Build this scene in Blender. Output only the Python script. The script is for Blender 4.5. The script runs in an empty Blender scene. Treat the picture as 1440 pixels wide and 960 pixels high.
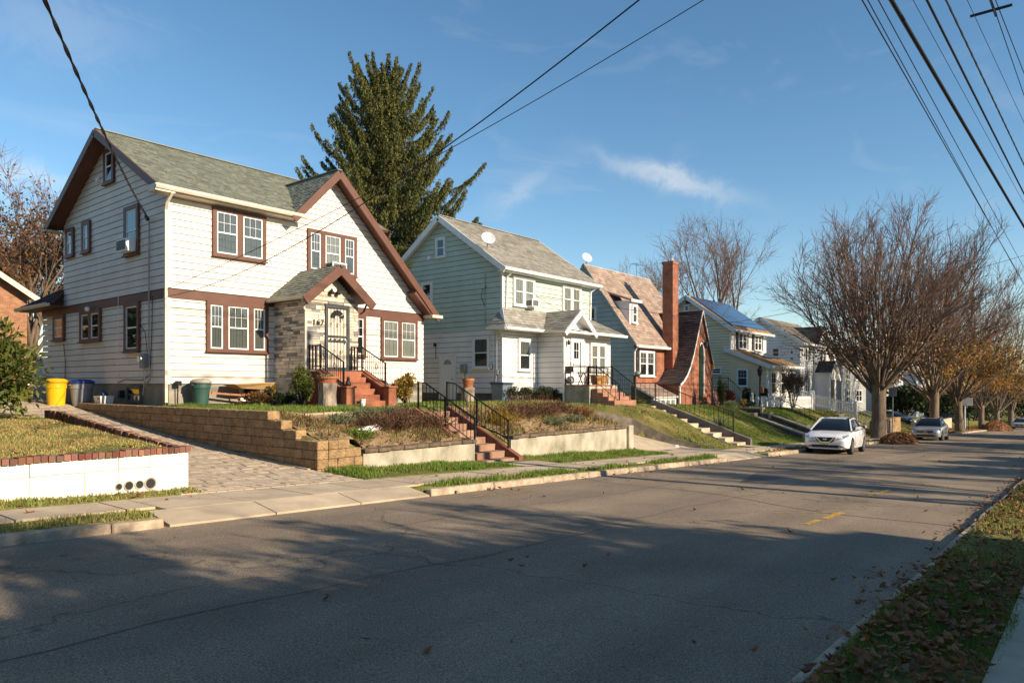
import bpy, bmesh, math, random
import numpy as np
from mathutils import Vector, Matrix
random.seed(7); rng = np.random.default_rng(7)
S = bpy.context.scene; COL = S.collection
PI = math.pi
# ------------------------------------------------------------------ camera
cam = bpy.data.objects.new('camera', bpy.data.cameras.new('camera')); COL.objects.link(cam)
cam.data.sensor_width = 36; cam.data.lens = 25.0; cam.data.shift_y = 60/1440
cam.data.clip_start = 0.05; cam.data.clip_end = 2000
cam.location = (0, 0, 0); cam.rotation_euler = (PI/2, 0, math.atan(.817) - PI/2)
S.camera = cam
# ------------------------------------------------------------------ light
SUN_EL = math.radians(24.5); SUN_AZ = math.radians(172.5)      # clockwise from +Y
W = bpy.data.worlds.new('World'); S.world = W; W.use_nodes = True
wn = W.node_tree.nodes; wl = W.node_tree.links
bg = wn['Background']; bg.inputs['Strength'].default_value = 0.085
sky = wn.new('ShaderNodeTexSky'); sky.sky_type = 'NISHITA'; sky.sun_disc = False
sky.sun_elevation = SUN_EL; sky.sun_rotation = SUN_AZ
sky.air_density = 1.0; sky.dust_density = 0.1; sky.ozone_density = 2.0
# wisps of high cloud
tc = wn.new('ShaderNodeTexCoord')
mp = wn.new('ShaderNodeMapping'); mp.inputs['Rotation'].default_value = (0.15, -0.35, math.radians(38)); mp.inputs['Scale'].default_value = (1.5, 6, 16)
n1 = wn.new('ShaderNodeTexNoise'); n1.inputs['Scale'].default_value = 1.0; n1.inputs['Detail'].default_value = 6; n1.inputs['Roughness'].default_value = .55; n1.inputs['Distortion'].default_value = .9
r1 = wn.new('ShaderNodeValToRGB'); r1.color_ramp.elements[0].position = .57; r1.color_ramp.elements[1].position = .95
r1.color_ramp.elements[0].color = (0, 0, 0, 1); r1.color_ramp.elements[1].color = (.2, .2, .2, 1)
mx = wn.new('ShaderNodeMix'); mx.data_type = 'RGBA'
mx.inputs['B'].default_value = (7.6, 7.4, 7.1, 1)
wl.new(tc.outputs['Generated'], mp.inputs['Vector']); wl.new(mp.outputs['Vector'], n1.inputs['Vector'])
wl.new(n1.outputs['Fac'], r1.inputs['Fac'])
hsv = wn.new('ShaderNodeHueSaturation'); hsv.inputs['Hue'].default_value = .494; hsv.inputs['Saturation'].default_value = 1.16; hsv.inputs['Value'].default_value = 1.22
wl.new(sky.outputs['Color'], hsv.inputs['Color']); wl.new(hsv.outputs['Color'], mx.inputs['A'])
# a few distinct cirrus streaks: elongated soft patches fixed on the sky dome, broken up by noise
def cirrus(c, e, la, lb, amt):
    c = Vector(c).normalized(); e = Vector(e); e1 = (e - c*e.dot(c)).normalized(); e2 = c.cross(e1)
    def dot(ax, l):
        d = wn.new('ShaderNodeVectorMath'); d.operation = 'DOT_PRODUCT'; d.inputs[1].default_value = ax; wl.new(tc.outputs['Generated'], d.inputs[0])
        m = wn.new('ShaderNodeMath'); m.operation = 'DIVIDE'; m.inputs[1].default_value = l; wl.new(d.outputs['Value'], m.inputs[0])
        return m
    a = dot(e1, la); b = dot(e2, lb)
    nz = wn.new('ShaderNodeTexNoise'); nz.inputs['Scale'].default_value = 17; nz.inputs['Detail'].default_value = 9; nz.inputs['Roughness'].default_value = .66; nz.inputs['Distortion'].default_value = .6; wl.new(tc.outputs['Generated'], nz.inputs['Vector'])
    sh = wn.new('ShaderNodeMath'); sh.operation = 'MULTIPLY_ADD'; sh.inputs[1].default_value = 5.0; sh.inputs[2].default_value = -2.5; wl.new(nz.outputs['Fac'], sh.inputs[0])
    b2 = wn.new('ShaderNodeMath'); b2.operation = 'ADD'; wl.new(b.outputs[0], b2.inputs[0]); wl.new(sh.outputs[0], b2.inputs[1])
    sq = []
    for q in (a, b2):
        p = wn.new('ShaderNodeMath'); p.operation = 'MULTIPLY'; wl.new(q.outputs[0], p.inputs[0]); wl.new(q.outputs[0], p.inputs[1]); sq.append(p)
    s_ = wn.new('ShaderNodeMath'); s_.operation = 'ADD'; wl.new(sq[0].outputs[0], s_.inputs[0]); wl.new(sq[1].outputs[0], s_.inputs[1])
    ng = wn.new('ShaderNodeMath'); ng.operation = 'MULTIPLY'; ng.inputs[1].default_value = -1; wl.new(s_.outputs[0], ng.inputs[0])
    ex = wn.new('ShaderNodeMath'); ex.operation = 'EXPONENT'; wl.new(ng.outputs[0], ex.inputs[0])
    m2 = wn.new('ShaderNodeMath'); m2.operation = 'MULTIPLY'; m2.inputs[1].default_value = amt; wl.new(ex.outputs[0], m2.inputs[0])
    d = wn.new('ShaderNodeVectorMath'); d.operation = 'DOT_PRODUCT'; d.inputs[1].default_value = c; wl.new(tc.outputs['Generated'], d.inputs[0])
    g = wn.new('ShaderNodeMath'); g.operation = 'GREATER_THAN'; g.inputs[1].default_value = 0; wl.new(d.outputs['Value'], g.inputs[0])
    o = wn.new('ShaderNodeMath'); o.operation = 'MULTIPLY'; wl.new(m2.outputs[0], o.inputs[0]); wl.new(g.outputs[0], o.inputs[1]); return o
acc = r1.outputs['Color']
for args in (((.914, .462, .290), (.5, -.62, -.22), .085, .012, .42), ((.78, .624, .27), (-.5, .6, -.5), .04, .012, .2), ((.33, 1.17, .295), (.6, -.3, -.1), .07, .013, .32), ((.36, 1.1, .49), (.6, -.2, .05), .08, .03, .12)):
    o_ = cirrus(*args); ad = wn.new('ShaderNodeMath'); ad.operation = 'ADD'; ad.use_clamp = True; wl.new(acc, ad.inputs[0]); wl.new(o_.outputs[0], ad.inputs[1]); acc = ad.outputs[0]
wl.new(acc, mx.inputs['Factor']); wl.new(mx.outputs['Result'], bg.inputs['Color'])
sd = bpy.data.lights.new('sun', 'SUN'); sd.energy = 5.0; sd.angle = math.radians(.55); sd.color = (1, .83, .61)
sun = bpy.data.objects.new('sun', sd); COL.objects.link(sun)
to_sun = Vector((math.sin(SUN_AZ)*math.cos(SUN_EL), math.cos(SUN_AZ)*math.cos(SUN_EL), math.sin(SUN_EL)))
sun.rotation_euler = to_sun.to_track_quat('Z', 'Y').to_euler(); sun.location = (0, -30, 40)
S.view_settings.view_transform = 'Standard'; S.view_settings.look = 'None'
S.view_settings.exposure = 0.64; S.view_settings.gamma = 1.0

# ------------------------------------------------------------------ helpers
def tag(o, label=None, cat=None, group=None, kind=None):
    if label: o['label'] = label
    if cat: o['category'] = cat
    if group: o['group'] = group
    if kind: o['kind'] = kind
    return o
def thing(name, label, cat, loc=(0, 0, 0), rz=0, group=None):
    o = bpy.data.objects.new(name, None); COL.objects.link(o); o.empty_display_size = .3
    o.location = loc; o.rotation_euler = (0, 0, rz)
    if cat: o['kind'] = 'thing'
    return tag(o, label, cat, group)
def off(p):
    v = Vector((0, 0, 0))
    while p is not None:
        v += Vector(p.location); p = p.parent
    return v
class MB:
    def __init__(s): s.v = []; s.f = []
    def add(s, v, f):
        n = len(s.v); s.v += [tuple(q) for q in v]; s.f += [tuple(i + n for i in q) for q in f]; return s
    def box(s, x0, x1, y0, y1, z0, z1):
        return s.add([(x0,y0,z0),(x1,y0,z0),(x1,y1,z0),(x0,y1,z0),(x0,y0,z1),(x1,y0,z1),(x1,y1,z1),(x0,y1,z1)],
                     [(0,3,2,1),(4,5,6,7),(0,1,5,4),(1,2,6,5),(2,3,7,6),(3,0,4,7)])
    def hexa(s, b, t):
        return s.add(list(b)+list(t), [(0,3,2,1),(4,5,6,7),(0,1,5,4),(1,2,6,5),(2,3,7,6),(3,0,4,7)])
    def prism(s, poly, d):
        n = len(poly); d = Vector(d); v = [Vector(p) for p in poly]; v += [p + d for p in v]
        f = [tuple(range(n)), tuple(range(2*n-1, n-1, -1))] + [(i, i+n, (i+1) % n + n, (i+1) % n) for i in range(n)]
        return s.add(v, f)
    def bar(s, p, q, w, h=None, up=(0, 0, 1)):
        h = h or w; p = Vector(p); q = Vector(q); d = (q-p).normalized(); up = Vector(up)
        if abs(d.dot(up)) > .99: up = Vector((0, 1, 0))
        a = d.cross(up).normalized()*w/2; b = d.cross(a).normalized()*h/2
        return s.hexa([p-a-b, p+a-b, p+a+b, p-a+b], [q-a-b, q+a-b, q+a+b, q-a+b])
    def tube(s, pts, r, n=6, cap=True):
        pts = [Vector(p) for p in pts]; m = len(pts)
        rs = r if isinstance(r, (list, tuple)) else [r]*m
        base = len(s.v); prev = None
        for i, p in enumerate(pts):
            d = (pts[min(i+1, m-1)] - pts[max(i-1, 0)]).normalized()
            if prev is None:
                a = d.orthogonal().normalized()
            else:
                a = (prev - d*prev.dot(d)).normalized()
            prev = a; b = d.cross(a)
            for k in range(n):
                t = 2*PI*k/n; s.v.append(tuple(p + a*(math.cos(t)*rs[i]) + b*(math.sin(t)*rs[i])))
        for i in range(m-1):
            for k in range(n):
                q = base+i*n; s.f.append((q+k, q+(k+1) % n, q+n+(k+1) % n, q+n+k))
        if cap:
            s.f.append(tuple(base+k for k in range(n-1, -1, -1))); s.f.append(tuple(base+(m-1)*n+k for k in range(n)))
        return s
    def lathe(s, c, prof, n=20):
        base = len(s.v); m = len(prof)
        for (r, z) in prof:
            for k in range(n):
                t = 2*PI*k/n; s.v.append((c[0]+r*math.cos(t), c[1]+r*math.sin(t), c[2]+z))
        for i in range(m-1):
            for k in range(n):
                q = base+i*n; s.f.append((q+k, q+(k+1) % n, q+n+(k+1) % n, q+n+k))
        s.f.append(tuple(base+k for k in range(n-1, -1, -1))); s.f.append(tuple(base+(m-1)*n+k for k in range(n)))
        return s
    def quad(s, *p): return s.add(p, [tuple(range(len(p)))])
    def build(s, name, m, parent=None, smooth=False, kind=None, local=False, bevel=0):
        me = bpy.data.meshes.new(name); o_ = Vector((0, 0, 0)) if local else off(parent)
        me.from_pydata([(x-o_.x, y-o_.y, z-o_.z) for x, y, z in s.v], [], s.f); me.update()
        bm = bmesh.new(); bm.from_mesh(me); bmesh.ops.recalc_face_normals(bm, faces=bm.faces)
        if bevel: bmesh.ops.bevel(bm, geom=bm.edges[:], offset=bevel, segments=1, affect='EDGES')
        bm.to_mesh(me); bm.free()
        if smooth: me.shade_smooth()
        me.materials.append(m)
        o = bpy.data.objects.new(name, me); COL.objects.link(o)
        if parent is not None: o.parent = parent
        if kind: o['kind'] = kind
        return o
def npmesh(name, v, f, m, parent=None, kind=None, smooth=False):
    """v (n,3), f (k,3) or (k,4) arrays"""
    me = bpy.data.meshes.new(name); k = f.shape[1]
    me.vertices.add(len(v)); me.vertices.foreach_set('co', np.asarray(v, np.float32).ravel())
    me.loops.add(f.size); me.loops.foreach_set('vertex_index', f.astype(np.int32).ravel())
    me.polygons.add(len(f)); me.polygons.foreach_set('loop_start', np.arange(0, f.size, k, dtype=np.int32))
    me.polygons.foreach_set('loop_total', np.full(len(f), k, np.int32))
    me.update(calc_edges=True); me.validate()
    if smooth: me.shade_smooth()
    me.materials.append(m)
    o = bpy.data.objects.new(name, me); COL.objects.link(o)
    if parent is not None: o.parent = parent
    if kind: o['kind'] = kind
    return o
def copy_tree(o, parent=None):
    c = o.copy(); COL.objects.link(c)
    if parent is not None: c.parent = parent
    for ch in list(o.children): copy_tree(ch, c)
    return c

# ------------------------------------------------------------------ materials
def M(name, col, rough=.75, var=.18, scale=3.0, col2=None, bump=.15, bscale=60, island=0, orand=0, metal=0, spec=.35, coat=0, stretch=None, hue=0):
    m = bpy.data.materials.new(name); m.use_nodes = True; nt = m.node_tree; N = nt.nodes; L = nt.links
    b = N['Principled BSDF']; b.inputs['Roughness'].default_value = rough; b.inputs['Metallic'].default_value = metal
    b.inputs['Specular IOR Level'].default_value = spec; b.inputs['Coat Weight'].default_value = coat
    g = N.new('ShaderNodeNewGeometry'); src = g.outputs['Position']
    if stretch:
        mp = N.new('ShaderNodeMapping'); mp.inputs['Scale'].default_value = stretch; L.new(src, mp.inputs['Vector']); src = mp.outputs['Vector']
    n = N.new('ShaderNodeTexNoise'); n.inputs['Scale'].default_value = scale; n.inputs['Detail'].default_value = 6; n.inputs['Roughness'].default_value = .62
    L.new(src, n.inputs['Vector'])
    c2 = col2 or tuple(c*(1-2*var) for c in col); c1 = col if col2 else tuple(min(1, c*(1+var*.6)) for c in col)
    mx = N.new('ShaderNodeMix'); mx.data_type = 'RGBA'; mx.inputs['A'].default_value = (*c1, 1); mx.inputs['B'].default_value = (*c2, 1)
    rp = N.new('ShaderNodeValToRGB'); rp.color_ramp.elements[0].position = .35; rp.color_ramp.elements[1].position = .72
    L.new(n.outputs['Fac'], rp.inputs['Fac']); L.new(rp.outputs['Color'], mx.inputs['Factor'])
    out = mx.outputs['Result']
    if island or orand:
        if island: rnd = g.outputs['Random Per Island']; amt = island
        else: rnd = N.new('ShaderNodeObjectInfo').outputs['Random']; amt = orand
        hs = N.new('ShaderNodeHueSaturation')
        mr = N.new('ShaderNodeMapRange'); mr.inputs['To Min'].default_value = 1-amt; mr.inputs['To Max'].default_value = 1+amt
        L.new(rnd, mr.inputs['Value']); L.new(mr.outputs['Result'], hs.inputs['Value']); L.new(out, hs.inputs['Color'])
        if hue:
            w = N.new('ShaderNodeTexWhiteNoise'); w.noise_dimensions = '1D'; L.new(rnd, w.inputs['W'])
            m2 = N.new('ShaderNodeMapRange'); m2.inputs['To Min'].default_value = .5-hue; m2.inputs['To Max'].default_value = .5+hue
            L.new(w.outputs['Value'], m2.inputs['Value']); L.new(m2.outputs['Result'], hs.inputs['Hue'])
        out = hs.outputs['Color']
    L.new(out, b.inputs['Base Color'])
    if bump:
        nb = N.new('ShaderNodeTexNoise'); nb.inputs['Scale'].default_value = bscale; nb.inputs['Detail'].default_value = 3
        L.new(g.outputs['Position'], nb.inputs['Vector'])
        bp = N.new('ShaderNodeBump'); bp.inputs['Strength'].default_value = bump; bp.inputs['Distance'].default_value = .02
        L.new(nb.outputs['Fac'], bp.inputs['Height']); L.new(bp.outputs['Normal'], b.inputs['Normal'])
    return m
def leaf_mat(name, col, col2, trans=.35, amt=.45, hue=.03):
    m = M(name, col, rough=.6, col2=col2, scale=.9, bump=0, island=amt, hue=hue, spec=.3)
    nt = m.node_tree; N = nt.nodes; L = nt.links; b = N['Principled BSDF']
    src = b.inputs['Base Color'].links[0].from_socket
    t = N.new('ShaderNodeBsdfTranslucent'); L.new(src, t.inputs['Color'])
    mx = N.new('ShaderNodeMixShader'); mx.inputs['Fac'].default_value = trans
    L.new(b.outputs[0], mx.inputs[1]); L.new(t.outputs[0], mx.inputs[2]); L.new(mx.outputs[0], N['Material Output'].inputs['Surface'])
    return m
def brick_mat(name, c1, c2, mortar, axis='XZ', w=.21, h=.075):
    m = bpy.data.materials.new(name); m.use_nodes = True; N = m.node_tree.nodes; L = m.node_tree.links; b = N['Principled BSDF']
    g = N.new('ShaderNodeNewGeometry'); sp = N.new('ShaderNodeSeparateXYZ'); L.new(g.outputs['Position'], sp.inputs[0])
    ad = N.new('ShaderNodeMath'); ad.operation = 'ADD'; L.new(sp.outputs['X'], ad.inputs[0]); L.new(sp.outputs['Y'], ad.inputs[1])
    cb = N.new('ShaderNodeCombineXYZ'); L.new(ad.outputs[0], cb.inputs['X']); L.new(sp.outputs['Z'], cb.inputs['Y'])
    t = N.new('ShaderNodeTexBrick'); L.new(cb.outputs[0], t.inputs['Vector'])
    t.inputs['Color1'].default_value = (*c1, 1); t.inputs['Color2'].default_value = (*c2, 1); t.inputs['Mortar'].default_value = (*mortar, 1)
    t.inputs['Scale'].default_value = 1; t.inputs['Brick Width'].default_value = w; t.inputs['Row Height'].default_value = h; t.inputs['Mortar Size'].default_value = .009
    t.inputs['Bias'].default_value = -.1
    n = N.new('ShaderNodeTexNoise'); n.inputs['Scale'].default_value = 2.5; n.inputs['Detail'].default_value = 5; L.new(g.outputs['Position'], n.inputs['Vector'])
    mx = N.new('ShaderNodeMix'); mx.data_type = 'RGBA'; mx.blend_type = 'MULTIPLY'; mx.inputs['Factor'].default_value = .7
    rp = N.new('ShaderNodeValToRGB'); rp.color_ramp.elements[0].color = (.55, .5, .5, 1); rp.color_ramp.elements[1].color = (1.15, 1.1, 1.05, 1)
    rp.color_ramp.elements[0].position = .3; rp.color_ramp.elements[1].position = .7
    L.new(n.outputs['Fac'], rp.inputs['Fac']); L.new(t.outputs['Color'], mx.inputs['A']); L.new(rp.outputs['Color'], mx.inputs['B'])
    L.new(mx.outputs['Result'], b.inputs['Base Color']); b.inputs['Roughness'].default_value = .85
    bp = N.new('ShaderNodeBump'); bp.inputs['Strength'].default_value = .6; bp.inputs['Distance'].default_value = .01; bp.invert = True
    L.new(t.outputs['Fac'], bp.inputs['Height']); L.new(bp.outputs['Normal'], b.inputs['Normal'])
    return m
def glass_mat(name, tint=(.78, .82, .82), base=.07):
    m = bpy.data.materials.new(name); m.use_nodes = True; N = m.node_tree.nodes; L = m.node_tree.links
    N.remove(N['Principled BSDF'])
    tr = N.new('ShaderNodeBsdfTransparent'); tr.inputs[0].default_value = (*tint, 1)
    gl = N.new('ShaderNodeBsdfGlossy'); gl.inputs['Roughness'].default_value = .03
    g = N.new('ShaderNodeNewGeometry'); nb = N.new('ShaderNodeTexNoise'); nb.inputs['Scale'].default_value = 1.6; L.new(g.outputs['Position'], nb.inputs['Vector'])
    bp = N.new('ShaderNodeBump'); bp.inputs['Strength'].default_value = .06; bp.inputs['Distance'].default_value = .03; L.new(nb.outputs['Fac'], bp.inputs['Height']); L.new(bp.outputs['Normal'], gl.inputs['Normal'])
    lw = N.new('ShaderNodeLayerWeight'); lw.inputs['Blend'].default_value = .5
    pw_ = N.new('ShaderNodeMath'); pw_.operation = 'POWER'; pw_.inputs[1].default_value = 5; L.new(lw.outputs['Facing'], pw_.inputs[0])
    ma = N.new('ShaderNodeMath'); ma.operation = 'MULTIPLY_ADD'; ma.inputs[1].default_value = .9; ma.inputs[2].default_value = .04+base; ma.use_clamp = True; L.new(pw_.outputs[0], ma.inputs[0])
    mx = N.new('ShaderNodeMixShader'); L.new(ma.outputs[0], mx.inputs[0]); L.new(tr.outputs[0], mx.inputs[1]); L.new(gl.outputs[0], mx.inputs[2])
    L.new(mx.outputs[0], N['Material Output'].inputs['Surface'])
    return m
def asphalt_mat():
    m = M('asphalt', (.275, .22, .162), rough=.9, col2=(.19, .155, .118), scale=.5, bump=.5, bscale=55, spec=.25)
    N = m.node_tree.nodes; L = m.node_tree.links; b = N['Principled BSDF']
    base = b.inputs['Base Color'].links[0].from_socket
    g = [n for n in N if n.type == 'NEW_GEOMETRY'][0]
    # aggregate speckle
    v = N.new('ShaderNodeTexNoise'); v.inputs['Scale'].default_value = 70; v.inputs['Detail'].default_value = 4; v.inputs['Roughness'].default_value = .8; L.new(g.outputs['Position'], v.inputs['Vector'])
    rp = N.new('ShaderNodeValToRGB'); rp.color_ramp.elements[0].color = (.25, .25, .25, 1); rp.color_ramp.elements[1].color = (2.0, 1.95, 1.85, 1); rp.color_ramp.elements[0].position = .38; rp.color_ramp.elements[1].position = .64
    L.new(v.outputs['Fac'], rp.inputs['Fac'])
    m1 = N.new('ShaderNodeMix'); m1.data_type = 'RGBA'; m1.blend_type = 'MULTIPLY'; m1.inputs['Factor'].default_value = .75
    L.new(base, m1.inputs['A']); L.new(rp.outputs['Color'], m1.inputs['B'])
    # long lane streaks (tyre tracks run along X)
    mp = N.new('ShaderNodeMapping'); mp.inputs['Scale'].default_value = (.05, .9, 1); L.new(g.outputs['Position'], mp.inputs['Vector'])
    st = N.new('ShaderNodeTexNoise'); st.inputs['Scale'].default_value = 1; st.inputs['Detail'].default_value = 5; L.new(mp.outputs['Vector'], st.inputs['Vector'])
    r2 = N.new('ShaderNodeValToRGB'); r2.color_ramp.elements[0].color = (.72, .72, .74, 1); r2.color_ramp.elements[1].color = (1.15, 1.13, 1.1, 1); r2.color_ramp.elements[0].position = .35; r2.color_ramp.elements[1].position = .65
    L.new(st.outputs['Fac'], r2.inputs['Fac'])
    m2 = N.new('ShaderNodeMix'); m2.data_type = 'RGBA'; m2.blend_type = 'MULTIPLY'; m2.inputs['Factor'].default_value = .8
    L.new(m1.outputs['Result'], m2.inputs['A']); L.new(r2.outputs['Color'], m2.inputs['B'])
    # cracks
    dn = N.new('ShaderNodeTexNoise'); dn.inputs['Scale'].default_value = 1.3; dn.inputs['Detail'].default_value = 5; L.new(g.outputs['Position'], dn.inputs['Vector'])
    am = N.new('ShaderNodeMix'); am.data_type = 'RGBA'; am.blend_type = 'LINEAR_LIGHT'; am.inputs['Factor'].default_value = .55
    L.new(g.outputs['Position'], am.inputs['A']); L.new(dn.outputs['Color'], am.inputs['B'])
    vo = N.new('ShaderNodeTexVoronoi'); vo.feature = 'DISTANCE_TO_EDGE'; vo.inputs['Scale'].default_value = .15; L.new(am.outputs['Result'], vo.inputs['Vector'])
    r3 = N.new('ShaderNodeValToRGB'); r3.color_ramp.elements[0].color = (.2, .2, .2, 1); r3.color_ramp.elements[1].color = (1, 1, 1, 1); r3.color_ramp.elements[0].position = .001; r3.color_ramp.elements[1].position = .0035
    L.new(vo.outputs['Distance'], r3.inputs['Fac'])
    m3 = N.new('ShaderNodeMix'); m3.data_type = 'RGBA'; m3.blend_type = 'MULTIPLY'; m3.inputs['Factor'].default_value = .55
    L.new(m2.outputs['Result'], m3.inputs['A']); L.new(r3.outputs['Color'], m3.inputs['B'])
    L.new(m3.outputs['Result'], b.inputs['Base Color'])
    return m
def ground_mat():
    m = M('lawn_soil', (.12, .15, .035), rough=.95, col2=(.28, .22, .095), scale=.55, bump=.8, bscale=25, spec=.1)
    N = m.node_tree.nodes; L = m.node_tree.links; b = N['Principled BSDF']; base = b.inputs['Base Color'].links[0].from_socket
    g = [n for n in N if n.type == 'NEW_GEOMETRY'][0]
    v = N.new('ShaderNodeTexNoise'); v.inputs['Scale'].default_value = 22; v.inputs['Detail'].default_value = 5; v.inputs['Roughness'].default_value = .75; L.new(g.outputs['Position'], v.inputs['Vector'])
    rp = N.new('ShaderNodeValToRGB'); rp.color_ramp.elements[0].color = (.45, .42, .4, 1); rp.color_ramp.elements[1].color = (1.4, 1.35, 1.2, 1); rp.color_ramp.elements[0].position = .35; rp.color_ramp.elements[1].position = .68
    L.new(v.outputs['Fac'], rp.inputs['Fac'])
    m1 = N.new('ShaderNodeMix'); m1.data_type = 'RGBA'; m1.blend_type = 'MULTIPLY'; m1.inputs['Factor'].default_value = .85
    L.new(base, m1.inputs['A']); L.new(rp.outputs['Color'], m1.inputs['B']); L.new(m1.outputs['Result'], b.inputs['Base Color'])
    return m

white_sid = M('white_siding', (.77, .69, .61), rough=.55, var=.085, scale=.9, bump=.05, bscale=12, orand=.025)
white_sid2 = M('white_siding_second', (.80, .77, .73), rough=.55, var=.06, scale=1.5, bump=.05, bscale=12, orand=.03)
mint_sid = M('mint_siding', (.50, .585, .49), rough=.55, var=.06, scale=1.3, bump=.05, bscale=12, orand=.03)
blue_sid = M('blue_gray_siding', (.46, .52, .54), rough=.6, var=.08, scale=1.2, bump=.05, bscale=12, orand=.04)
cream_sid = M('cream_siding', (.78, .65, .42), rough=.55, var=.05, scale=1.2, bump=.05, bscale=12, island=.02)
white_far = M('white_siding_far', (.76, .76, .76), rough=.55, var=.05, scale=1.2, bump=.05, bscale=12, island=.02)
gray_far = M('gray_siding_far', (.36, .36, .36), rough=.6, var=.08, scale=1.2, bump=.05, bscale=12, island=.03)
wall_core = M('wall_core', (.085, .05, .036), rough=.95)
brown = M('brown_trim', (.135, .058, .037), rough=.5, var=.12, scale=2, bump=.05)
cream_trim = M('cream_gutter', (.68, .60, .47), rough=.45, var=.1, scale=3, bump=.04)
white_tr = M('white_trim', (.80, .79, .76), rough=.45, var=.06, scale=3, bump=.03)
white_vinyl = M('white_vinyl', (.80, .80, .80), rough=.35, var=.04, scale=4, bump=0)
found = M('foundation_stucco', (.33, .29, .235), rough=.9, var=.22, scale=1.4, bump=.4, bscale=30)
dark_found = M('dark_foundation', (.16, .145, .135), rough=.9, var=.25, scale=1.6, bump=.4, bscale=30)
interior = M('painted_dark_room', (.018, .019, .021), rough=.9, var=.3, bump=0)  # near-black colour stands in for unlit rooms behind the panes
curtain_lt = M('light_curtain', (.40, .37, .31), rough=.9, var=.2, scale=4, bump=0, stretch=(6, 6, .3))
curtain_md = M('gray_blind', (.17, .17, .155), rough=.8, var=.12, scale=3, bump=0, stretch=(.5, .5, 12))
glass = glass_mat('window_glass', (.86, .89, .89), .02)
glass_dark = glass_mat('window_glass_dark', (.7, .73, .74), .03)
shingle_gr = M('green_gray_shingle', (.235, .25, .205), rough=.95, var=.03, scale=.8, bump=.4, bscale=120, island=.24, spec=.15)
shingle_lt = M('weathered_light_shingle', (.34, .32, .28), rough=.95, col2=(.24, .225, .19), scale=1.1, bump=.4, bscale=120, island=.22, spec=.15)
shingle_pk = M('pink_tan_shingle', (.34, .255, .205), rough=.95, var=.08, scale=1.2, bump=.4, bscale=90, island=.24, hue=.012, spec=.15)
shingle_dk = M('dark_brown_shingle', (.085, .062, .058), rough=.95, var=.15, scale=1.2, bump=.4, bscale=90, island=.35, spec=.15)
shingle_tan = M('tan_orange_shingle', (.36, .235, .13), rough=.95, var=.15, scale=1.2, bump=.4, bscale=90, island=.25, spec=.15)
shingle_bg = M('beige_gray_shingle', (.26, .225, .175), rough=.95, var=.15, scale=1.2, bump=.4, bscale=90, island=.25, spec=.15)
shingle_bk = M('charcoal_shingle', (.06, .06, .062), rough=.95, var=.15, scale=1.2, bump=.4, bscale=90, island=.3, spec=.15)
brick_red = brick_mat('red_brick', (.42, .135, .055), (.27, .075, .038), (.25, .19, .15))
brick_lit = brick_mat('orange_brick', (.42, .20, .09), (.30, .11, .05), (.33, .26, .18))
stone_v = M('veneer_stone', (.68, .58, .45), rough=.85, var=.14, scale=5, bump=.5, bscale=35, orand=.28, hue=.012)
stone_dk = M('veneer_stone_gray', (.27, .25, .235), rough=.85, var=.16, scale=5, bump=.5, bscale=35, orand=.25)
block_m = M('tan_wall_block', (.42, .275, .14), rough=.95, col2=(.22, .14, .07), scale=6, bump=1.0, bscale=18, orand=.12)
[n for n in block_m.node_tree.nodes if n.type == 'BUMP'][0].inputs['Distance'].default_value = .06
concrete = M('weathered_concrete', (.52, .47, .38), rough=.92, col2=(.19, .18, .12), scale=1.5, bump=.4, bscale=30, stretch=(1.1, 1.1, .8))
conc_lt = M('pale_concrete', (.55, .445, .315), rough=.92, col2=(.36, .285, .20), scale=1.7, bump=.35, bscale=60, orand=.07)
kerb_m = M('kerb_stone', (.44, .345, .245), rough=.9, var=.27, scale=5, bump=.7, bscale=25, orand=.1)
paint_white = M('white_wall_paint', (.80, .77, .72), rough=.75, col2=(.55, .50, .43), scale=2.6, bump=.5, bscale=9)
pr_ = [n for n in paint_white.node_tree.nodes if n.type == 'VALTORGB'][0]; pr_.color_ramp.elements[0].position = .5; pr_.color_ramp.elements[1].position = .85
paver_m = M('tan_paver', (.50, .40, .29), rough=.9, var=.15, scale=2, bump=.5, bscale=60, orand=.09, hue=.006)
paver_i = M('tan_paver_far', (.50, .40, .29), rough=.9, var=.15, scale=2, bump=.5, bscale=60, island=.09, hue=.006)
brick_o = M('coping_brick', (.25, .085, .048), rough=.9, col2=(.15, .11, .095), scale=7, bump=.6, bscale=30, orand=.5, hue=.015)
coping_m = M('dark_coping', (.16, .115, .08), rough=.9, var=.25, scale=4, bump=.6, bscale=25, orand=.2)
red_step = M('red_painted_masonry', (.34, .125, .066), rough=.8, var=.22, scale=3, bump=.3, bscale=30, orand=.08)
brick_step = brick_mat('stoop_brick', (.42, .17, .09), (.30, .10, .055), (.40, .33, .27))
iron = M('black_iron', (.012, .012, .013), rough=.45, var=.1, bump=.05)
dirt = M('garden_soil', (.24, .16, .085), rough=1, col2=(.40, .28, .15), scale=1.6, bump=1, bscale=18, spec=.1)
asphalt = asphalt_mat()
patch_m = M('asphalt_patch', (.125, .112, .098), rough=.9, var=.2, scale=2, bump=.5, bscale=70)
yellow_p = M('yellow_road_paint', (.62, .36, .05), rough=.8, var=.35, scale=14, bump=.3, bscale=60)
lawn_m = ground_mat()
rubber = M('tyre_rubber', (.02, .02, .021), rough=.85, var=.1, bump=.1)
black_pl = M('black_plastic', (.018, .018, .02), rough=.5, var=.1, bump=0)
alu = M('alloy', (.55, .56, .57), rough=.3, metal=.8, var=.05, bump=0)
chrome = M('chrome', (.75, .76, .78), rough=.12, metal=1, var=.02, bump=0)
terracotta = M('terracotta', (.40, .155, .075), rough=.8, var=.18, scale=6, bump=.2)
cable_m = M('black_cable', (.012, .012, .014), rough=.6, var=.1, bump=0)
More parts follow.
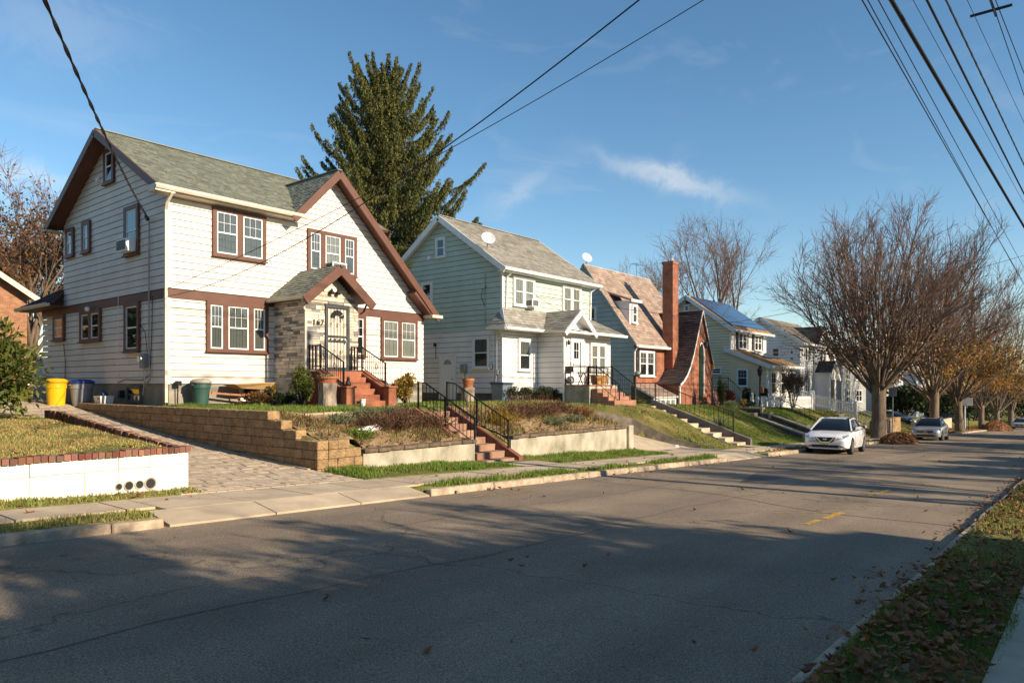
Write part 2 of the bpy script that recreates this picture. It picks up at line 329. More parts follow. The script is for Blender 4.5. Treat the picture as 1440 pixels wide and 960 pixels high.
bark = M('gray_bark', (.19, .14, .10), rough=.95, var=.25, scale=5, bump=.9, bscale=14, stretch=(1, 1, .25))
bark_tw = M('brown_twig', (.20, .125, .095), rough=.9, var=.2, scale=2, bump=0)
bark_dk = M('dark_bark', (.075, .055, .042), rough=.95, var=.25, scale=5, bump=.7, bscale=14)
sp_leaf = leaf_mat('spruce_needles', (.135, .135, .034), (.07, .08, .022), .2, .5, .02)
gr_leaf = leaf_mat('evergreen_leaf', (.15, .165, .03), (.06, .085, .018), .3, .5, .03)
dk_leaf = leaf_mat('dark_evergreen_leaf', (.03, .05, .016), (.018, .03, .01), .25, .4, .02)
yl_leaf = leaf_mat('yellow_shrub_leaf', (.38, .24, .04), (.17, .14, .03), .35, .45, .03)
br_leaf = leaf_mat('brown_autumn_leaf', (.22, .11, .04), (.13, .08, .03), .35, .5, .035)
or_leaf = leaf_mat('orange_autumn_leaf', (.36, .19, .05), (.22, .14, .035), .4, .45, .03)
ol_leaf = leaf_mat('olive_autumn_leaf', (.17, .12, .03), (.10, .085, .022), .35, .45, .03)
rd_leaf = leaf_mat('red_shrub_leaf', (.14, .022, .018), (.07, .014, .012), .3, .4, .02)
dry_leaf = leaf_mat('fallen_leaf', (.30, .15, .06), (.19, .085, .035), .15, .5, .025)
grass_g = leaf_mat('green_grass', (.13, .23, .03), (.22, .24, .05), .35, .4, .03)
grass_d = leaf_mat('dry_grass', (.50, .375, .15), (.36, .25, .10), .3, .45, .025)
grass_m = leaf_mat('mixed_grass', (.22, .25, .055), (.36, .30, .11), .3, .45, .03)
lav_m = leaf_mat('gray_green_leaf', (.22, .235, .12), (.14, .16, .08), .25, .35, .02)
twig_dry = leaf_mat('dry_stalks', (.16, .085, .045), (.09, .05, .03), .15, .45, .02)
# ------------------------------------------------------------------ terrain
def interp(x, xs, ys): return float(np.interp(x, xs, ys))
def road_z(X): return -1.7 - .037*max(-80, min(150, X))
def walk_z(X): return road_z(X) + .14
YX = [0, 9, 14, 22, 26, 36, 48, 63, 80, 110, 150]; YZ = [-.75, -.66, -.7, -.76, -.9, -1.18, -1.6, -2.3, -3.0, -4.6, -6.0]
def yard_z(X): return interp(X, YX, YZ)
CX_ = [22.3, 23, 24.7, 25.5, 26.0, 26.35, 26.7]; CY_ = [16.0, 15.8, 15.0, 14.5, 13.6, 12.9, 12.2]; CZ_ = [-.98, -1.05, -1.27, -1.5, -2.0, -2.32, -2.5]
def drive_z(X, Y):
    a = walk_z(X); t = max(0, min(1.1, (Y-11.2)/15.)); return a + (-.75-a)*t**1.45
def sm(t): t = max(0, min(1, t)); return t*t*(3-2*t)
def ground_z(X, Y):
    if Y < 1.3:                                   # near side verge, walk and lawns
        z = road_z(X) + .12
        if Y < -2.5: z += min(.5, (-2.5-Y)*.08)
        return z
    if Y < 9.55: return road_z(X) - .12
    w = walk_z(X)
    if Y < 9.99 and (4.3 < X < 9.1 or 22.6 < X < 26.4): return road_z(X) - .12
    if 13.99 < X < 15.47 and 12.2 < Y < 15.0: return -2.5 + max(0, Y-12.6)*.5
    if Y < 11.25: return w - .03
    y0 = yard_z(X)
    if X < 5.8:
        if Y < 11.95: return w + .04*(Y-11.2)
        return min(-1.12 + (Y-12)*.055, -.72)
    if X < 9.25 and Y < 32: return drive_z(X, Y) - .05
    if X < 22.3:
        if Y < 12.9: return w + .05*sm((Y-11.3)/1.5)
        if X < 10.3: return interp(Y, [12.9, 13.1, 15.5, 21], [-1.3, -1.25, -.7, y0])
        return interp(Y, [12.9, 13.0, 15.4, 15.6, 21], [-1.62, -1.55, -.86, -.73, y0])
    if X < 26.7:
        yc = interp(X, CX_, CY_); zc = interp(X, CX_, CZ_)
        if Y < yc + .12: return -.14 + min(w - .02 + max(0, Y-12.4)*.42*interp(X, [22.3, 26.7], [1, .35]), zc - .12)
        return zc + (y0-zc)*sm((Y-yc)/3.2)
    k = interp(X, [26.7, 30], [.9, 1])
    if 29.45 < X < 30.51 and 11.3 < Y < 16.2: return w - .25 + (Y-11.6)*.345
    if 39.25 < X < 42.5 and Y < 17.5: return w - .1 + (y0-w-.35)*sm((Y-11.6)/7.5)
    return w + (y0-w)*sm((Y-11.35)/4.9)**k if Y < 40 else y0
def make_ground():
    xs = np.unique(np.concatenate([np.linspace(-300, -20, 12), np.arange(-20, 70, .5), [5.795, 5.805, 9.245, 9.255, 4.29, 4.31, 9.09, 9.11, 22.59, 22.61, 26.39, 26.41, 13.98, 14.0, 15.46, 15.48, 29.44, 29.46, 30.5, 30.52, 39.24, 39.26, 42.49, 42.51, 22.29, 22.31, 26.69, 26.71], np.arange(22.5, 27, .25), np.arange(70, 160, 5), [200, 300, 500, 900]]))
    ys = np.unique(np.concatenate([[-300, -120, -60, -40, -25, -15, -10, -7, -5, -3, -2.5, -2, -1, 0, 1, 1.29, 1.31, 5, 9.54, 9.56, 9.98, 10.0, 12.19, 12.21, 14.99, 15.01, 11.24, 11.26, 11.94, 11.96, 12.89, 12.91], np.arange(11.4, 19, .2), np.arange(19, 34, 1), [32.01, 39.9, 40.1, 50, 60, 80, 120, 200, 400, 900]]))
    v = np.array([(x, y, ground_z(x, y)) for y in ys for x in xs]); nx = len(xs)
    i = np.arange(len(ys)-1)[:, None]*nx + np.arange(nx-1)[None, :]; i = i.ravel()
    npmesh('ground', v, np.stack([i, i+1, i+nx+1, i+nx], 1), lawn_m, kind='structure', smooth=False)
make_ground()
def strip(name, x0, x1, y0, y1, dz, m, zf=road_z, step=2.0, parent=None, kind='structure'):
    n = max(1, int((x1-x0)/step)); mb = MB()
    for k in range(n):
        a = x0+(x1-x0)*k/n; b = x0+(x1-x0)*(k+1)/n
        mb.quad((a, y0, zf(a)+dz), (b, y0, zf(b)+dz), (b, y1, zf(b)+dz), (a, y1, zf(a)+dz))
    return mb.build(name, m, parent, kind=kind if parent is None else None)
road = strip('road', -80, 400, 1.3, 9.5, 0, asphalt, step=8)
# patches, seams and utility paint on the road
def on_road(pts, dz): return [(x, y, road_z(x)+dz) for x, y in pts]
MB().quad(*on_road([(16.2, 6.4), (23.6, 5.1), (25.0, 5.55), (19.6, 7.2)], .004)).build('asphalt_patch', patch_m, road)
MB().quad(*on_road([(33.5, 6.2), (37.5, 5.7), (38.2, 6.3), (34, 6.9)], .004)).build('asphalt_patch', patch_m, road)
MB().quad(*on_road([(43, 3.9), (46, 3.7), (46.2, 4.3), (43.3, 4.5)], .004)).build('asphalt_patch', patch_m, road)
def dash(p, q, w):
    p = Vector(p); q = Vector(q); d = (q-p); n = Vector((-d.y, d.x)).normalized()*w/2; mb = MB(); k = 9
    for i in range(k):
        if i in (3,) : continue
        a = p+d*(i/k); b = p+d*((i+.93)/k); o = random.uniform(-.02, .02); wv = random.uniform(.6, 1.1)
        mb.quad(*on_road([(a.x+n.x*wv, a.y+n.y*wv+o), (b.x+n.x*wv, b.y+n.y*wv+o), (b.x-n.x*wv, b.y-n.y*wv+o), (a.x-n.x*wv, a.y-n.y*wv+o)], .006))
    mb.build('paint_mark', yellow_p, road)
dash((11.1, 3.35), (12.9, 3.3), .13); dash((15.6, 3.55), (17.6, 3.5), .11); dash((11.9, 4.1), (12.7, 3.45), .05); dash((9.6, 8.75), (11.3, 8.6), .05)
# iron manhole-like seam bands: dark sealed joints across the road
for x in (13.2, 21.0, 30.5, 47.0):
    pts = [(x+.25*math.sin(y*1.3)+(y-5)*.22, y) for y in np.linspace(1.6, 9.2, 14)]
    mb = MB()
    for (a, b), (c_, d_) in zip(pts[:-1], pts[1:]): mb.quad(*on_road([(a, b), (a+.045, b), (c_+.045, d_), (c_, d_)], .003))
    mb.build('sealed_crack', patch_m, road)
for (y_, x0_, x1_, w_) in ((5.35, -6, 70, .02), (7.35, 6, 44, .016)):
    mb = MB(); xs_ = np.arange(x0_, x1_, .7); yy = [y_+.09*math.sin(x*.8+y_)+.05*math.sin(x*2.9) for x in xs_]
    for a, b, c_, d_ in zip(xs_[:-1], xs_[1:], yy[:-1], yy[1:]):
        mb.quad(*on_road([(a, c_), (b, d_), (b, d_+w_), (a, c_+w_)], .0035))
    mb.build('sealed_crack', patch_m, road)
# kerbs, one stone at a time
kerb = tag(thing('kerb', None, None), kind='structure')
def kerb_run(x0, x1, y0, y1, h, L=1.8):
    x = x0
    while x < x1:
        e = min(x+L*random.uniform(.9, 1.1), x1); j = random.uniform(-.012, .012)
        b = [(x+.006, y0+j, road_z(x)-.1), (e-.006, y0+j, road_z(e)-.1), (e-.006, y1+j, road_z(e)-.1), (x+.006, y1+j, road_z(x)-.1)]
        s_ = 1 if y1 > y0 else -1
        t = [(p[0], p[1] + (.03 if k < 2 else 0)*s_, road_z(p[0])+h+j*.6) for k, p in enumerate(b)]
        MB().hexa(b, t).build('kerb_stone', kerb_m, kerb, bevel=.018); x = e
kerb_run(-14, 4.3, 9.32, 9.5, .115); kerb_run(9.1, 22.6, 9.3, 9.48, .12); kerb_run(26.4, 64, 9.28, 9.48, .13, 2.4); kerb_run(64, 130, 9.2, 9.4, .13, 6)
kerb_run(-6, 30, 1.43, 1.31, .095, 1.5); kerb_run(30, 120, 1.43, 1.31, .1, 5)
# sidewalks, slab by slab
walk = tag(thing('sidewalk', None, None), kind='structure')
def slabs(x0, x1, y0, y1, L, dz=.0, zf=walk_z):
    x = x0
    while x < x1-.01:
        e = min(x+L, x1); j = random.uniform(-.006, .008)
        b = [(x+.012, y0, zf(x)-.1), (e-.012, y0, zf(e)-.1), (e-.012, y1, zf(e)-.1), (x+.012, y1, zf(x)-.1)]
        MB().hexa(b, [(p[0], p[1], zf(p[0])+dz+j) for p in b]).build('slab', conc_lt, walk); x = e
slabs(-14, 4.6, 10.25, 11.2, 1.3); slabs(4.6, 9.4, 9.95, 11.22, 1.2); slabs(9.4, 60, 10.0, 11.15, 1.3); slabs(60, 130, 10.0, 11.15, 5)
def apron_z(X): return road_z(X) + .02
for (x0, x1) in ((4.35, 9.05), (22.65, 26.35)):           # driveway aprons between road and walk
    n = 3
    for k in range(n):
        a = x0+(x1-x0)*k/n; e = x0+(x1-x0)*(k+1)/n
        b = [(a+.01, 9.32, road_z(a)-.1), (e-.01, 9.32, road_z(e)-.1), (e-.01, 9.96, road_z(e)-.1), (a+.01, 9.96, road_z(a)-.1)]
        t = [(b[0][0], 9.32, road_z(a)+.03), (b[1][0], 9.32, road_z(e)+.03), (b[2][0], 9.96, walk_z(e)), (b[3][0], 9.96, walk_z(a))]
        MB().hexa(b, t).build('apron_slab', conc_lt, walk)
slabs(-6, 60, -1.0, .5, 1.5, zf=lambda X: road_z(X)+.145)
MB().quad(*[(x, y, walk_z(x)+.012+ (0 if y < 12 else .02)) for x, y in [(14.15, 11.1), (15.75, 11.1), (15.7, 12.7), (14.1, 12.7)]]).build('entry_slab', conc_lt, walk)
MB().quad(*[(x, y, walk_z(x)+.03+ (0 if y < 11.3 else .02)) for x, y in [(29.4, 11.1), (30.6, 11.1), (30.5, 11.7), (29.4, 11.7)]]).build('entry_slab', conc_lt, walk)
# ------------------------------------------------------------------ paver driveway
drive = tag(thing('driveway', None, None), kind='structure')
def left_edge(Y): return interp(Y, [11.2, 11.8, 16, 21, 27], [5.4, 5.82, 6.15, 6.6, 6.6])
far = MB(); npav = 0
Y = 11.24; row = 0
MB().add(*(lambda ys: ([p for y in ys for p in ((left_edge(y), y, drive_z(7, y)-.02), (9.16 if y < 12.9 else 9.1, y, drive_z(9, y)-.02))], [(2*i, 2*i+1, 2*i+3, 2*i+2) for i in range(len(ys)-1)]))(list(np.linspace(11.2, 31, 60)))).build('paver_bed', M('joint_sand', (.20, .16, .115), rough=1), drive)
while Y < 29:
    d = .2; xl = left_edge(Y); X = xl - (row % 2)*.15 - (row % 3)*.05
    while X < 9.1:
        w = .30 if (row + int(X*7)) % 3 else .2
        a = max(X, xl); e = min(X+w, 9.09)
        if e-a > .05:
            j = random.uniform(-.005, .005); g = .007
            b = [(a+g, Y+g), (e-g, Y+g), (e-g, Y+d-g), (a+g, Y+d-g)]
            args = ([(x, y, drive_z(x, y)-.04) for x, y in b], [(x, y, drive_z(x, y)+j+.012) for x, y in b])
            if npav < 290: MB().hexa(*args).build('paver', paver_m, drive); npav += 1
            else: far.hexa(*args)
        X += w
    Y += d; row += 1
far.build('paver_field', paver_i, drive, kind='stuff')
mb = MB()
for k in range(26):
    y0 = 13.0+k*.45; mb.hexa([(9.0, y0, drive_z(9, y0)-.05), (9.09, y0, drive_z(9, y0)-.05), (9.09, y0+.44, drive_z(9, y0+.44)-.05), (9.0, y0+.44, drive_z(9, y0+.44)-.05)],
                             [(9.0, y0, drive_z(9, y0)+.035), (9.09, y0, drive_z(9, y0)+.035), (9.09, y0+.44, drive_z(9, y0+.44)+.035), (9.0, y0+.44, drive_z(9, y0+.44)+.035)])
mb.build('edging_strip', conc_lt, drive)
# ------------------------------------------------------------------ white wall with brick coping along the left lawn
ww = thing('garden_wall', 'low white painted wall with red brick coping, drain holes near its right end', 'wall', (2, 11.8, -1.8))
mb = MB(); seams = [-9, -6.5, -4, -1.2, .9, 2.6, 3.52, 4.24, 4.72, 5.2, 5.83]
for a, b in zip(seams[:-1], seams[1:]):
    for zt, zb, o in ((-1.13, -1.33, .008), (-1.335, -2.0, 0)):
        MB().box(a+.005, b-.005, 11.8+o+random.uniform(-.006, .006), 11.98, zb, zt-random.uniform(0, .008)).build('wall_panel', paint_white, ww)
MB().box(-9, 5.8, 11.83, 11.96, -2, -1.14).build('wall_core', concrete, ww)
for k, (x, r) in enumerate(((4.72, .045), (4.87, .062), (5.03, .058), (5.2, .075))):
    n_ = 12; R7 = random.Random(k); rim = []; v = []
    for q, (ro, y) in enumerate(((1.28, 11.785), (1.0, 11.783), (.93, 11.80), (.9, 11.793))):
        v += [(x+r*ro*math.cos(t*2*PI/n_), y, -1.6+r*ro*1.05*math.sin(t*2*PI/n_)) for t in range(n_)]
    dh = MB().add(v[:2*n_], [(t, (t+1) % n_, n_+(t+1) % n_, n_+t) for t in range(n_)]).build('drain_rim', concrete, ww)
    MB().add([(x+r*math.cos(t*2*PI/n_), 11.7845, -1.6+r*1.05*math.sin(t*2*PI/n_)) for t in range(n_)], [tuple(range(n_))]).build('drain_hole', black_pl, ww)
def obox(mb, c, d, w, l, z0, z1):   # box centred c (x,y), length l along d, width w
    d = Vector((d[0], d[1], 0)).normalized(); n = Vector((-d.y, d.x, 0)); c = Vector((c[0], c[1], 0)); q = [c-d*l/2-n*w/2, c+d*l/2-n*w/2, c+d*l/2+n*w/2, c-d*l/2+n*w/2]
    return mb.hexa([(p.x, p.y, z0) for p in q], [(p.x, p.y, z1) for p in q])
x = -3.0
while x < 5.78:
    w = random.uniform(.088, .104); j = random.uniform(-.012, .01)
    MB().box(x+.004, x+w-.006, 11.765+j, 11.99+j, -1.135, -1.045+j).build('brick', brick_o, ww); x += w
ee = thing('brick_edging', 'row of upright old red bricks edging the left lawn beside the paver driveway', 'brick edging', (6, 15, -1.5))
y = 12.02
while y < 20.6:
    l = random.uniform(.17, .21); c_ = (left_edge(y)-.04+random.uniform(-.02, .02), y+l/2); z = interp(y, [11.9, 13, 21], [-1.05, -1.05, -1.0])+random.uniform(-.02, .02)
    z = max(drive_z(6, y)+.05, ground_z(5.7, y)+.06)
    obox(MB(), c_, (.08, 1), .11, l-.012, z-.4, z).build('brick', brick_o, ee); y += l
# ------------------------------------------------------------------ block wall beside the driveway
bw = thing('block_wall', 'tan split-face block retaining wall stepping down beside the driveway', 'retaining wall', (9.2, 13, -1.9))
CH = .2; ztop = -.62
def wtop(Y): return -.62 if Y > 14.6 else (-.82 if Y > 14.1 else (-1.02 if Y > 13.55 else (-1.22 if Y > 12.9 else -1.42)))
for k in range(8):
    z1 = ztop-CH*k; z0 = z1-CH; y = 12.9 + (.22 if k % 2 else 0); first = True
    ystart = {0: 14.62, 1: 14.12, 2: 13.57}.get(k, 12.9)
    y = ystart - (.0 if k % 2 else .0)
    while y < 25.5:
        L = .45 if not (first and k % 2) else .23
        first = False; e = y+L; zc = drive_z(9.0, (y+e)/2)
        if z1 > zc - .02:
            o = random.uniform(-.012, .012)
            capb = -.02 if k == 0 else 0
            MB().box(9.1+o+capb, 9.38, y+.004, e-.004, z0+.004, z1-.002).build('block', block_m, bw, bevel=.012)
        y = e
for k in range(3, 8):                                            # front return
    z1 = ztop-CH*k; x = 9.1+.004; x1 = [0, 0, 0, 9.95, 10.32, 10.32, 10.32, 10.32][k]
    x = 9.386 - (.0)
    while x < x1-.05:
        e = min(x+.45 - (.2 if k % 2 and x < 9.5 else 0), x1); o = random.uniform(-.015, .015)
        MB().box(x+.003, e-.003, 12.78+o, 13.05, z1-CH+.004, z1-.002).build('block', block_m, bw, bevel=.014); x = e
    MB().box(9.104, 9.383, 12.78, 12.9, z1-CH+.004, z1-.002).build('block', block_m, bw, bevel=.014)
MB().box(9.38, 9.5, 12.95, 25.5, -2.2, -.66).build('backfill_face', dirt, bw) if False else None
# ------------------------------------------------------------------ concrete retaining walls with dark coping
def conc_wall(x0, x1, zt, label, L):
    w = thing('retaining_wall', label, 'retaining wall', (x0, 12.8, -2.2), group='concrete garden walls along the walk')
    x = x0
    while x < x1-.05:
        e = min(x+L, x1); o = random.uniform(-.006, .006)
        MB().box(x+.002, e-.002, 12.8+o, 13.0, -2.7, zt-.09).build('wall_panel', concrete, w); x = e
    x = x0
    while x < x1-.05:
        e = min(x+.4, x1); o = random.uniform(-.012, .012)
        MB().box(x+.005, e-.005, 12.73+o, 13.05+o, zt-.085+o*.3, zt+o*.5).build('coping_block', coping_m, w, bevel=.01); x = e
    return w
cw1 = conc_wall(10.34, 14.1, -1.47, 'stained concrete retaining wall left of the red garden steps', 1.85)
cw2 = conc_wall(15.62, 22.1, -1.46, 'long stained concrete retaining wall right of the red garden steps', 2.2)
MB().box(22.1, 22.42, 12.7, 13.1, -2.7, -1.46).build('end_pier', concrete, cw2, bevel=.02)
MB().box(15.62, 15.8, 13.0, 13.9, -2.7, -1.5).build('return_wall', dark_found, cw2)
# pale edging stones between the garden beds and the lawn
ek = thing('lawn_edging', 'pale stone edging between the upper lawn and the sloping garden bed', 'edging', (9.5, 15.5, -.8))
x = 9.4
while x < 14.0:
    MB().box(x+.01, x+.59, 15.44, 15.58, -1.0, -.74+random.uniform(-.01, .01)).build('edging_stone', conc_lt, ek, bevel=.012); x += .6
# curved low wall below the second lawn
cwv = thing('curved_kerb_wall', 'low dark concrete wall curving down beside the tan ramp to the walk', 'low wall', (24, 15, -1.5))
px = list(np.linspace(22.3, 26.9, 17)); 
for a, b in zip(px[:-1], px[1:]):
    q = []
    for x in (a, b): q.append((x, interp(x, CX_+[26.9], CY_+[11.6]), interp(x, CX_+[26.9], CZ_+[-2.56])))
    (xa, ya, za), (xb, yb, zb) = q; d = Vector((xb-xa, yb-ya, 0)).normalized(); n = Vector((-d.y, d.x, 0))*.24
    MB().hexa([(xa, ya, za-1), (xb, yb, zb-1), (xb+n.x, yb+n.y, zb-1), (xa+n.x, ya+n.y, za-1)], [(xa, ya, za+.1), (xb, yb, zb+.1), (xb+n.x, yb+n.y, zb+.1), (xa+n.x, ya+n.y, za+.1)]).build('wall_segment', M('mossy_concrete', (.17, .145, .11), rough=.95, var=.25, scale=3, bump=.5) if a == px[0] else bpy.data.materials['mossy_concrete'], cwv)
# tan ramp
mb = MB(); gx = np.linspace(22.42, 26.72, 16); gy = np.linspace(11.14, 15.9, 16)
for i in range(15):
    for j in range(15):
        xm = (gx[i]+gx[i+1])/2; ym = (gy[j]+gy[j+1])/2
        if ym < interp(xm, CX_, CY_)+.15:
            def rz(x, y): return min(walk_z(x)-.02+(max(0, y-12.4))*.42*interp(x, [22.3, 26.7], [1, .35]), interp(x, CX_, CZ_)-.12)+.03
            mb.quad(*[(x, y, rz(x, y)) for x, y in ((gx[i], gy[j]), (gx[i+1], gy[j]), (gx[i+1], gy[j+1]), (gx[i], gy[j+1]))])
mb.build('ramp', conc_lt, kind='structure')
# garden beds as soil sheets a little above the ground
for (x0, x1, y0, y1) in ((9.42, 13.95, 13.02, 15.45), (15.7, 22.25, 13.02, 15.5)):
    mb = MB(); nx = 16; ny = 12; vs = []
    for j in range(ny+1):
        for i in range(nx+1):
            x = x0+(x1-x0)*i/nx; y = y0+(y1-y0)*j/ny; vs.append((x, y, ground_z(x, y)+.012+random.uniform(0, .05)))
    mb.add(vs, [(j*(nx+1)+i, j*(nx+1)+i+1, (j+1)*(nx+1)+i+1, (j+1)*(nx+1)+i) for j in range(ny) for i in range(nx)]).build('garden_bed', dirt, kind='structure')
# ------------------------------------------------------------------ house building blocks
# Every house stands square to the street: side walls face -X (axis 'X'), fronts face -Y (axis 'Y').
def pb(mb, ax, c, a0, a1, z0, z1, d0, d1):
    if ax == 'X': mb.box(c-d1, c-d0, a0, a1, z0, z1)
    else: mb.box(a0, a1, c-d1, c-d0, z0, z1)
    return mb
def pp(ax, c, a, z, d): return (c-d, a, z) if ax == 'X' else (a, c-d, z)
def planks(par, ax, c, ext, z0, z1, h, m, joined=False, t=.026, gap=.017, name='siding_plank'):
    z = z0; J = MB()
    while z < z1-.01:
        e = min(z+h, z1); lo = ext(z+.002); hi = ext(e-.002)
        if lo and (hi or True):
            if not hi or hi[1]-hi[0] < .02: mid = (lo[0]+lo[1])/2; hi = (mid-.01, mid+.01)
            mb = J if joined else MB(); j = 0 if joined else random.uniform(-.002, .002)
            zg = z+min(gap, h*.3); b = [pp(ax, c, lo[0], zg, 0), pp(ax, c, lo[1], zg, 0), pp(ax, c, lo[1], zg, t+j), pp(ax, c, lo[0], zg, t+j)]
            u = [pp(ax, c, hi[0], e, 0), pp(ax, c, hi[1], e, 0), pp(ax, c, hi[1], e, .006), pp(ax, c, hi[0], e, .006)]
            mb.hexa(b, u)
            if not joined: mb.build(name, m, par)
        z = e
    if joined: J.build('siding', m, par, kind='stuff')
def poly_wall(par, ax, c, pts, m, th=.16, name='wall'):
    d = (th, 0, 0) if ax == 'X' else (0, th, 0)
    return MB().prism([pp(ax, c-.0, a, z, -.002) for a, z in pts], d).build(name, m, par)
def window(par, ax, c, a0, a1, z0, z1, n=1, cas=None, fr=None, grid=None, fill=None, cw=.11, split=.5, mull=None, lower=None, widths=None, gl=None, sill=True, rev=False):
    cas = cas or white_tr; fr = fr or white_vinyl; gl = gl or glass; mull = cw if mull is None else mull
    mb = MB(); P_ = .10; B = .03
    pb(mb, ax, c, a0, a0+cw, z0+cw, z1-cw, 0, P_); pb(mb, ax, c, a1-cw, a1, z0+cw, z1-cw, 0, P_)
    pb(mb, ax, c, a0, a1, z1-cw, z1, 0, P_+.004); pb(mb, ax, c, a0, a1, z0, z0+cw, 0, P_+.004)
    if sill: pb(mb, ax, c, a0-.03, a1+.03, z0+.004, z0+.05, P_+.004, P_+.05)
    W_ = a1-a0-2*cw-(n-1)*mull; ws = widths or [1/n]*n; a = a0+cw; us = []
    for k in range(n):
        w = W_*ws[k]; us.append((a, a+w)); a += w
        if k < n-1: pb(mb, ax, c, a, a+mull, z0+cw, z1-cw, 0, P_-.004); a += mull
    win = mb.build('window', cas, par)
    for (u0, u1) in us:
        b0 = z0+cw; b1 = z1-cw; s = .045; zm = b0+(b1-b0)*split; mb = MB()
        pb(mb, ax, c, u0, u0+s, b0, b1, B, B+.048); pb(mb, ax, c, u1-s, u1, b0, b1, B, B+.048)
        pb(mb, ax, c, u0+s, u1-s, b1-s, b1, B, B+.046); pb(mb, ax, c, u0+s, u1-s, b0, b0+s, B, B+.046); pb(mb, ax, c, u0+s, u1-s, zm-s/2, zm+s/2, B, B+.05)
        mb.build('sash', fr, win)
        pb(MB(), ax, c, u0+s*.5, u1-s*.5, zm, b1-s*.5, B+.032, B+.036).build('pane', gl, win)
        pb(MB(), ax, c, u0+s*.5, u1-s*.5, b0+s*.5, zm, B+.026, B+.030).build('pane', gl, win)
        pb(MB(), ax, c, u0, u1, b0, b1, B-.001, B+.002).build('room_dark', interior, win)  # thin near-black sheet: darkness of the unlit room put into its colour
        f = fill if not isinstance(fill, (list, tuple)) else fill[us.index((u0, u1)) % len(fill)]
        if f: 
            zz = b0 if lower is None else b0+(b1-b0)*lower
            mbc = MB(); k = 7
            for i in range(k):
                x0 = u0+(u1-u0)*i/k; x1 = u0+(u1-u0)*(i+1)/k; pb(mbc, ax, c, x0+.004, x1-.004, zz, b1, B+.004, B+.010+.006*(i % 2))
            mbc.build('curtain', f, win)
        if grid:
            gc, gr = grid; mb = MB(); x0 = u0+s; x1 = u1-s; y0 = zm+s/2; y1 = b1-s; t = .0065
            for i in range(1, gc): xx = x0+(x1-x0)*i/gc; pb(mb, ax, c, xx-t, xx+t, y0, y1, B+.034, B+.042)
            for i in range(1, gr): yy = y0+(y1-y0)*i/gr; pb(mb, ax, c, x0, x1, yy-t, yy+t, B+.034, B+.041)
            mb.build('muntin', fr, win)
    return win
def roof_plane(par, pts, m, deck, row=.16, w=.30, th=.02, deck_th=.09, name='roof'):
    """pts: convex polygon in 3-D whose first edge is the eave"""
    P_ = [Vector(p) for p in pts]; e = (P_[1]-P_[0]).normalized()
    n = (P_[1]-P_[0]).cross(P_[-1]-P_[0]).normalized()
    if n.z < 0: n = -n
    u = n.cross(e);  u = u if u.z > 0 else -u
    if n.z > .999: u = Vector((0, 1, 0))
    O = P_[0]; q = [((p-O).dot(e), (p-O).dot(u)) for p in P_]
    dk = MB().prism([p - n*deck_th for p in P_], n*deck_th).build(name, deck, par)
    v0 = min(b for a, b in q); vm = max(b for a, b in q)
    def span(v):
        xs = []
        for (a, b), (c, d) in zip(q, q[1:]+q[:1]):
            if (b-v)*(d-v) <= 0 and abs(b-d) > 1e-9: xs.append(a+(c-a)*(v-b)/(d-b))
        return (min(xs), max(xs)) if len(xs) > 1 else None
    mb = MB(); v = v0; r = 0
    while v < vm-.005:
        t = min(v+row, vm); lo = span(v+.001); hi = span(t-.001)
        if lo and hi:
            x = min(lo[0], hi[0]) - random.random()*w
            while x < max(lo[1], hi[1]):
                ww_ = w*random.choice((.7, .85, 1, 1, 1.25)); x1 = x+ww_
                A = min(max(x, lo[0]), lo[1]); B = min(max(x1, lo[0]), lo[1]); C_ = min(max(x, hi[0]), hi[1]); D = min(max(x1, hi[0]), hi[1])
                if B-A > .01 or D-C_ > .01:
                    g = .004; z1 = th*random.uniform(.8, 1.5); f = lambda a, b, c_: O+e*a+u*b+n*c_
                    mb.add([f(A+g, v, .001), f(B-g, v, .001), f(D-g, t, .001), f(C_+g, t, .001), f(A+g, v-.008, z1), f(B-g, v-.008, z1), f(D-g, t, .004), f(C_+g, t, .004)],
                           [(4, 5, 6, 7), (0, 1, 5, 4), (1, 2, 6, 5), (3, 0, 4, 7)])
                x = x1
        v = t; r += 1
    mb.build('shingles', m, dk, kind='stuff')
    return dk
def board(par, p, q, w, h, m, name='rake_board'): return MB().bar(p, q, w, h).build(name, m, par)
def gutter(par, p, q, m, s=.12):
    p = Vector(p); q = Vector(q); d = (q-p).normalized(); n = Vector((d.y, -d.x, 0))
    prof = [(0, 0), (s*.75, 0), (s, s*.45), (s, s), (s*.86, s), (s*.84, s*.3), (.02, .02), (.0, s)]
    mb = MB(); k = len(prof); v = [p+n*a+Vector((0, 0, b)) for a, b in prof]+[q+n*a+Vector((0, 0, b)) for a, b in prof]
    mb.add(v, [(i, (i+1) % k, k+(i+1) % k, k+i) for i in range(k)]+[(0, 1, 2, 3, 4, 5, 6, 7), (8, 9, 10, 11, 12, 13, 14, 15)])
    return mb.build('gutter', m, par)
def downspout(par, pts, m, w=.075): 
    mb = MB()
    for a, b in zip(pts[:-1], pts[1:]): mb.bar(a, b, w, w*.8)
    return mb.build('downspout', m, par, bevel=0)
def ac_unit(par, ax, c, a0, a1, z0, z1, d=.32):
    o = pb(MB(), ax, c, a0, a1, z0, z1, .07, .07+d).build('air_conditioner', white_vinyl, par, bevel=.01)
    pb(MB(), ax, c, a0+.05, a1-.05, z0+.05, z1-.05, .07+d, .07+d+.006).build('grille', M('ac_grille', (.12, .12, .12), rough=.6) if 'ac_grille' not in bpy.data.materials else bpy.data.materials['ac_grille'], o)
    if ax == 'Y':
        MB().box(a0-.006, a0, c-.07-d+.04, c-.1, z0+.05, z1-.05).build('grille', bpy.data.materials['ac_grille'], o)
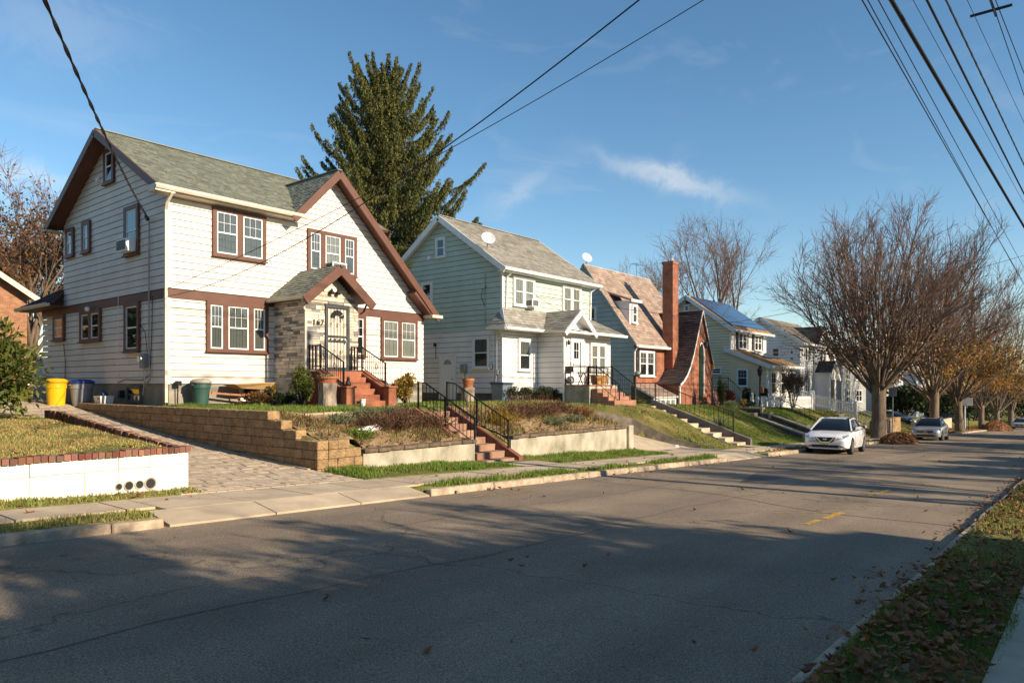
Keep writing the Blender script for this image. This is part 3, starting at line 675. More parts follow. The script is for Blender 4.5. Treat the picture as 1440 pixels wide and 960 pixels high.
def railing(par, pts, h, m=None, gap=.13, post_every=None, posts=(0, -1), bottom=.1, name='railing', scroll=False, sub='baluster'):
    """pts: base line; a top rail and bottom rail follow it, balusters between"""
    m = m or iron; pts = [Vector(p) for p in pts]; up = Vector((0, 0, 1)); mb = MB()
    mb.tube([p+up*h for p in pts], .022, 6); mb.tube([p+up*bottom for p in pts], .014, 5)
    R_ = mb.build(name, m, par)
    idx = sorted({(len(pts)+i) % len(pts) for i in posts})
    for i in idx: MB().bar(pts[i]-up*.05, pts[i]+up*(h+.03), .04).build('post', m, R_)
    L = [0]
    for a, b in zip(pts[:-1], pts[1:]): L.append(L[-1]+(b-a).length)
    s = gap
    while s < L[-1]-gap*.4:
        for k in range(len(pts)-1):
            if L[k] <= s <= L[k+1]:
                p = pts[k].lerp(pts[k+1], (s-L[k])/(L[k+1]-L[k])); MB().bar(p+up*bottom, p+up*h, .014).build(sub, m, R_)
        s += gap
    if scroll:
        for f in (.3, .7):
            s = L[-1]*f
            for k in range(len(pts)-1):
                if L[k] <= s <= L[k+1]:
                    d = (pts[k+1]-pts[k]).normalized(); p = pts[k].lerp(pts[k+1], (s-L[k])/(L[k+1]-L[k]))
                    cv = [p+up*(h*.55+.16*math.sin(t)*(1-t/9))+d*(.085*math.cos(t)*(1-t/9)) for t in np.linspace(0, 6.2, 16)]
                    MB().tube(cv, .008, 4).build('scroll', m, R_)
    return R_
def text(par, s, loc, size, m, rot=(PI/2, 0, 0), ext=.008, name='house_number', off_=0.0):
    cu = bpy.data.curves.new(name, 'FONT'); cu.body = s; cu.size = size; cu.extrude = ext; cu.offset = off_; cu.align_x = 'CENTER'
    t = bpy.data.objects.new(name, cu); COL.objects.link(t); dg = bpy.context.evaluated_depsgraph_get()
    me = bpy.data.meshes.new_from_object(t.evaluated_get(dg)); bpy.data.objects.remove(t); me.materials.clear(); me.materials.append(m)
    o = bpy.data.objects.new(name, me); COL.objects.link(o); o.parent = par; o.location = Vector(loc)-off(par); o.rotation_euler = rot
    return o
def steps(par, x0, x1, ys, zs, m, zb, name='step'):
    """flight rising towards +Y: ys front edges, zs tops"""
    for k, (y, z) in enumerate(zip(ys, zs)):
        MB().box(x0, x1, y, ys[-1]+.4 if k == len(ys)-1 else ys[k+1]+.02, zb, z).build(name, m, par, bevel=.012)

# ================================================================== HOUSE ONE: white siding, brown trim
h1 = thing('house', 'white house with brown trim, stone entry porch and red steps, nearest on the left', 'house', (10, 21.5, -.7), group='houses along the street')
X0, Y0 = 10.0, 21.5; YB = 29.8; RY = 25.6; RZ = 8.45; EZ = 5.85; SL = (RZ-EZ)/(RY-21.08)
def roofz(y): return RZ - SL*abs(y-RY)
def ext_side(z):
    if z < 5.55: return (Y0, YB)
    d = (RZ-.13-z)/SL
    return (max(Y0, RY-d), min(YB, RY+d)) if d > .05 else None
poly_wall(h1, 'X', X0, [(Y0, -.0), (YB, 0), (YB, 5.7), (RY, RZ-.15), (Y0, 5.7)], wall_core)
planks(h1, 'X', X0, ext_side, 2.88, RZ-.15, .21, white_sid)
planks(h1, 'X', X0, lambda z: (Y0, YB+2.2), 0.0, 2.62, .209, white_sid)
GX, GZ = 15.9, 7.7
def ext_front(z):
    r = GX+(GZ-.16-z)/.9755
    if z < 2.9: return (X0, 20.5)
    if z < 5.62: return (X0, min(r, 20.5))
    l = GX-(GZ-.16-z)/1.05
    return (l, r) if r-l > .04 else None
poly_wall(h1, 'Y', Y0, [(X0+.2, 0), (20.5, 0), (20.5, 2.9), (GX, GZ-.2), (14.1, 5.7), (X0+.2, 5.7)], wall_core)
planks(h1, 'Y', Y0, ext_front, 2.88, GZ-.17, .21, white_sid)
planks(h1, 'Y', Y0, ext_front, 0.0, 2.62, .209, white_sid)
for (a, z0_, z1_) in ((0, 0, 2.62), (0, 2.9, 5.6)): MB().box(X0-.032, X0+.05, Y0-.032, Y0+.05, z0_, z1_).build('corner_board', white_tr, h1)
for (za, zb) in ((2.60, 2.86),):
    MB().box(X0-.045, X0, Y0-.045, YB+2.2, za, zb).build('band_board', brown, h1)
    MB().box(X0+.002, 13.5, Y0-.045, Y0, za, zb).build('band_board', brown, h1); MB().box(15.75, 20.5, Y0-.045, Y0, za, zb).build('band_board', brown, h1)
MB().box(X0+.03, 20.45, Y0+.03, 21.8, -1.0, 0).build('foundation', found, h1); MB().box(X0+.03, 10.3, 21.8, YB+2.2, -1.2, -.001).build('foundation', found, h1)
# other walls (away from the street)
MB().box(10.16, 18, YB-.16, YB, -.9, 5.7).build('wall', white_sid, h1); MB().box(17.85, 18, 21.7, YB-.16, -.9, 5.7).build('wall', white_sid, h1)
MB().prism([(18, Y0+.2, 5.7), (18, YB, 5.7), (18, RY, RZ-.15)], (-.1, 0, 0)).build('wall', white_sid, h1)
MB().box(20.35, 20.5, 21.7, 29.3, -.9, 3.1).build('wall', white_sid, h1); MB().box(18, 20.35, 29.2, 29.3, -.9, 3.6).build('wall', white_sid, h1)
MB().box(10.16, 12.6, 31.9, 32.0, -.9, 2.7).build('wall', white_sid, h1)
# main roof
roof_plane(h1, [(9.5, 21.08, EZ), (14.3, 21.08, EZ), (14.3, RY, RZ), (9.5, RY, RZ)], shingle_gr, brown, row=.14, w=.22)
roof_plane(h1, [(14.3, 21.72, roofz(21.72)), (18.0, 21.72, roofz(21.72)), (18.0, RY, RZ), (14.3, RY, RZ)], shingle_gr, brown, row=.14, w=.22)
roof_plane(h1, [(18.0, 21.3, roofz(21.3)), (18.45, 21.3, roofz(21.3)), (18.45, RY, RZ), (18.0, RY, RZ)], shingle_gr, brown, row=.14, w=.22)
roof_plane(h1, [(18.45, 30.12, EZ), (9.5, 30.12, EZ), (9.5, RY, RZ), (18.45, RY, RZ)], shingle_gr, brown, row=.3, w=.6)
MB().bar((9.5, RY, RZ+.012), (18.45, RY, RZ+.012), .2, .03).build('ridge_cap', shingle_gr, h1)
for (ya, yb) in ((21.0, RY), (30.2, RY)): 
    board(h1, (9.475, ya, roofz(ya)-.12), (9.475, yb, roofz(yb)-.12), .05, .24, brown)
    board(h1, (18.47, max(ya, 21.25), roofz(max(ya, 21.25))-.12), (18.47, yb, roofz(yb)-.12), .04, .24, brown)
gutter(h1, (9.4, 21.06, EZ-.16), (14.55, 21.06, EZ-.16), cream_trim, .13); MB().box(9.42, 14.2, 21.07, 21.48, EZ-.2, EZ-.165).build('soffit', cream_trim, h1)
gutter(h1, (9.9, 30.15, EZ-.16), (9.4, 30.15, EZ-.16), cream_trim, .13); MB().box(9.4, 10, 29.82, 30.2, EZ-.2, EZ-.165).build('soffit', cream_trim, h1)
MB().box(9.4, 9.98, 21.0, 21.46, EZ-.22, EZ-.02).build('eave_return', cream_trim, h1)
# cross gable with its long right slope
roof_plane(h1, [(20.9, 29.5, 7.7-5.0*.9755), (20.9, 21.0, 7.7-5.0*.9755), (GX, 21.0, GZ), (GX, 24.3, GZ), (17.9, 29.5, 7.7-2*.9755)], shingle_gr, brown, row=.16, w=.3)
roof_plane(h1, [(14.12, 21.0, GZ-1.78*1.04), (14.12, 21.06, GZ-1.78*1.04), (GX, 24.3, GZ), (GX, 21.0, GZ)], shingle_gr, brown, row=.14, w=.22)
MB().bar((GX, 20.98, GZ+.012), (GX, 24.3, GZ+.012), .2, .03).build('ridge_cap', shingle_gr, h1)
board(h1, (GX, 20.975, GZ-.13), (20.93, 20.975, 7.7-5.03*.9755-.13), .05, .26, brown); board(h1, (GX, 20.972, GZ-.13), (14.0, 20.972, GZ-1.9*1.04-.13), .05, .26, brown)
MB().hexa([(19.55, 21.0, 3.62), (20.62, 21.0, 2.72), (20.62, 21.47, 2.72), (19.55, 21.47, 3.62)], [(19.75, 21.0, 3.86), (20.8, 21.0, 2.86), (20.8, 21.47, 2.86), (19.75, 21.47, 3.86)]).build('soffit_return', brown, h1)
MB().box(20.45, 21.05, 20.9, 21.5, 2.72, 2.84).build('eave_return', cream_trim, h1)
gutter(h1, (20.9, 20.95, 2.72), (20.9, 29.5, 2.72), cream_trim, .12)
# rear one-storey wing with its hipped roof
roof_plane(h1, [(9.45, 33.0, 3.0), (9.45, 29.5, 3.0), (10.0, 29.82, 3.55), (10.0, 30.2, 3.55)], shingle_bk, brown, row=.2, w=.3)
roof_plane(h1, [(12.9, 33.0, 3.0), (9.45, 33.0, 3.0), (10.0, 30.2, 3.55), (12.4, 30.2, 3.55)], shingle_bk, brown, row=.3, w=.5)
gutter(h1, (9.43, 33.05, 2.86), (9.43, 29.5, 2.86), cream_trim, .12); MB().box(9.45, 9.98, 29.5, 32.9, 2.84, 2.9).build('soffit', brown, h1)
# windows, side wall
window(h1, 'X', X0, 25.2, 26.02, 6.7, 7.92, 1, brown, cw=.15)
window(h1, 'X', X0, 28.7, 29.45, 4.62, 5.72, 1, brown, cw=.15); window(h1, 'X', X0, 27.2, 27.92, 4.6, 5.76, 1, brown, cw=.15)
window(h1, 'X', X0, 23.35, 24.4, 4.1, 5.72, 1, brown, cw=.14, fill=curtain_lt, lower=.52)
ac_unit(h1, 'X', X0, 23.5, 24.25, 4.2, 4.6)
window(h1, 'X', X0, 29.6, 30.7, 1.6, 2.6, 1, brown, cw=.15); window(h1, 'X', X0, 26.3, 28.1, 1.45, 2.6, 2, brown, cw=.14, mull=.2)
window(h1, 'X', X0, 23.3, 24.4, 1.0, 2.62, 1, brown, cw=.13)
window(h1, 'X', X0+.03, 23.25, 24.25, -.6, -.06, 1, dark_found, fr=iron, cw=.06, sill=False)
# windows, front
window(h1, 'Y', Y0, 11.36, 13.22, 4.02, 5.6, 2, brown, grid=(3, 2), fill=curtain_md, lower=0, cw=.13, mull=.2)
window(h1, 'Y', Y0, 14.85, 17.0, 3.97, 5.5, 3, brown, grid=(3, 2), fill=[curtain_md, curtain_lt, curtain_md], cw=.12, mull=.2, widths=[.28, .44, .28])
ac_unit(h1, 'Y', Y0, 15.62, 16.25, 3.95, 4.38, .4)
window(h1, 'Y', Y0, 11.16, 13.3, 1.0, 2.62, 3, brown, grid=(3, 2), fill=[curtain_md, curtain_md, curtain_md], lower=0, cw=.12, mull=.18, widths=[.27, .46, .27])
window(h1, 'Y', Y0, 16.6, 17.44, 1.0, 2.6, 1, brown, grid=(3, 2), cw=.12)
window(h1, 'Y', Y0, 18.2, 20.1, .95, 2.6, 2, brown, grid=(3, 2), fill=[curtain_lt, curtain_lt], cw=.12, mull=.2)
window(h1, 'Y', Y0+.03, 12.3, 13.0, -.62, -.04, 1, cream_trim, cw=.07, sill=False)
downspout(h1, [(9.9, 21.02, 5.65), (9.86, 21.25, 5.42), (9.9, 21.42, 5.2), (9.9, 21.42, -.55)], cream_trim, .085)
# electric meter, conduit, cables, floodlight, chimes
MB().box(9.82, 9.97, 22.75, 23.05, .5, .95).build('meter_box', M('meter_gray', (.30, .31, .31), rough=.5), h1, bevel=.02)
MB().add(*(lambda: (lambda n: ([(9.82-.09*q, 22.9+.1*math.cos(k*2*PI/n), .78+.1*math.sin(k*2*PI/n)) for q in (0, 1) for k in range(n)], [(k, (k+1) % n, n+(k+1) % n, n+k) for k in range(n)]+[tuple(range(n, 2*n))]))(14))()).build('meter_dial', alu, h1)
MB().tube([(9.93, 22.6, 5.05), (9.93, 22.62, 2.9), (9.92, 22.6, 1.0), (9.93, 22.55, .2), (9.93, 22.8, -.05)], .022, 6).build('conduit', M('conduit_gray', (.4, .38, .36), rough=.6), h1)
MB().tube([(9.9, 22.62, 5.05), (9.82, 22.6, 5.16), (9.82, 22.4, 5.05)], .045, 8).build('weather_head', iron, h1)
MB().tube([(9.95, 22.42, 2.7), (9.94, 22.45, 1.4), (9.95, 22.6, .3), (9.94, 23.1, .12), (9.94, 24.4, .15), (9.94, 24.9, .05)], .012, 5).build('wall_cable', cable_m, h1)
MB().tube([(9.95, 23.3, 1.9), (9.94, 22.9, 1.6), (9.94, 22.75, 1.0)], .01, 5).build('wall_cable', cable_m, h1)
MB().tube([(9.95, 29.7, 1.5), (9.94, 29.5, .8), (9.95, 29.6, -.2)], .012, 5).build('wall_cable', cable_m, h1)
MB().tube([(9.95, 24.9, 2.9), (9.95, 24.95, 1.2), (9.95, 24.9, .2)], .01, 5).build('wall_cable', white_tr, h1)
MB().lathe((9.85, 27.2, 2.62), [(.06, -.08), (.1, 0), (.06, .08)], 10).build('wall_lamp', white_vinyl, h1, smooth=True)
MB().box(9.88, 9.97, 26.45, 26.6, 6.95, 7.1).build('floodlight', white_vinyl, h1)
MB().tube([(9.93, 22.95, .5), (9.93, 22.9, .1), (9.9, 23.0, -.35)], .02, 6).build('pipe', alu, h1); MB().box(9.86, 9.99, 24.55, 24.7, -.45, -.2).build('vent', black_pl, h1)
# stone entry porch
VX0, VX1, VY = 13.57, 15.69, 19.7
MB().box(VX0+.05, VX1-.05, VY+.05, Y0, -.7, 2.8).build('porch_wall', M('stone_mortar', (.40, .34, .28), rough=.95, bump=.4), h1)
MB().prism([(VX0+.05, VY+.05, 2.8), (VX1-.05, VY+.05, 2.8), (14.63, VY+.05, 3.72)], (0, 1.7, 0)).build('porch_wall', bpy.data.materials['stone_mortar'], h1)
def stones(ax, c, a0, a1, z0, z1, skip=None, roofline=None):
    z = z0; 
    while z < z1-.03:
        h = random.choice((.06, .075, .09, .11, .14)); e = min(z+h, z1); a = a0
        lo, hi = (a0, a1) if not roofline else roofline(z, e)
        a = lo
        while a < hi-.03:
            L = random.uniform(.2, .6) if h > .085 else random.uniform(.3, .85); b = min(a+L, hi)
            if hi-b < .1: b = hi
            segs = [(a, b)]
            if skip and e > skip[2]+.01 and z < skip[3]-.01:
                segs = [(max(a, a), min(b, skip[0])), (max(a, skip[1]), b)]
            for (p, q) in segs:
                if q-p > .03:
                    d = random.uniform(.045, .075); pb(MB(), ax, c+.05, p+.006, q-.006, z+.006, e-.006, 0, d).build('stone', stone_v if random.random() < .78 else stone_dk, h1)
            a = b
        z = e
stones('X', VX0, VY, Y0, -.6, 2.74)
stones('Y', VY, VX0, VX1, -.0, 2.76, skip=(14.3, 15.3, .4, 2.66))
stones('Y', VY, VX0, VX1, 2.76, 3.66, roofline=lambda z, e: (14.63-max(.02, (3.72-e)/.9), 14.63+max(.02, (3.72-e)/.9)))
def vz(x): return 3.95-.83*abs(x-14.63)
roof_plane(h1, [(13.3, 21.5, vz(13.3)), (13.3, 19.28, vz(13.3)), (14.63, 19.28, 3.95), (14.63, 21.5, 3.95)], shingle_gr, brown, row=.14, w=.22)
roof_plane(h1, [(15.96, 19.28, vz(15.96)), (15.96, 21.5, vz(15.96)), (14.63, 21.5, 3.95), (14.63, 19.28, 3.95)], shingle_gr, brown, row=.14, w=.22)
board(h1, (14.63, 19.25, 3.95-.15), (13.25, 19.25, vz(13.25)-.15), .06, .3, brown); board(h1, (14.63, 19.246, 3.95-.15), (16.01, 19.246, vz(16.01)-.15), .06, .3, brown)
gutter(h1, (13.32, 21.45, 2.72), (13.32, 19.25, 2.72), cream_trim, .11)
downspout(h1, [(13.3, 19.5, 2.75), (13.36, 19.56, 2.5), (13.5, 19.6, 2.35), (13.5, 19.6, -.4)], cream_trim, .075)
downspout(h1, [(15.9, 19.5, 2.75), (15.85, 19.6, 2.5), (15.74, 19.7, 2.4)], brown, .06)
for sx in (-.13, .13): MB().lathe((14.63+sx, 19.58, 3.05), [(.03, .1), (.075, .02), (.085, -.06)], 10).build('floodlight', black_pl, h1, smooth=True)
MB().box(14.56, 14.7, 19.6, 19.66, 3.08, 3.2).build('lamp_mount', white_vinyl, h1)
# door
dr = MB(); DY = VY-.03
for (a, b, z0_, z1_) in ((14.31, 14.41, .44, 2.64), (15.19, 15.29, .44, 2.64), (14.41, 15.19, 2.54, 2.64), (14.41, 15.19, .44, .56), (14.41, 15.19, 1.42, 1.47), (14.41, 15.19, 1.58, 1.63)): dr.box(a, b, DY-.03, DY+.05, z0_, z1_)
door = dr.build('security_door', M('dark_gray_paint', (.06, .065, .07), rough=.45), h1)
MB().box(14.41, 15.19, DY+.03, DY+.05, .5, 2.6).build('door_panel', M('cream_door', (.74, .66, .54), rough=.4, var=.1, scale=2), door)
for i in range(1, 6):
    x = 14.41+.78*i/6; mb = MB().tube([(x, DY-.012, .52), (x, DY-.012, 2.56)], .009, 5); mb.build('bar', iron, door)
for zc in (.95, 2.02):
    for i in range(5):
        x = 14.52+i*.14; cv = [(x+.055*math.cos(t)*(1-t/8), DY-.018, zc+(.12 if i % 2 else -.05)+.1*math.sin(t)*(1-t/8)) for t in np.linspace(0, 5.8, 14)]; MB().tube(cv, .007, 4).build('scroll', iron, door)
for i in range(6):
    a = PI*(i+.5)/6; r0, r1 = .1, .27; c_ = (14.8, 2.22); da = PI/6*.42
    MB().prism([(c_[0]+r*math.cos(a+s*da), DY-.014, c_[1]+r*math.sin(a+s*da)) for r, s in ((r0, -1), (r1, -1), (r1, 1), (r0, 1))], (0, .008, 0)).build('fan_leaf', iron, door)
for i in range(4): MB().lathe((14.52+i*.18, DY-.02, 1.5), [(.012, -.03), (.03, 0), (.012, .03)], 8).build('rosette', iron, door)
MB().bar((15.13, DY-.05, 1.5), (15.13, DY-.05, 1.38), .03).build('handle', alu, door)
for s_, x in (('1', 13.87), ('6', 14.03), ('7', 14.19)): text(h1, s_, (x, VY-.05, 1.95), .25, iron, off_=.004)
# stoop: red steps, flank walls, pillars and iron rails
st = MB().box(13.9, 15.3, 18.95, 19.66, -.8, .42).build('stoop', red_step, h1, bevel=.012)
steps(st, 13.88, 15.27, [17.75, 17.99, 18.23, 18.47, 18.71], [-.53, -.34, -.15, .04, .23], red_step, -.9)
for (a, b) in ((13.6, 13.88), (15.28, 15.56)):
    MB().prism([(a, 17.9, -.9), (a, 19.68, -.9), (a, 19.68, .40), (a, 19.15, .40), (a, 17.9, -.18)], (b-a, 0, 0)).build('flank_wall', M('dark_red_masonry', (.22, .065, .04), rough=.85, var=.2, bump=.3) if 'dark_red_masonry' not in bpy.data.materials else bpy.data.materials['dark_red_masonry'], st)
    MB().hexa([(a-.04, 17.88, -.18), (b+.04, 17.88, -.18), (b+.04, 19.15, .405), (a-.04, 19.15, .405)], [(a-.04, 17.88, -.1), (b+.04, 17.88, -.1), (b+.04, 19.15, .48), (a-.04, 19.15, .48)]).build('flank_cap', red_step, st, bevel=.01)
    MB().box(a-.04, b+.04, 19.15, 19.6, .405, .47).build('flank_cap', cream_trim, st)
    MB().box(a-.02, b+.03, 17.6, 17.88, -.9, -.12).build('pillar', red_step, st, bevel=.015); MB().box(a-.05, b+.06, 17.56, 17.91, -.12, -.06).build('pillar_cap', red_step, st, bevel=.012)
    xc = (a+b)/2
    railing(st, [(xc, 19.55, .47), (xc, 19.15, .47), (xc, 17.95, -.10)], .78, posts=(0, 1, 2), gap=.12, scroll=True)
    railing(st, [(xc-.12 if a < 14 else xc-.12, 19.55, .47), (xc+.12, 19.55, .47)], .78, posts=(0, 1), gap=.11)

# ================================================================== HOUSE TWO: mint upper storey, white below
h2 = thing('house', 'mint green house with white lower storey, light gray shingle roof and satellite dish', 'house', (23.8, 20, -.85), group='houses along the street')
A0, B0, B1 = 23.8, 20.0, 27.6; PY, PZ, QZ = 23.6, 7.85, 5.1
sf = (PZ-QZ)/(PY-19.65)
def e2(z):
    if z < 4.95: return (B0, B1)
    d = (PZ-.14-z)/sf; return (max(B0, PY-d), min(B1, PY+d)) if d > .05 else None
poly_wall(h2, 'X', A0, [(B0, -.3), (B1, -.3), (B1, 5.1), (PY, PZ-.16), (B0, 5.1)], wall_core)
planks(h2, 'X', A0, e2, 2.38, PZ-.16, .235, mint_sid); planks(h2, 'X', A0, e2, -.42, 2.32, .235, white_sid2)
MB().box(A0-.03, A0, B0, B1, 2.30, 2.38).build('trim_board', white_tr, h2)
poly_wall(h2, 'Y', B0, [(A0+.2, -.3), (30.8, -.3), (30.8, 5.1), (A0+.2, 5.1)], wall_core)
planks(h2, 'Y', B0, lambda z: (A0, 30.8), 3.1, 4.92, .235, mint_sid); planks(h2, 'Y', B0, lambda z: (A0, 26.32), -.42, 2.6, .235, white_sid2)
for (z0_, z1_) in ((-.42, 2.3), (2.4, 4.95)): MB().box(A0-.034, A0+.06, B0-.034, B0+.06, z0_, z1_).build('corner_board', white_tr, h2)
MB().box(30.74, 30.84, B0-.03, B0+.05, 2.9, 4.95).build('corner_board', white_tr, h2)
MB().box(A0+.02, 30.8, B0+.02, B1, -1.3, -.42).build('foundation', dark_found, h2)
MB().box(30.65, 30.8, B0+.16, B1, -.42, 5.1).build('wall', mint_sid, h2); MB().box(A0+.16, 30.65, B1-.15, B1, -.42, 5.1).build('wall', mint_sid, h2)
MB().prism([(30.8, B0+.1, 5.1), (30.8, B1, 5.1), (30.8, PY, PZ-.16)], (-.1, 0, 0)).build('wall', mint_sid, h2)
roof_plane(h2, [(23.45, 19.62, QZ), (31.15, 19.62, QZ), (31.15, PY, PZ), (23.45, PY, PZ)], shingle_lt, white_tr, row=.16, w=.32)
roof_plane(h2, [(31.15, 27.58, QZ), (23.45, 27.58, QZ), (23.45, PY, PZ), (31.15, PY, PZ)], shingle_lt, white_tr, row=.3, w=.6)
MB().bar((23.45, PY, PZ+.012), (31.15, PY, PZ+.012), .2, .03).build('ridge_cap', shingle_lt, h2)
for ya in (19.55, 27.65): board(h2, (23.43, ya, PZ-sf*abs(ya-PY)-.12), (23.43, PY, PZ-.12), .045, .25, white_tr); board(h2, (31.17, ya, PZ-sf*abs(ya-PY)-.12), (31.17, PY, PZ-.12), .045, .25, white_tr)
gutter(h2, (23.4, 19.6, QZ-.17), (31.2, 19.6, QZ-.17), white_tr, .13); MB().box(23.45, 31.1, 19.62, 19.98, QZ-.2, QZ-.175).build('soffit', white_tr, h2)
window(h2, 'X', A0, 23.42, 24.05, 5.9, 6.88, 1, white_tr, cw=.08, fill=None); window(h2, 'X', A0, 24.3, 25.05, 3.5, 4.86, 1, white_tr, cw=.08)
window(h2, 'X', A0, 20.68, 21.7, .66, 2.14, 1, white_tr, cw=.1, fill=curtain_md, lower=.5)
MB().box(A0-.06, A0, 24.45, 24.62, 5.92, 6.1).build('vent', white_vinyl, h2)
window(h2, 'Y', B0, 24.5, 26.06, 3.46, 4.84, 2, white_tr, cw=.1, fill=[curtain_lt, curtain_lt], mull=.14); window(h2, 'Y', B0, 28.28, 29.88, 3.46, 4.84, 2, white_tr, cw=.1, fill=[curtain_lt, curtain_lt], mull=.14)
ac_unit(h2, 'Y', B0, 25.42, 25.92, 3.5, 3.85, .35)
window(h2, 'Y', B0, 24.85, 25.8, .56, 2.06, 1, white_tr, cw=.1, fill=curtain_md, lower=.5)
# side door
sdr = pb(MB(), 'X', A0, 22.85, 23.72, -.7, 1.3, .03, .06).build('side_door', white_vinyl, h2)
for (a, b, z0_, z1_) in ((22.75, 22.85, -.7, 1.4), (23.72, 23.82, -.7, 1.4), (22.85, 23.72, 1.3, 1.4)): pb(MB(), 'X', A0, a, b, z0_, z1_, .02, .08).build('door_frame', white_tr, sdr)
MB().prism([(A0-.065, 23.28+.25*math.cos(t), .92+.22*math.sin(t)) for t in np.linspace(0, PI, 10)], (.01, 0, 0)).build('fanlight', curtain_lt, sdr)
for (a, b) in ((22.95, 23.24), (23.33, 23.62)): pb(MB(), 'X', A0, a, b, -.5, .8, .06, .068).build('door_panel', white_vinyl, sdr)
MB().lathe((A0-.1, 22.95, .25), [(.02, -.03), (.035, 0), (.02, .03)], 8).build('handle', alu, sdr)
MB().box(A0-.16, A0-.02, 22.05, 22.4, .52, .92).build('meter_box', bpy.data.materials['meter_gray'], h2, bevel=.02)
for (y, z) in ((20.5, .75), (20.15, .5)): MB().box(A0-.12, A0-.02, y, y+.16, z-.1, z+.16).build('gas_meter', alu, h2, bevel=.03)
for y in (20.42, 20.25): MB().tube([(A0-.05, y, 2.4), (A0-.05, y, .6), (A0-.06, y+.05, .1)], .03, 6).build('conduit', white_tr, h2)
MB().tube([(A0-.05, 20.95, 4.9), (A0-.05, 20.95, 2.7)], .025, 6).build('conduit', bpy.data.materials['conduit_gray'], h2)
MB().tube([(A0-.05, 20.9, 4.3), (A0-.16, 21.0, 4.2), (A0-.1, 21.15, 3.9), (A0-.05, 20.98, 3.5)], .012, 5).build('wall_cable', cable_m, h2)
MB().tube([(A0-.06, 24.05, 1.9), (A0-.06, 24.05, 1.2)], .012, 5).build('wall_cable', cable_m, h2); MB().lathe((A0-.12, 24.05, 1.85), [(.05, -.08), (.08, 0), (.03, .1)], 8).build('wall_lamp', black_pl, h2)
MB().tube([(A0-.05, 22.2, .5), (A0-.05, 22.15, .0), (A0-.05, 21.7, -.2)], .012, 5).build('wall_cable', cable_m, h2)
downspout(h2, [(24.1, 19.7, 4.9), (24.05, 19.92, 4.7), (24.02, 19.94, 3.3)], white_tr); downspout(h2, [(30.95, 19.7, 4.9), (30.78, 19.93, 4.7), (30.75, 19.94, 3.2)], white_tr)
# satellite dish
sdsh = MB().tube([(23.62, 20.75, 5.86), (23.5, 20.62, 6.0), (23.45, 20.5, 6.25)], .025, 6).build('satellite_dish', alu, h2)
def dish(par, c, r, nrm, m):
    n = Vector(nrm).normalized(); a = n.orthogonal().normalized(); b = n.cross(a); mb = MB(); K = 18
    v = []; 
    for i, f in enumerate((0.02, .4, .75, 1)):
        for k in range(K): t = 2*PI*k/K; v.append(Vector(c)+a*(r*f*math.cos(t))+b*(r*1.1*f*math.sin(t))+n*(.12*r*f*f*2))
    mb.add(v, [(i*K+k, i*K+(k+1) % K, (i+1)*K+(k+1) % K, (i+1)*K+k) for i in range(3) for k in range(K)]+[tuple(range(K))])
    mb.add([p-n*.012 for p in v], [(i*K+k, (i+1)*K+k, (i+1)*K+(k+1) % K, i*K+(k+1) % K) for i in range(3) for k in range(K)])
    mb.build('dish', m, par, smooth=True)
    MB().tube([Vector(c)-b*r*.9, Vector(c)+n*r*.9-b*r*.3], .015, 5).build('feed_arm', alu, par)
dish(sdsh, (23.4, 20.45, 6.35), .29, (-.75, -.9, .55), M('dish_gray', (.72, .71, .69), rough=.5))
# projecting entry and sun porch with wrap-round skirt roof
EX0, EX1, EY = 26.3, 28.2, 18.5; SY = 18.8
MB().box(EX0+.05, EX1-.05, EY+.05, B0, -.9, 2.5).build('entry_wall', wall_core, h2); MB().box(EX1-.05, 30.85, SY+.05, B0, -.9, 2.4).build('porch_wall', wall_core, h2)
planks(h2, 'X', EX0+.05, lambda z: (EY+.02, B0), -.42, 2.45, .235, white_sid2); planks(h2, 'Y', EY+.05, lambda z: (EX0+.02, EX1), -.42, 2.45, .235, white_sid2)
planks(h2, 'Y', SY+.05, lambda z: (EX1, 30.85), -.42, 2.35, .235, white_sid2)
MB().box(30.85, 30.88, SY+.02, B0, -.42, 2.4).build('siding_panel', white_sid2, h2)
pz0, pz1 = 2.5, 3.38
roof_plane(h2, [(23.28, 19.38, pz0), (26.0, 19.38, pz0), (27.0, 19.97, pz1), (23.82, 19.97, pz1)], shingle_lt, white_tr, row=.15, w=.3)
roof_plane(h2, [(23.28, 20.35, pz0), (23.28, 19.38, pz0), (23.78, 19.97, pz1), (23.78, 20.2, pz1-.2)], shingle_lt, white_tr, row=.15, w=.3)
roof_plane(h2, [(27.6, 18.2, pz0-.05), (31.25, 18.2, pz0-.05), (30.9, 19.97, pz1-.1), (27.6, 19.97, pz1-.1)], shingle_lt, white_tr, row=.15, w=.3)
gutter(h2, (23.25, 19.36, pz0-.15), (26.0, 19.36, pz0-.15), white_tr, .12); gutter(h2, (23.26, 20.35, pz0-.15), (23.26, 19.3, pz0-.15), white_tr, .12); gutter(h2, (28.2, 18.18, pz0-.2), (31.3, 18.18, pz0-.2), white_tr, .12)
MB().box(23.3, 26.2, 19.4, 19.97, pz0-.14, pz0-.11).build('soffit', white_tr, h2)
def gz(x): return 3.4-.82*abs(x-27.08)
roof_plane(h2, [(25.86, 19.97, gz(25.86)), (25.86, 18.05, gz(25.86)), (27.08, 18.05, 3.4), (27.08, 19.97, 3.4)], shingle_lt, white_tr, row=.15, w=.3)
roof_plane(h2, [(28.3, 18.05, gz(28.3)), (28.3, 19.97, gz(28.3)), (27.08, 19.97, 3.4), (27.08, 18.05, 3.4)], shingle_lt, white_tr, row=.15, w=.3)
board(h2, (27.08, 18.02, 3.27), (25.8, 18.02, gz(25.8)-.13), .05, .2, white_tr); board(h2, (27.08, 18.016, 3.27), (28.36, 18.016, gz(28.36)-.13), .05, .2, white_tr)
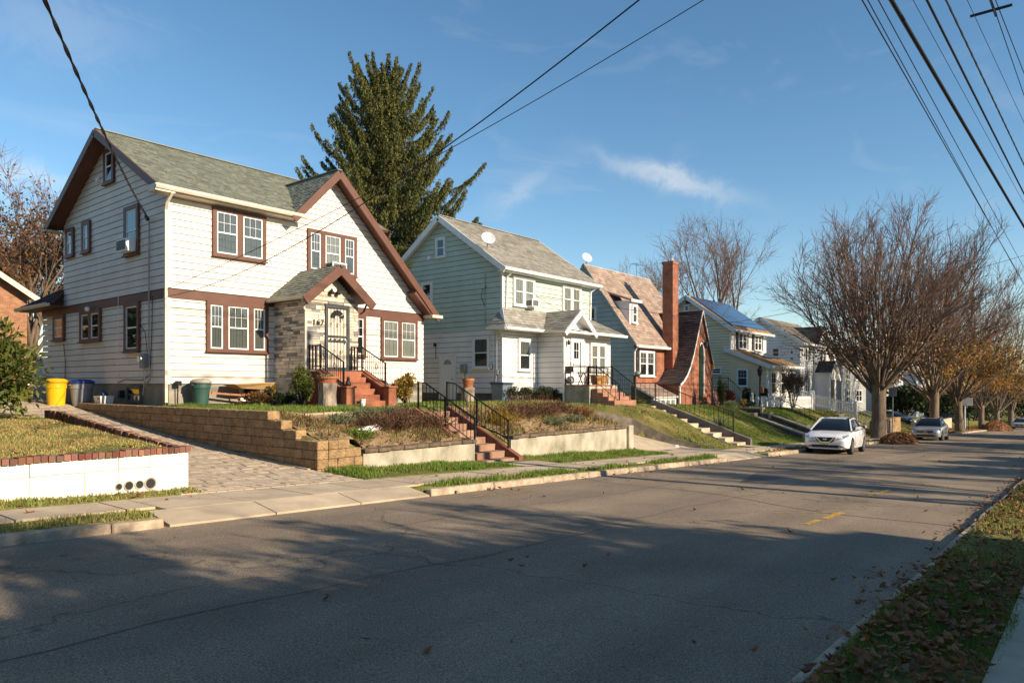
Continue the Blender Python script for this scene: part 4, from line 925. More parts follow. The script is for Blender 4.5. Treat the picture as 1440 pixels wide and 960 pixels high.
MB().prism([(26.1, 18.45, 2.5), (28.05, 18.45, 2.5), (27.08, 18.45, 3.25)], (0, .08, 0)).build('pediment', white_tr, h2); MB().box(25.86, 28.3, 18.02, 18.5, 2.3, 2.39).build('pediment_sill', white_tr, h2)
downspout(h2, [(26.0, 19.2, 2.4), (26.18, 18.5, 2.25), (26.25, 18.44, 2.1), (26.25, 18.44, -.8)], white_tr)
d2 = MB().box(27.0, 27.85, EY-.01, EY+.03, -.02, 2.08).build('front_door', white_vinyl, h2)
for (a, b, z0_, z1_) in ((26.9, 27.0, -.02, 2.16), (27.85, 27.95, -.02, 2.16), (27.0, 27.85, 2.08, 2.16)): MB().box(a, b, EY-.03, EY+.03, z0_, z1_).build('door_frame', white_tr, d2)
MB().box(27.15, 27.5, EY-.016, EY-.012, 1.2, 1.9).build('pane', glass_dark, d2); MB().box(27.14, 27.52, EY-.012, EY-.011, 1.18, 1.92).build('room_dark', interior, d2)
mb = MB(); mb.box(27.32, 27.34, EY-.024, EY-.016, 1.2, 1.9); mb.box(27.15, 27.5, EY-.023, EY-.016, 1.54, 1.56); mb.build('muntin', white_vinyl, d2)
MB().box(27.6, 27.72, EY-.02, EY-.012, .3, 1.95).build('pane', glass_dark, d2)
MB().lathe((27.05, EY-.06, .9), [(.02, -.03), (.03, 0), (.02, .03)], 8).build('handle', iron, d2)
MB().lathe((26.62, EY-.08, 1.9), [(.05, -.12), (.07, 0), (.03, .12)], 8).build('wall_lamp', black_pl, h2)
mbx = MB().box(26.55, 26.9, EY-.14, EY-.02, .55, .8).build('mailbox', black_pl, h2, bevel=.015)
window(h2, 'Y', SY+.03, 28.95, 30.38, .6, 2.0, 2, white_tr, cw=.1, fill=[curtain_lt, curtain_lt], mull=.13)
st2 = MB().box(26.3, 28.25, 17.1, EY, -1.1, -.07).build('stoop', concrete, h2, bevel=.01)
MB().box(26.28, 28.3, 17.06, EY, -.07, -.02).build('stoop_cap', brick_step, st2)
for k in range(4): MB().box(26.42+.0, 28.3, 17.06-.29*(k+1), 17.06-.29*k, -1.2, -.2-.17*k).build('step', brick_step, st2, bevel=.008)
railing(st2, [(26.34, 18.4, -.02), (26.34, 17.15, -.02)], .8, gap=.14); railing(st2, [(26.34, 17.15, -.02), (26.75, 17.15, -.02)], .8, gap=.14)
railing(st2, [(26.9, 17.12, -.02), (26.9, 15.95, -.85)], .82, gap=.3, posts=(0, 1)); railing(st2, [(28.22, 18.4, -.02), (28.22, 17.1, -.02), (28.22, 15.95, -.85)], .82, gap=.14, posts=(0, 1, 2))
railing(st2, [(28.2, 18.44, -.02), (30.0, 18.44, -.02)], .8, gap=.14)
MB().box(28.25, 30.0, 17.9, 18.7, -1.1, -.05).build('stoop', concrete, h2)
# ================================================================== HOUSE THREE: blue-gray gable, brick front, tall chimney, swooping entry roof
h3 = thing('house', 'brick fronted house with blue-gray gable, tall brick chimney and swooping entry roof', 'house', (36.5, 20.6, -1.2), group='houses along the street')
C0, CF, CB, RYc, RZc, EZc = 36.5, 20.65, 27.6, 24.05, 7.35, 2.3
sc = (RZc-EZc)/(RYc-20.4)
def e3(z):
    d = (RZc-.12-z)/sc; return (max(CF, RYc-d), min(CB, RYc+d)) if d > .04 else None
poly_wall(h3, 'X', C0, [(CF, -1.3), (CB, -1.3), (CB, 2.2), (RYc, RZc-.15), (CF, 2.2)], wall_core)
planks(h3, 'X', C0, e3, -1.1, RZc-.13, .27, blue_sid)
MB().box(C0+.16, 44.4, CF, CF+.2, -1.3, 2.25).build('brick_wall', brick_red, h3)
MB().box(44.2, 44.4, CF+.2, CB, -1.3, 2.25).build('wall', blue_sid, h3); MB().prism([(44.4, CF+.2, 2.25), (44.4, CB, 2.25), (44.4, RYc, RZc-.15)], (-.15, 0, 0)).build('wall', blue_sid, h3)
MB().box(C0+.16, 44.2, CB-.15, CB, -1.3, 2.25).build('wall', blue_sid, h3)
def s3z(y): return RZc-sc*abs(y-RYc)
roof_plane(h3, [(36.28, 20.38, s3z(20.38)), (44.65, 20.38, s3z(20.38)), (44.65, RYc, RZc), (36.28, RYc, RZc)], shingle_pk, blue_sid, row=.19, w=.38)
roof_plane(h3, [(44.65, 27.72, s3z(27.72)), (36.28, 27.72, s3z(27.72)), (36.28, RYc, RZc), (44.65, RYc, RZc)], shingle_pk, blue_sid, row=.4, w=.7)
gutter(h3, (36.25, 20.34, 2.12), (40.28, 20.34, 2.12), white_tr, .14)
downspout(h3, [(36.4, 20.4, 2.1), (36.42, 20.58, 1.9), (36.42, 20.58, -1.1)], white_tr, .09)
window(h3, 'X', C0, 23.2, 23.95, 3.2, 4.7, 1, white_tr, cw=.1)
window(h3, 'Y', CF, 36.98, 38.85, .42, 2.0, 2, white_tr, cw=.1, grid=(2, 2), mull=.14, fill=curtain_md, lower=.5)
for x in (36.72, 38.88): 
    f = MB().box(x, x+.24, CF-.04, CF, .45, 1.98).build('shutter', M('dark_shutter', (.03, .04, .04), rough=.5) if 'dark_shutter' not in bpy.data.materials else bpy.data.materials['dark_shutter'], h3)
MB().lathe((36.62, CF-.1, 1.45), [(.05, -.1), (.08, 0), (.03, .1)], 8).build('wall_lamp', brown, h3)
# dormer
dm = MB().prism([(37.1, 21.3, 3.35), (37.1, 21.3, 4.95), (37.1, 22.4, 5.0)], (1.0, 0, 0)).build('dormer', white_tr, h3)
MB().hexa([(36.98, 21.12, 4.92), (38.22, 21.12, 4.92), (38.22, 22.8, 5.5), (36.98, 22.8, 5.5)], [(36.98, 21.12, 5.02), (38.22, 21.12, 5.02), (38.22, 22.8, 5.62), (36.98, 22.8, 5.62)]).build('dormer_roof', shingle_pk, dm)
MB().box(36.96, 38.24, 21.08, 21.12, 4.88, 5.04).build('dormer_fascia', white_tr, dm)
window(h3, 'Y', 21.3, 37.3, 37.92, 3.6, 4.75, 1, white_tr, cw=.08, fill=curtain_md)
# chimney
ch = MB().box(40.3, 41.05, 20.1, 20.8, -.6, 7.45).build('chimney', brick_red, h3)
MB().box(40.26, 41.09, 20.06, 20.84, 7.45, 7.62).build('chimney_cap', brick_red, ch); MB().lathe((40.75, 20.4, 7.62), [(.13, 0), (.13, .28), (.19, .3), (.19, .36), (.1, .4)], 12).build('flue', alu, ch)
MB().box(40.28, 40.34, 20.05, 20.85, .7, .95).build('flashing', iron, ch)
# swooping entry gable
EYf = 19.1
sw = [(39.06, 0.0), (39.5, .2), (39.95, .55), (40.37, 1.02), (40.87, 1.82), (41.37, 2.9), (41.8, 3.8), (42.22, 4.65)]
rt = [(42.22, 4.65), (43.0, 3.0), (43.82, 1.25)]
MB().prism([(39.12, EYf, -1.3)]+[(x, EYf, z-.1) for x, z in [(39.12, .02)]+sw[1:]]+[(x, EYf, z-.1) for x, z in rt[1:]]+[(43.7, EYf, -1.3)], (0, .2, 0)).build('brick_wall', brick_red, h3)
MB().box(39.12, 39.3, EYf+.2, CF, -1.3, .0).build('brick_wall', brick_red, h3); MB().box(43.5, 43.7, EYf+.2, CF, -1.3, 1.3).build('brick_wall', brick_red, h3)
for (a, b) in zip(sw[:-1], sw[1:]):
    yb = lambda z: max(20.65, RYc-(RZc-z)/sc+.1)
    roof_plane(h3, [(a[0], yb(a[1]), a[1]), (a[0], EYf-.12, a[1]), (b[0], EYf-.12, b[1]), (b[0], yb(b[1]), b[1])], shingle_dk, brown, row=.17, w=.35, name='entry_roof')
for (a, b) in zip(rt[:-1], rt[1:]): roof_plane(h3, [(b[0], EYf-.12, b[1]), (b[0], 20.7, b[1]), (a[0], 22.2, a[1]), (a[0], EYf-.12, a[1])], shingle_dk, brown, row=.17, w=.35, name='entry_roof')
for l in (sw, rt):
    mb = MB()
    for a, b in zip(l[:-1], l[1:]): mb.hexa([(a[0], EYf-.15, a[1]-.11), (b[0], EYf-.15, b[1]-.11), (b[0], EYf-.1, b[1]-.11), (a[0], EYf-.1, a[1]-.11)], [(a[0], EYf-.15, a[1]+.015), (b[0], EYf-.15, b[1]+.015), (b[0], EYf-.1, b[1]+.015), (a[0], EYf-.1, a[1]+.015)])
    mb.build('verge_board', white_tr, h3)
downspout(h3, [(39.1, EYf-.05, -.1), (39.12, EYf-.06, -1.2)], white_tr, .1)
ar = MB().prism([(41.86, EYf-.03, -1.0)]+[(42.16+.3*math.cos(t), EYf-.03, 1.9+.6*math.sin(t)) for t in np.linspace(PI, 0, 9)]+[(42.46, EYf-.03, -1.0)], (0, .04, 0)).build('arched_door', M('dark_green_door', (.012, .03, .022), rough=.4), h3)
mb = MB().tube([(42.5, EYf-.05, -.6)]+[(42.16+.35*math.cos(t), EYf-.05, 1.9+.68*math.sin(t)) for t in np.linspace(0, PI*.75, 9)], .045, 5); mb.build('arch_trim', white_tr, ar)
MB().lathe((42.6, EYf-.14, 2.5), [(.05, -.25), (.13, -.15), (.15, .1), (.05, .22)], 8).build('wall_lantern', black_pl, h3)
MB().box(43.66, 43.8, EYf-.2, EYf-.06, .95, 1.3).build('yellow_box', yellow_p, h3)
# little roofed bulkhead in front
MB().prism([(36.2, CF, -1.3), (36.2, 19.3, -1.3), (36.2, 19.3, -.85), (36.2, CF, -.05)], (2.8, 0, 0)).build('bulkhead', dark_found, h3)
roof_plane(h3, [(36.05, 19.1, -.72), (39.1, 19.1, -.72), (39.1, CF-.02, .02), (36.05, CF-.02, .02)], shingle_pk, white_tr, row=.17, w=.34, name='bulkhead_roof')
MB().box(36.2, 39.0, 19.24, 19.3, -1.3, -.8).build('bulkhead_front', white_tr, h3)
for i in range(4): MB().box(36.5+i*.62, 36.5+i*.62+.48, 19.22, 19.24, -1.22, -.92).build('bulkhead_pane', glass_dark, h3)
sd3 = MB().tube([(36.6, RYc, RZc), (36.6, RYc-.05, RZc+.25)], .03, 6).build('satellite_dish', alu, h3); dish(sd3, (36.55, RYc-.1, RZc+.35), .3, (-.6, -1, .5), bpy.data.materials['dish_gray'])
an = MB().tube([(43.0, RYc+.1, RZc), (43.0, RYc+.1, RZc+.9)], .012, 4); an.tube([(42.4, RYc+.1, RZc+.8), (43.7, RYc+.1, RZc+.85)], .01, 4)
for i in range(5): an.tube([(42.5+i*.28, RYc-.2, RZc+.82), (42.5+i*.28, RYc+.4, RZc+.82)], .007, 4)
an.build('aerial', iron, h3)

# ================================================================== HOUSE FOUR: cream siding, solar panels
h4 = thing('house', 'cream house with blue solar panels on its tan roof and an enclosed front porch', 'house', (49.5, 17.6, -1.7), group='houses along the street')
D0, D1, DF, DB, DR, DZ, DE = 49.5, 56.8, 20.2, 27.0, 23.5, 6.62, 3.95
sD = (DZ-DE)/(DR-19.8)
def e4(z):
    if z < 3.7: return (DF, DB)
    d = (DZ-.12-z)/sD; return (max(DF, DR-d), min(DB, DR+d)) if d > .04 else None
poly_wall(h4, 'X', D0, [(DF, -1.9), (DB, -1.9), (DB, 3.9), (DR, DZ-.15), (DF, 3.9)], wall_core)
planks(h4, 'X', D0, e4, -1.6, DZ-.13, .2, cream_sid, joined=True, gap=.02)
planks(h4, 'X', D0, lambda z: (17.6, DF), -1.6, 1.4, .2, cream_sid, joined=True, gap=.02)
MB().prism([(D0-.012, 17.6, 1.4), (D0-.012, DF, 1.4), (D0-.012, DF, 2.4)], (.1, 0, 0)).build('gable_panel', cream_sid, h4)
MB().box(D0+.16, D1, DF, DF+.16, -1.9, 3.9).build('wall', white_tr, h4); MB().box(D1-.16, D1, DF+.16, DB, -1.9, 3.9).build('wall', cream_sid, h4); MB().prism([(D1, DF, 3.9), (D1, DB, 3.9), (D1, DR, DZ-.15)], (-.15, 0, 0)).build('wall', cream_sid, h4)
MB().box(D0+.1, 55.6, 17.6, DF, -1.9, 1.3).build('porch', white_tr, h4); MB().box(D0-.03, D0+.08, 17.55, 17.62, -1.6, 1.4).build('corner_board', white_tr, h4); MB().box(D0-.03, D0+.08, DF-.05, DF+.02, 2.5, 3.8).build('corner_board', white_tr, h4)
roof_plane(h4, [(49.15, 19.78, DE), (57.1, 19.78, DE), (57.1, DR, DZ), (49.15, DR, DZ)], shingle_tan, white_tr, row=.2, w=.4)
roof_plane(h4, [(57.1, 27.2, DE), (49.15, 27.2, DE), (49.15, DR, DZ), (57.1, DR, DZ)], shingle_tan, white_tr, row=.4, w=.8)
for ya in (19.72, 27.28): board(h4, (49.13, ya, DZ-sD*abs(ya-DR)-.12), (49.13, DR, DZ-.12), .05, .28, white_tr)
gutter(h4, (49.1, 19.75, DE-.2), (57.15, 19.75, DE-.2), white_tr, .15)
def pz(y): return 2.5-(DF-y)*.39
roof_plane(h4, [(49.2, 17.2, pz(17.2)), (56.0, 17.2, pz(17.2)), (56.0, DF, pz(DF)), (49.2, DF, pz(DF))], shingle_tan, white_tr, row=.2, w=.4)
board(h4, (49.18, 17.15, pz(17.15)-.13), (49.18, DF+.35, pz(DF)+.02), .05, .28, white_tr); gutter(h4, (49.15, 17.17, pz(17.2)-.2), (56.05, 17.17, pz(17.2)-.2), white_tr, .15)
sol = M('solar_cell', (.035, .06, .13), rough=.18, var=.15, bump=0, orand=.15, spec=.7, coat=.6); 
for r in range(3):
    for c_ in range(6):
        y0 = 20.15+r*1.06; y1 = y0+1.02; x0 = 49.7+c_*1.2; x1 = x0+1.16; zz = lambda y: DZ-sD*abs(y-DR)+.11
        p = MB().hexa([(x0, y0, zz(y0)-.04), (x1, y0, zz(y0)-.04), (x1, y1, zz(y1)-.04), (x0, y1, zz(y1)-.04)], [(x0, y0, zz(y0)), (x1, y0, zz(y0)), (x1, y1, zz(y1)), (x0, y1, zz(y1))]).build('solar_panel', sol, h4)
for c_ in range(3):
    y0, y1 = 18.6, 19.7; x0 = 52.2+c_*1.15; MB().hexa([(x0, y0, pz(y0)+.08), (x0+1.1, y0, pz(y0)+.08), (x0+1.1, y1, pz(y1)+.08), (x0, y1, pz(y1)+.08)], [(x0, y0, pz(y0)+.12), (x0+1.1, y0, pz(y0)+.12), (x0+1.1, y1, pz(y1)+.12), (x0, y1, pz(y1)+.12)]).build('solar_panel', sol, h4)
window(h4, 'X', D0, 18.85, 19.7, -.2, 1.1, 1, white_tr, cw=.08, grid=(3, 2)); window(h4, 'X', D0, 20.8, 21.6, .7, 1.22, 1, white_tr, cw=.07); window(h4, 'X', D0, 23.3, 23.75, 5.42, 5.9, 1, white_tr, cw=.06); MB().box(D0-.04, D0, 23.2, 23.6, 6.0, 6.22).build('vent', brown, h4)
for (a, b) in ((50.95, 52.55), (54.1, 55.6)):
    window(h4, 'Y', DF, a, b, 2.55, 3.85, 2, white_tr, cw=.08, grid=(2, 2), mull=.1)
    for x in (a-.4, b+.05): MB().box(x, x+.33, DF-.05, DF, 2.57, 3.83).build('shutter', bpy.data.materials['dark_shutter'], h4)
for (a, b) in ((50.2, 51.3), (52.2, 53.3), (54.2, 55.2)): window(h4, 'Y', 17.6, a, b, -.8, .95, 1, white_tr, cw=.1, grid=(2, 2))
# ================================================================== HOUSE FIVE: white with steep front gable
h5 = thing('house', 'white house with beige roof, steep front gable and small dark-roofed entry', 'house', (63, 19.5, -2.4), group='houses along the street')
def simple_house(h, X0, X1, Y0, Y1, zb, ze, zr, siding, roof, deck, rowz=.25):
    ry = (Y0+Y1)/2; s_ = (zr-ze)/(ry-Y0+.35)
    def ex(z):
        if z < ze-.2: return (Y0, Y1)
        d = (zr-.12-z)/s_; return (max(Y0, ry-d), min(Y1, ry+d)) if d > .05 else None
    poly_wall(h, 'X', X0, [(Y0, zb-.6), (Y1, zb-.6), (Y1, ze), (ry, zr-.15), (Y0, ze)], wall_core)
    planks(h, 'X', X0, ex, zb, zr-.13, rowz, siding, joined=True, gap=.02)
    MB().box(X0+.16, X1, Y0, Y0+.16, zb-.6, ze).build('wall', wall_core, h); planks(h, 'Y', Y0, lambda z: (X0, X1), zb, ze, rowz, siding, joined=True, gap=.02)
    MB().box(X1-.16, X1, Y0+.16, Y1, zb-.6, ze).build('wall', siding, h); MB().prism([(X1, Y0, ze), (X1, Y1, ze), (X1, ry, zr-.15)], (-.15, 0, 0)).build('wall', siding, h); MB().box(X0+.16, X1-.16, Y1-.16, Y1, zb-.6, ze).build('wall', siding, h)
    roof_plane(h, [(X0-.3, Y0-.35, ze), (X1+.3, Y0-.35, ze), (X1+.3, ry, zr), (X0-.3, ry, zr)], roof, deck, row=.22, w=.45)
    roof_plane(h, [(X1+.3, Y1+.35, ze), (X0-.3, Y1+.35, ze), (X0-.3, ry, zr), (X1+.3, ry, zr)], roof, deck, row=.5, w=.9)
    board(h, (X0-.32, Y0-.4, ze-.15), (X0-.32, ry, zr-.12), .05, .28, deck); board(h, (X0-.32, Y1+.4, ze-.15), (X0-.32, ry, zr-.12), .05, .28, deck); gutter(h, (X0-.3, Y0-.37, ze-.2), (X1+.3, Y0-.37, ze-.2), deck, .15)
    return ry
simple_house(h5, 63, 73, 19.5, 26.3, -2.2, 3.55, 5.95, white_far, shingle_bg, white_tr)
def gf(x): return 5.3-1.0*abs(x-68.6)*(1 if x > 68.6 else .8)
poly_wall(h5, 'Y', 19.3, [(66.6, -2), (73, -2), (73, .9), (68.6, 5.1), (66.6, 3.5)], white_far)
planks(h5, 'Y', 19.3, lambda z: (66.5 if z < 3.4 else 68.6-(5.15-z)/.8, min(73, 68.6+(5.15-z))) if z < 5.1 else None, -2.2, 5.1, .25, white_far, joined=True, gap=.02)
roof_plane(h5, [(73.4, 21.5, .5), (73.4, 18.95, .5), (68.6, 18.95, 5.3), (68.6, 22, 5.3)], shingle_bk, white_tr, row=.22, w=.45); roof_plane(h5, [(66.3, 18.95, 3.46), (66.3, 20, 3.46), (68.6, 22, 5.3), (68.6, 18.95, 5.3)], shingle_bk, white_tr, row=.22, w=.45)
board(h5, (68.6, 18.92, 5.17), (73.4, 18.92, .37), .06, .28, white_tr); board(h5, (68.6, 18.92, 5.17), (66.2, 18.92, 3.25), .06, .28, white_tr)
for (a, b, z0_, z1_) in ((64.1, 65.7, 2.0, 3.25), (64.1, 65.5, -.75, .7)): window(h5, 'Y', 19.5, a, b, z0_, z1_, 2, white_tr, cw=.08, grid=(2, 2), mull=.1)
window(h5, 'Y', 19.3, 67.8, 69.7, 2.0, 3.25, 2, white_tr, cw=.08, grid=(2, 2), mull=.1); window(h5, 'X', 63, 21.2, 21.9, 2.35, 3.2, 1, white_tr, cw=.06); window(h5, 'X', 63, 22.4, 22.9, 4.6, 5.1, 1, white_tr, cw=.06)
MB().box(66.6, 68.75, 18.1, 19.3, -2.6, 1.0).build('entry_wall', white_far, h5); roof_plane(h5, [(66.4, 19.3, 1.0), (66.4, 17.85, 1.0), (67.7, 17.85, 2.1), (67.7, 19.3, 2.1)], shingle_bk, white_tr, row=.2, w=.4); roof_plane(h5, [(69.0, 17.85, 1.0), (69.0, 19.3, 1.0), (67.7, 19.3, 2.1), (67.7, 17.85, 2.1)], shingle_bk, white_tr, row=.2, w=.4)
MB().prism([(66.6, 18.1, 1.0), (68.75, 18.1, 1.0), (67.7, 18.1, 1.95)], (0, .1, 0)).build('entry_gable', white_tr, h5); MB().box(67.2, 68.1, 18.05, 18.1, -1.7, .4).build('front_door', curtain_md, h5)
# houses farther down the street
h6 = thing('house', 'gray house half hidden behind the second street tree', 'house', (78, 20, -3.2), group='houses along the street')
simple_house(h6, 78, 88, 20, 28, -3.0, 2.3, 5.2, gray_far, shingle_bk, white_tr)
for (a, b, z0_, z1_) in ((79.5, 81, .4, 1.8), (83, 85, .4, 1.8), (79.5, 81, -2, -.6), (83.5, 86, -2, -.6)): window(h6, 'Y', 20, a, b, z0_, z1_, 2, white_tr, cw=.1, mull=.12)
h7 = thing('house', 'white house with dark roof seen between the third and fourth street trees', 'house', (93, 19, -3.8), group='houses along the street')
simple_house(h7, 93, 103, 19, 27, -3.6, 1.8, 4.8, white_far, shingle_bk, white_tr)
for (a, b, z0_, z1_) in ((94.5, 96.2, .1, 1.5), (98.5, 100.5, .1, 1.5), (94.5, 96.5, -2.6, -1.1), (99, 101, -2.6, -1.1)): window(h7, 'Y', 19, a, b, z0_, z1_, 2, white_tr, cw=.1, mull=.12)
h8 = thing('house', 'pale house farthest down the street beyond the leafy trees', 'house', (112, 19, -4.6), group='houses along the street')
simple_house(h8, 112, 122, 19, 27, -4.6, .9, 3.8, white_far, shingle_bg, white_tr)
for (a, b, z0_, z1_) in ((113.5, 115.2, -.8, .6), (117.5, 119.5, -.8, .6)): window(h8, 'Y', 19, a, b, z0_, z1_, 2, white_tr, cw=.1, mull=.12)
# brick house on the street behind, far left
hb = thing('house', 'brick house with tan roof and cream gable trim at the left edge behind the evergreen', 'house', (8.6, 44, -.7))
def rb(x): return 8.0-.68*abs(x-8.4)
MB().prism([(3.2, 44, -1), (13.0, 44, -1), (13.0, 44, rb(13)-.2), (8.4, 44, 7.8), (3.2, 44, rb(3.2)-.2)], (0, .3, 0)).build('brick_wall', brick_lit, hb); MB().box(12.8, 13.0, 44.3, 54, -1, rb(13)-.3).build('brick_wall', brick_lit, hb); MB().box(3.2, 3.4, 44.3, 54, -1, rb(3.2)-.3).build('brick_wall', brick_lit, hb)
roof_plane(hb, [(13.35, 43.5, rb(13.35)), (13.35, 54, rb(13.35)), (8.4, 54, 8.0), (8.4, 43.5, 8.0)], shingle_tan, cream_trim, row=.3, w=.5); roof_plane(hb, [(2.8, 54, rb(2.8)), (2.8, 43.5, rb(2.8)), (8.4, 43.5, 8.0), (8.4, 54, 8.0)], shingle_tan, cream_trim, row=.3, w=.5)
board(hb, (8.4, 43.46, 7.85), (13.4, 43.46, rb(13.4)-.15), .08, .26, cream_trim); board(hb, (8.4, 43.46, 7.85), (2.7, 43.46, rb(2.7)-.15), .08, .34, cream_trim)
window(hb, 'Y', 44, 9.5, 10.6, 1.6, 3.0, 1, cream_trim, cw=.1)
# white fence panels beyond the driveway
gb = thing('vinyl_fence', 'white fence panels beyond the driveway behind the big evergreen shrub', 'fence', (12.2, 38, -.8))
for k in range(3): MB().box(11.6+k*.95, 12.5+k*.95, 38, 38.06, -.9, 1.25).build('fence_panel', white_vinyl, gb); MB().box(12.5+k*.95, 12.55+k*.95, 37.96, 38.1, -.9, 1.35).build('post', white_vinyl, gb)
rp_ = thing('red_box', 'dark red box standing before the white fence panels', 'box', (12.3, 37.5, -.8)); MB().box(12.0, 12.7, 37.2, 37.8, -.85, -.35).build('crate', M('red_paint', (.22, .02, .025), rough=.5), rp_); MB().box(11.97, 12.73, 37.17, 37.83, -.35, -.3).build('lid', bpy.data.materials['red_paint'], rp_)
# ------------------------------------------------------------------ houses on the near side, behind the camera (they shade the road)
def near_house(x0, x1, y0, y1, ze, zr, label, siding, roof):
    zb = road_z((x0+x1)/2)+.2; h = thing('house', label, 'house', (x0, y1, zb), group='houses on the near side of the street')
    xm = (x0+x1)/2
    MB().prism([(x0, y1, zb), (x1, y1, zb), (x1, y1, ze), (xm, y1, zr-.2), (x0, y1, ze)], (0, -.2, 0)).build('wall', siding, h); MB().prism([(x0, y0+.2, zb), (x1, y0+.2, zb), (x1, y0+.2, ze), (xm, y0+.2, zr-.2), (x0, y0+.2, ze)], (0, -.2, 0)).build('wall', siding, h)
    for x in (x0, x1-.2): MB().box(x, x+.2, y0+.2, y1-.2, zb, ze).build('wall', siding, h)
    s_ = (zr-ze)/(xm-x0+.4)
    for sg, xe in ((-1, x0-.4), (1, x1+.4)): roof_plane(h, [(xe, y1+.4, ze-.05), (xe, y0-.4, ze-.05), (xm, y0-.4, zr), (xm, y1+.4, zr)] if sg < 0 else [(xe, y0-.4, ze-.05), (xe, y1+.4, ze-.05), (xm, y1+.4, zr), (xm, y0-.4, zr)], roof, white_tr, row=.3, w=.5)
    for (a, z) in ((.25, zb+1.2), (.7, zb+1.2), (.25, zb+3.8), (.7, zb+3.8)):
        x = x0+(x1-x0)*a; w = MB().box(x-.55, x+.55, y1, y1+.05, z, z+1.4).build('window', white_tr, h); MB().box(x-.45, x+.45, y1+.05, y1+.054, z+.08, z+1.32).build('pane', glass_dark, w)
    return h
# ================================================================== trees and plants
def quads_from(c, d, n, l, w):
    """leaf quads: centres c, long axis d (unit), normal n -> (N,4,3)"""
    d = d/np.linalg.norm(d, axis=1, keepdims=True); s = np.cross(d, n); s /= np.linalg.norm(s, axis=1, keepdims=True)+1e-9
    l = np.asarray(l).reshape(-1, 1); w = np.asarray(w).reshape(-1, 1)
    return np.stack([c-d*l*.5, c+s*w*.5, c+d*l*.5, c-s*w*.5], 1)
def quad_obj(name, q, m, parent=None, kind=None, local=True):
    k = len(q); f = np.arange(k*4).reshape(k, 4); return npmesh(name, q.reshape(-1, 3), f, m, parent, kind)
def rand_dir(n, up=0.0):
    v = rng.normal(size=(n, 3)); v[:, 2] += up; return v/np.linalg.norm(v, axis=1, keepdims=True)
class Tree:
    """collects tapered tubes as numpy arrays (fast) """
    def __init__(s): s.V = []; s.F = []; s.n = 0; s.tips = []
    def tube(s, pts, rs, k):
        pts = np.asarray(pts, float); m = len(pts)
        d = np.gradient(pts, axis=0); d /= np.linalg.norm(d, axis=1, keepdims=True)+1e-9
        ref = np.array([.3, .2, 1.0]) if abs(d[0][2]) < .9 else np.array([1.0, .1, 0])
        a = np.cross(d, ref); a /= np.linalg.norm(a, axis=1, keepdims=True)+1e-9; b = np.cross(d, a)
        t = np.arange(k)*2*PI/k; ring = a[:, None, :]*np.cos(t)[None, :, None]+b[:, None, :]*np.sin(t)[None, :, None]
        v = pts[:, None, :]+ring*np.asarray(rs)[:, None, None]; s.V.append(v.reshape(-1, 3))
        i = np.arange(m-1)[:, None]*k; j = np.arange(k)[None, :]; j2 = (j+1) % k
        s.F.append(np.stack([i+j, i+j2, i+k+j2, i+k+j], -1).reshape(-1, 4)+s.n); s.n += m*k
    def build(s, name, m, parent=None, smooth=True): return npmesh(name, np.concatenate(s.V), np.concatenate(s.F), m, parent, smooth=smooth)
def grow(t_big, t_tw, p, d, L, r, depth, maxd, spread, upb, R, leafpts=None, seg=4, ratio=.72):
    pts = [p]; dd = d.copy(); rs = [r]
    r1 = max(r*.58, .006); wob = .07 if depth < maxd-1 else .13
    for i in range(seg):
        dd = dd+R.normal(size=3)*wob+np.array([0, 0, upb]); dd /= np.linalg.norm(dd); pts.append(pts[-1]+dd*L/seg); rs.append(r+(r1-r)*(i+1)/seg)
    (t_big if depth < 3 else t_tw).tube(pts, rs, 8 if depth == 0 else (6 if depth < 3 else 3))
    if leafpts is not None and depth >= maxd-1: leafpts += pts[1:]
    if depth >= maxd:
        for k in range(5):
            i = R.integers(0, seg); q = pts[i]+(pts[i+1]-pts[i])*R.random(); ax = R.normal(size=3)*.6+dd; ax /= np.linalg.norm(ax); l2 = L*R.uniform(.5, 1.0); t_tw.tube([q, q+ax*l2*.5+R.normal(size=3)*.04, q+ax*l2+np.array([0, 0, .05])], [.012, .01, .005], 3)
        return
    n = R.integers(2, 4) if depth < maxd-1 else R.integers(3, 5)
    for k in range(n):
        f = 1.0 if k == 0 else R.uniform(.35, .95); q = np.array(pts[-1]) if f == 1 else np.array(pts[0])+(np.array(pts[-1])-np.array(pts[0]))*0
        if f < 1:
            x = f*seg; i = int(x); q = pts[i]+(pts[min(i+1, seg)]-pts[i])*(x-i)
        ax = R.normal(size=3); ax -= dd*ax.dot(dd); ax /= np.linalg.norm(ax); a = R.uniform(.5, 1.0)*spread*(.55 if k == 0 else 1)
        nd = dd*math.cos(a)+ax*math.sin(a); grow(t_big, t_tw, q, nd, L*ratio*R.uniform(.8, 1.15), r1*(.95 if k == 0 else .72), depth+1, maxd, spread, upb, R, leafpts, seg=3 if depth > 1 else 4, ratio=ratio)
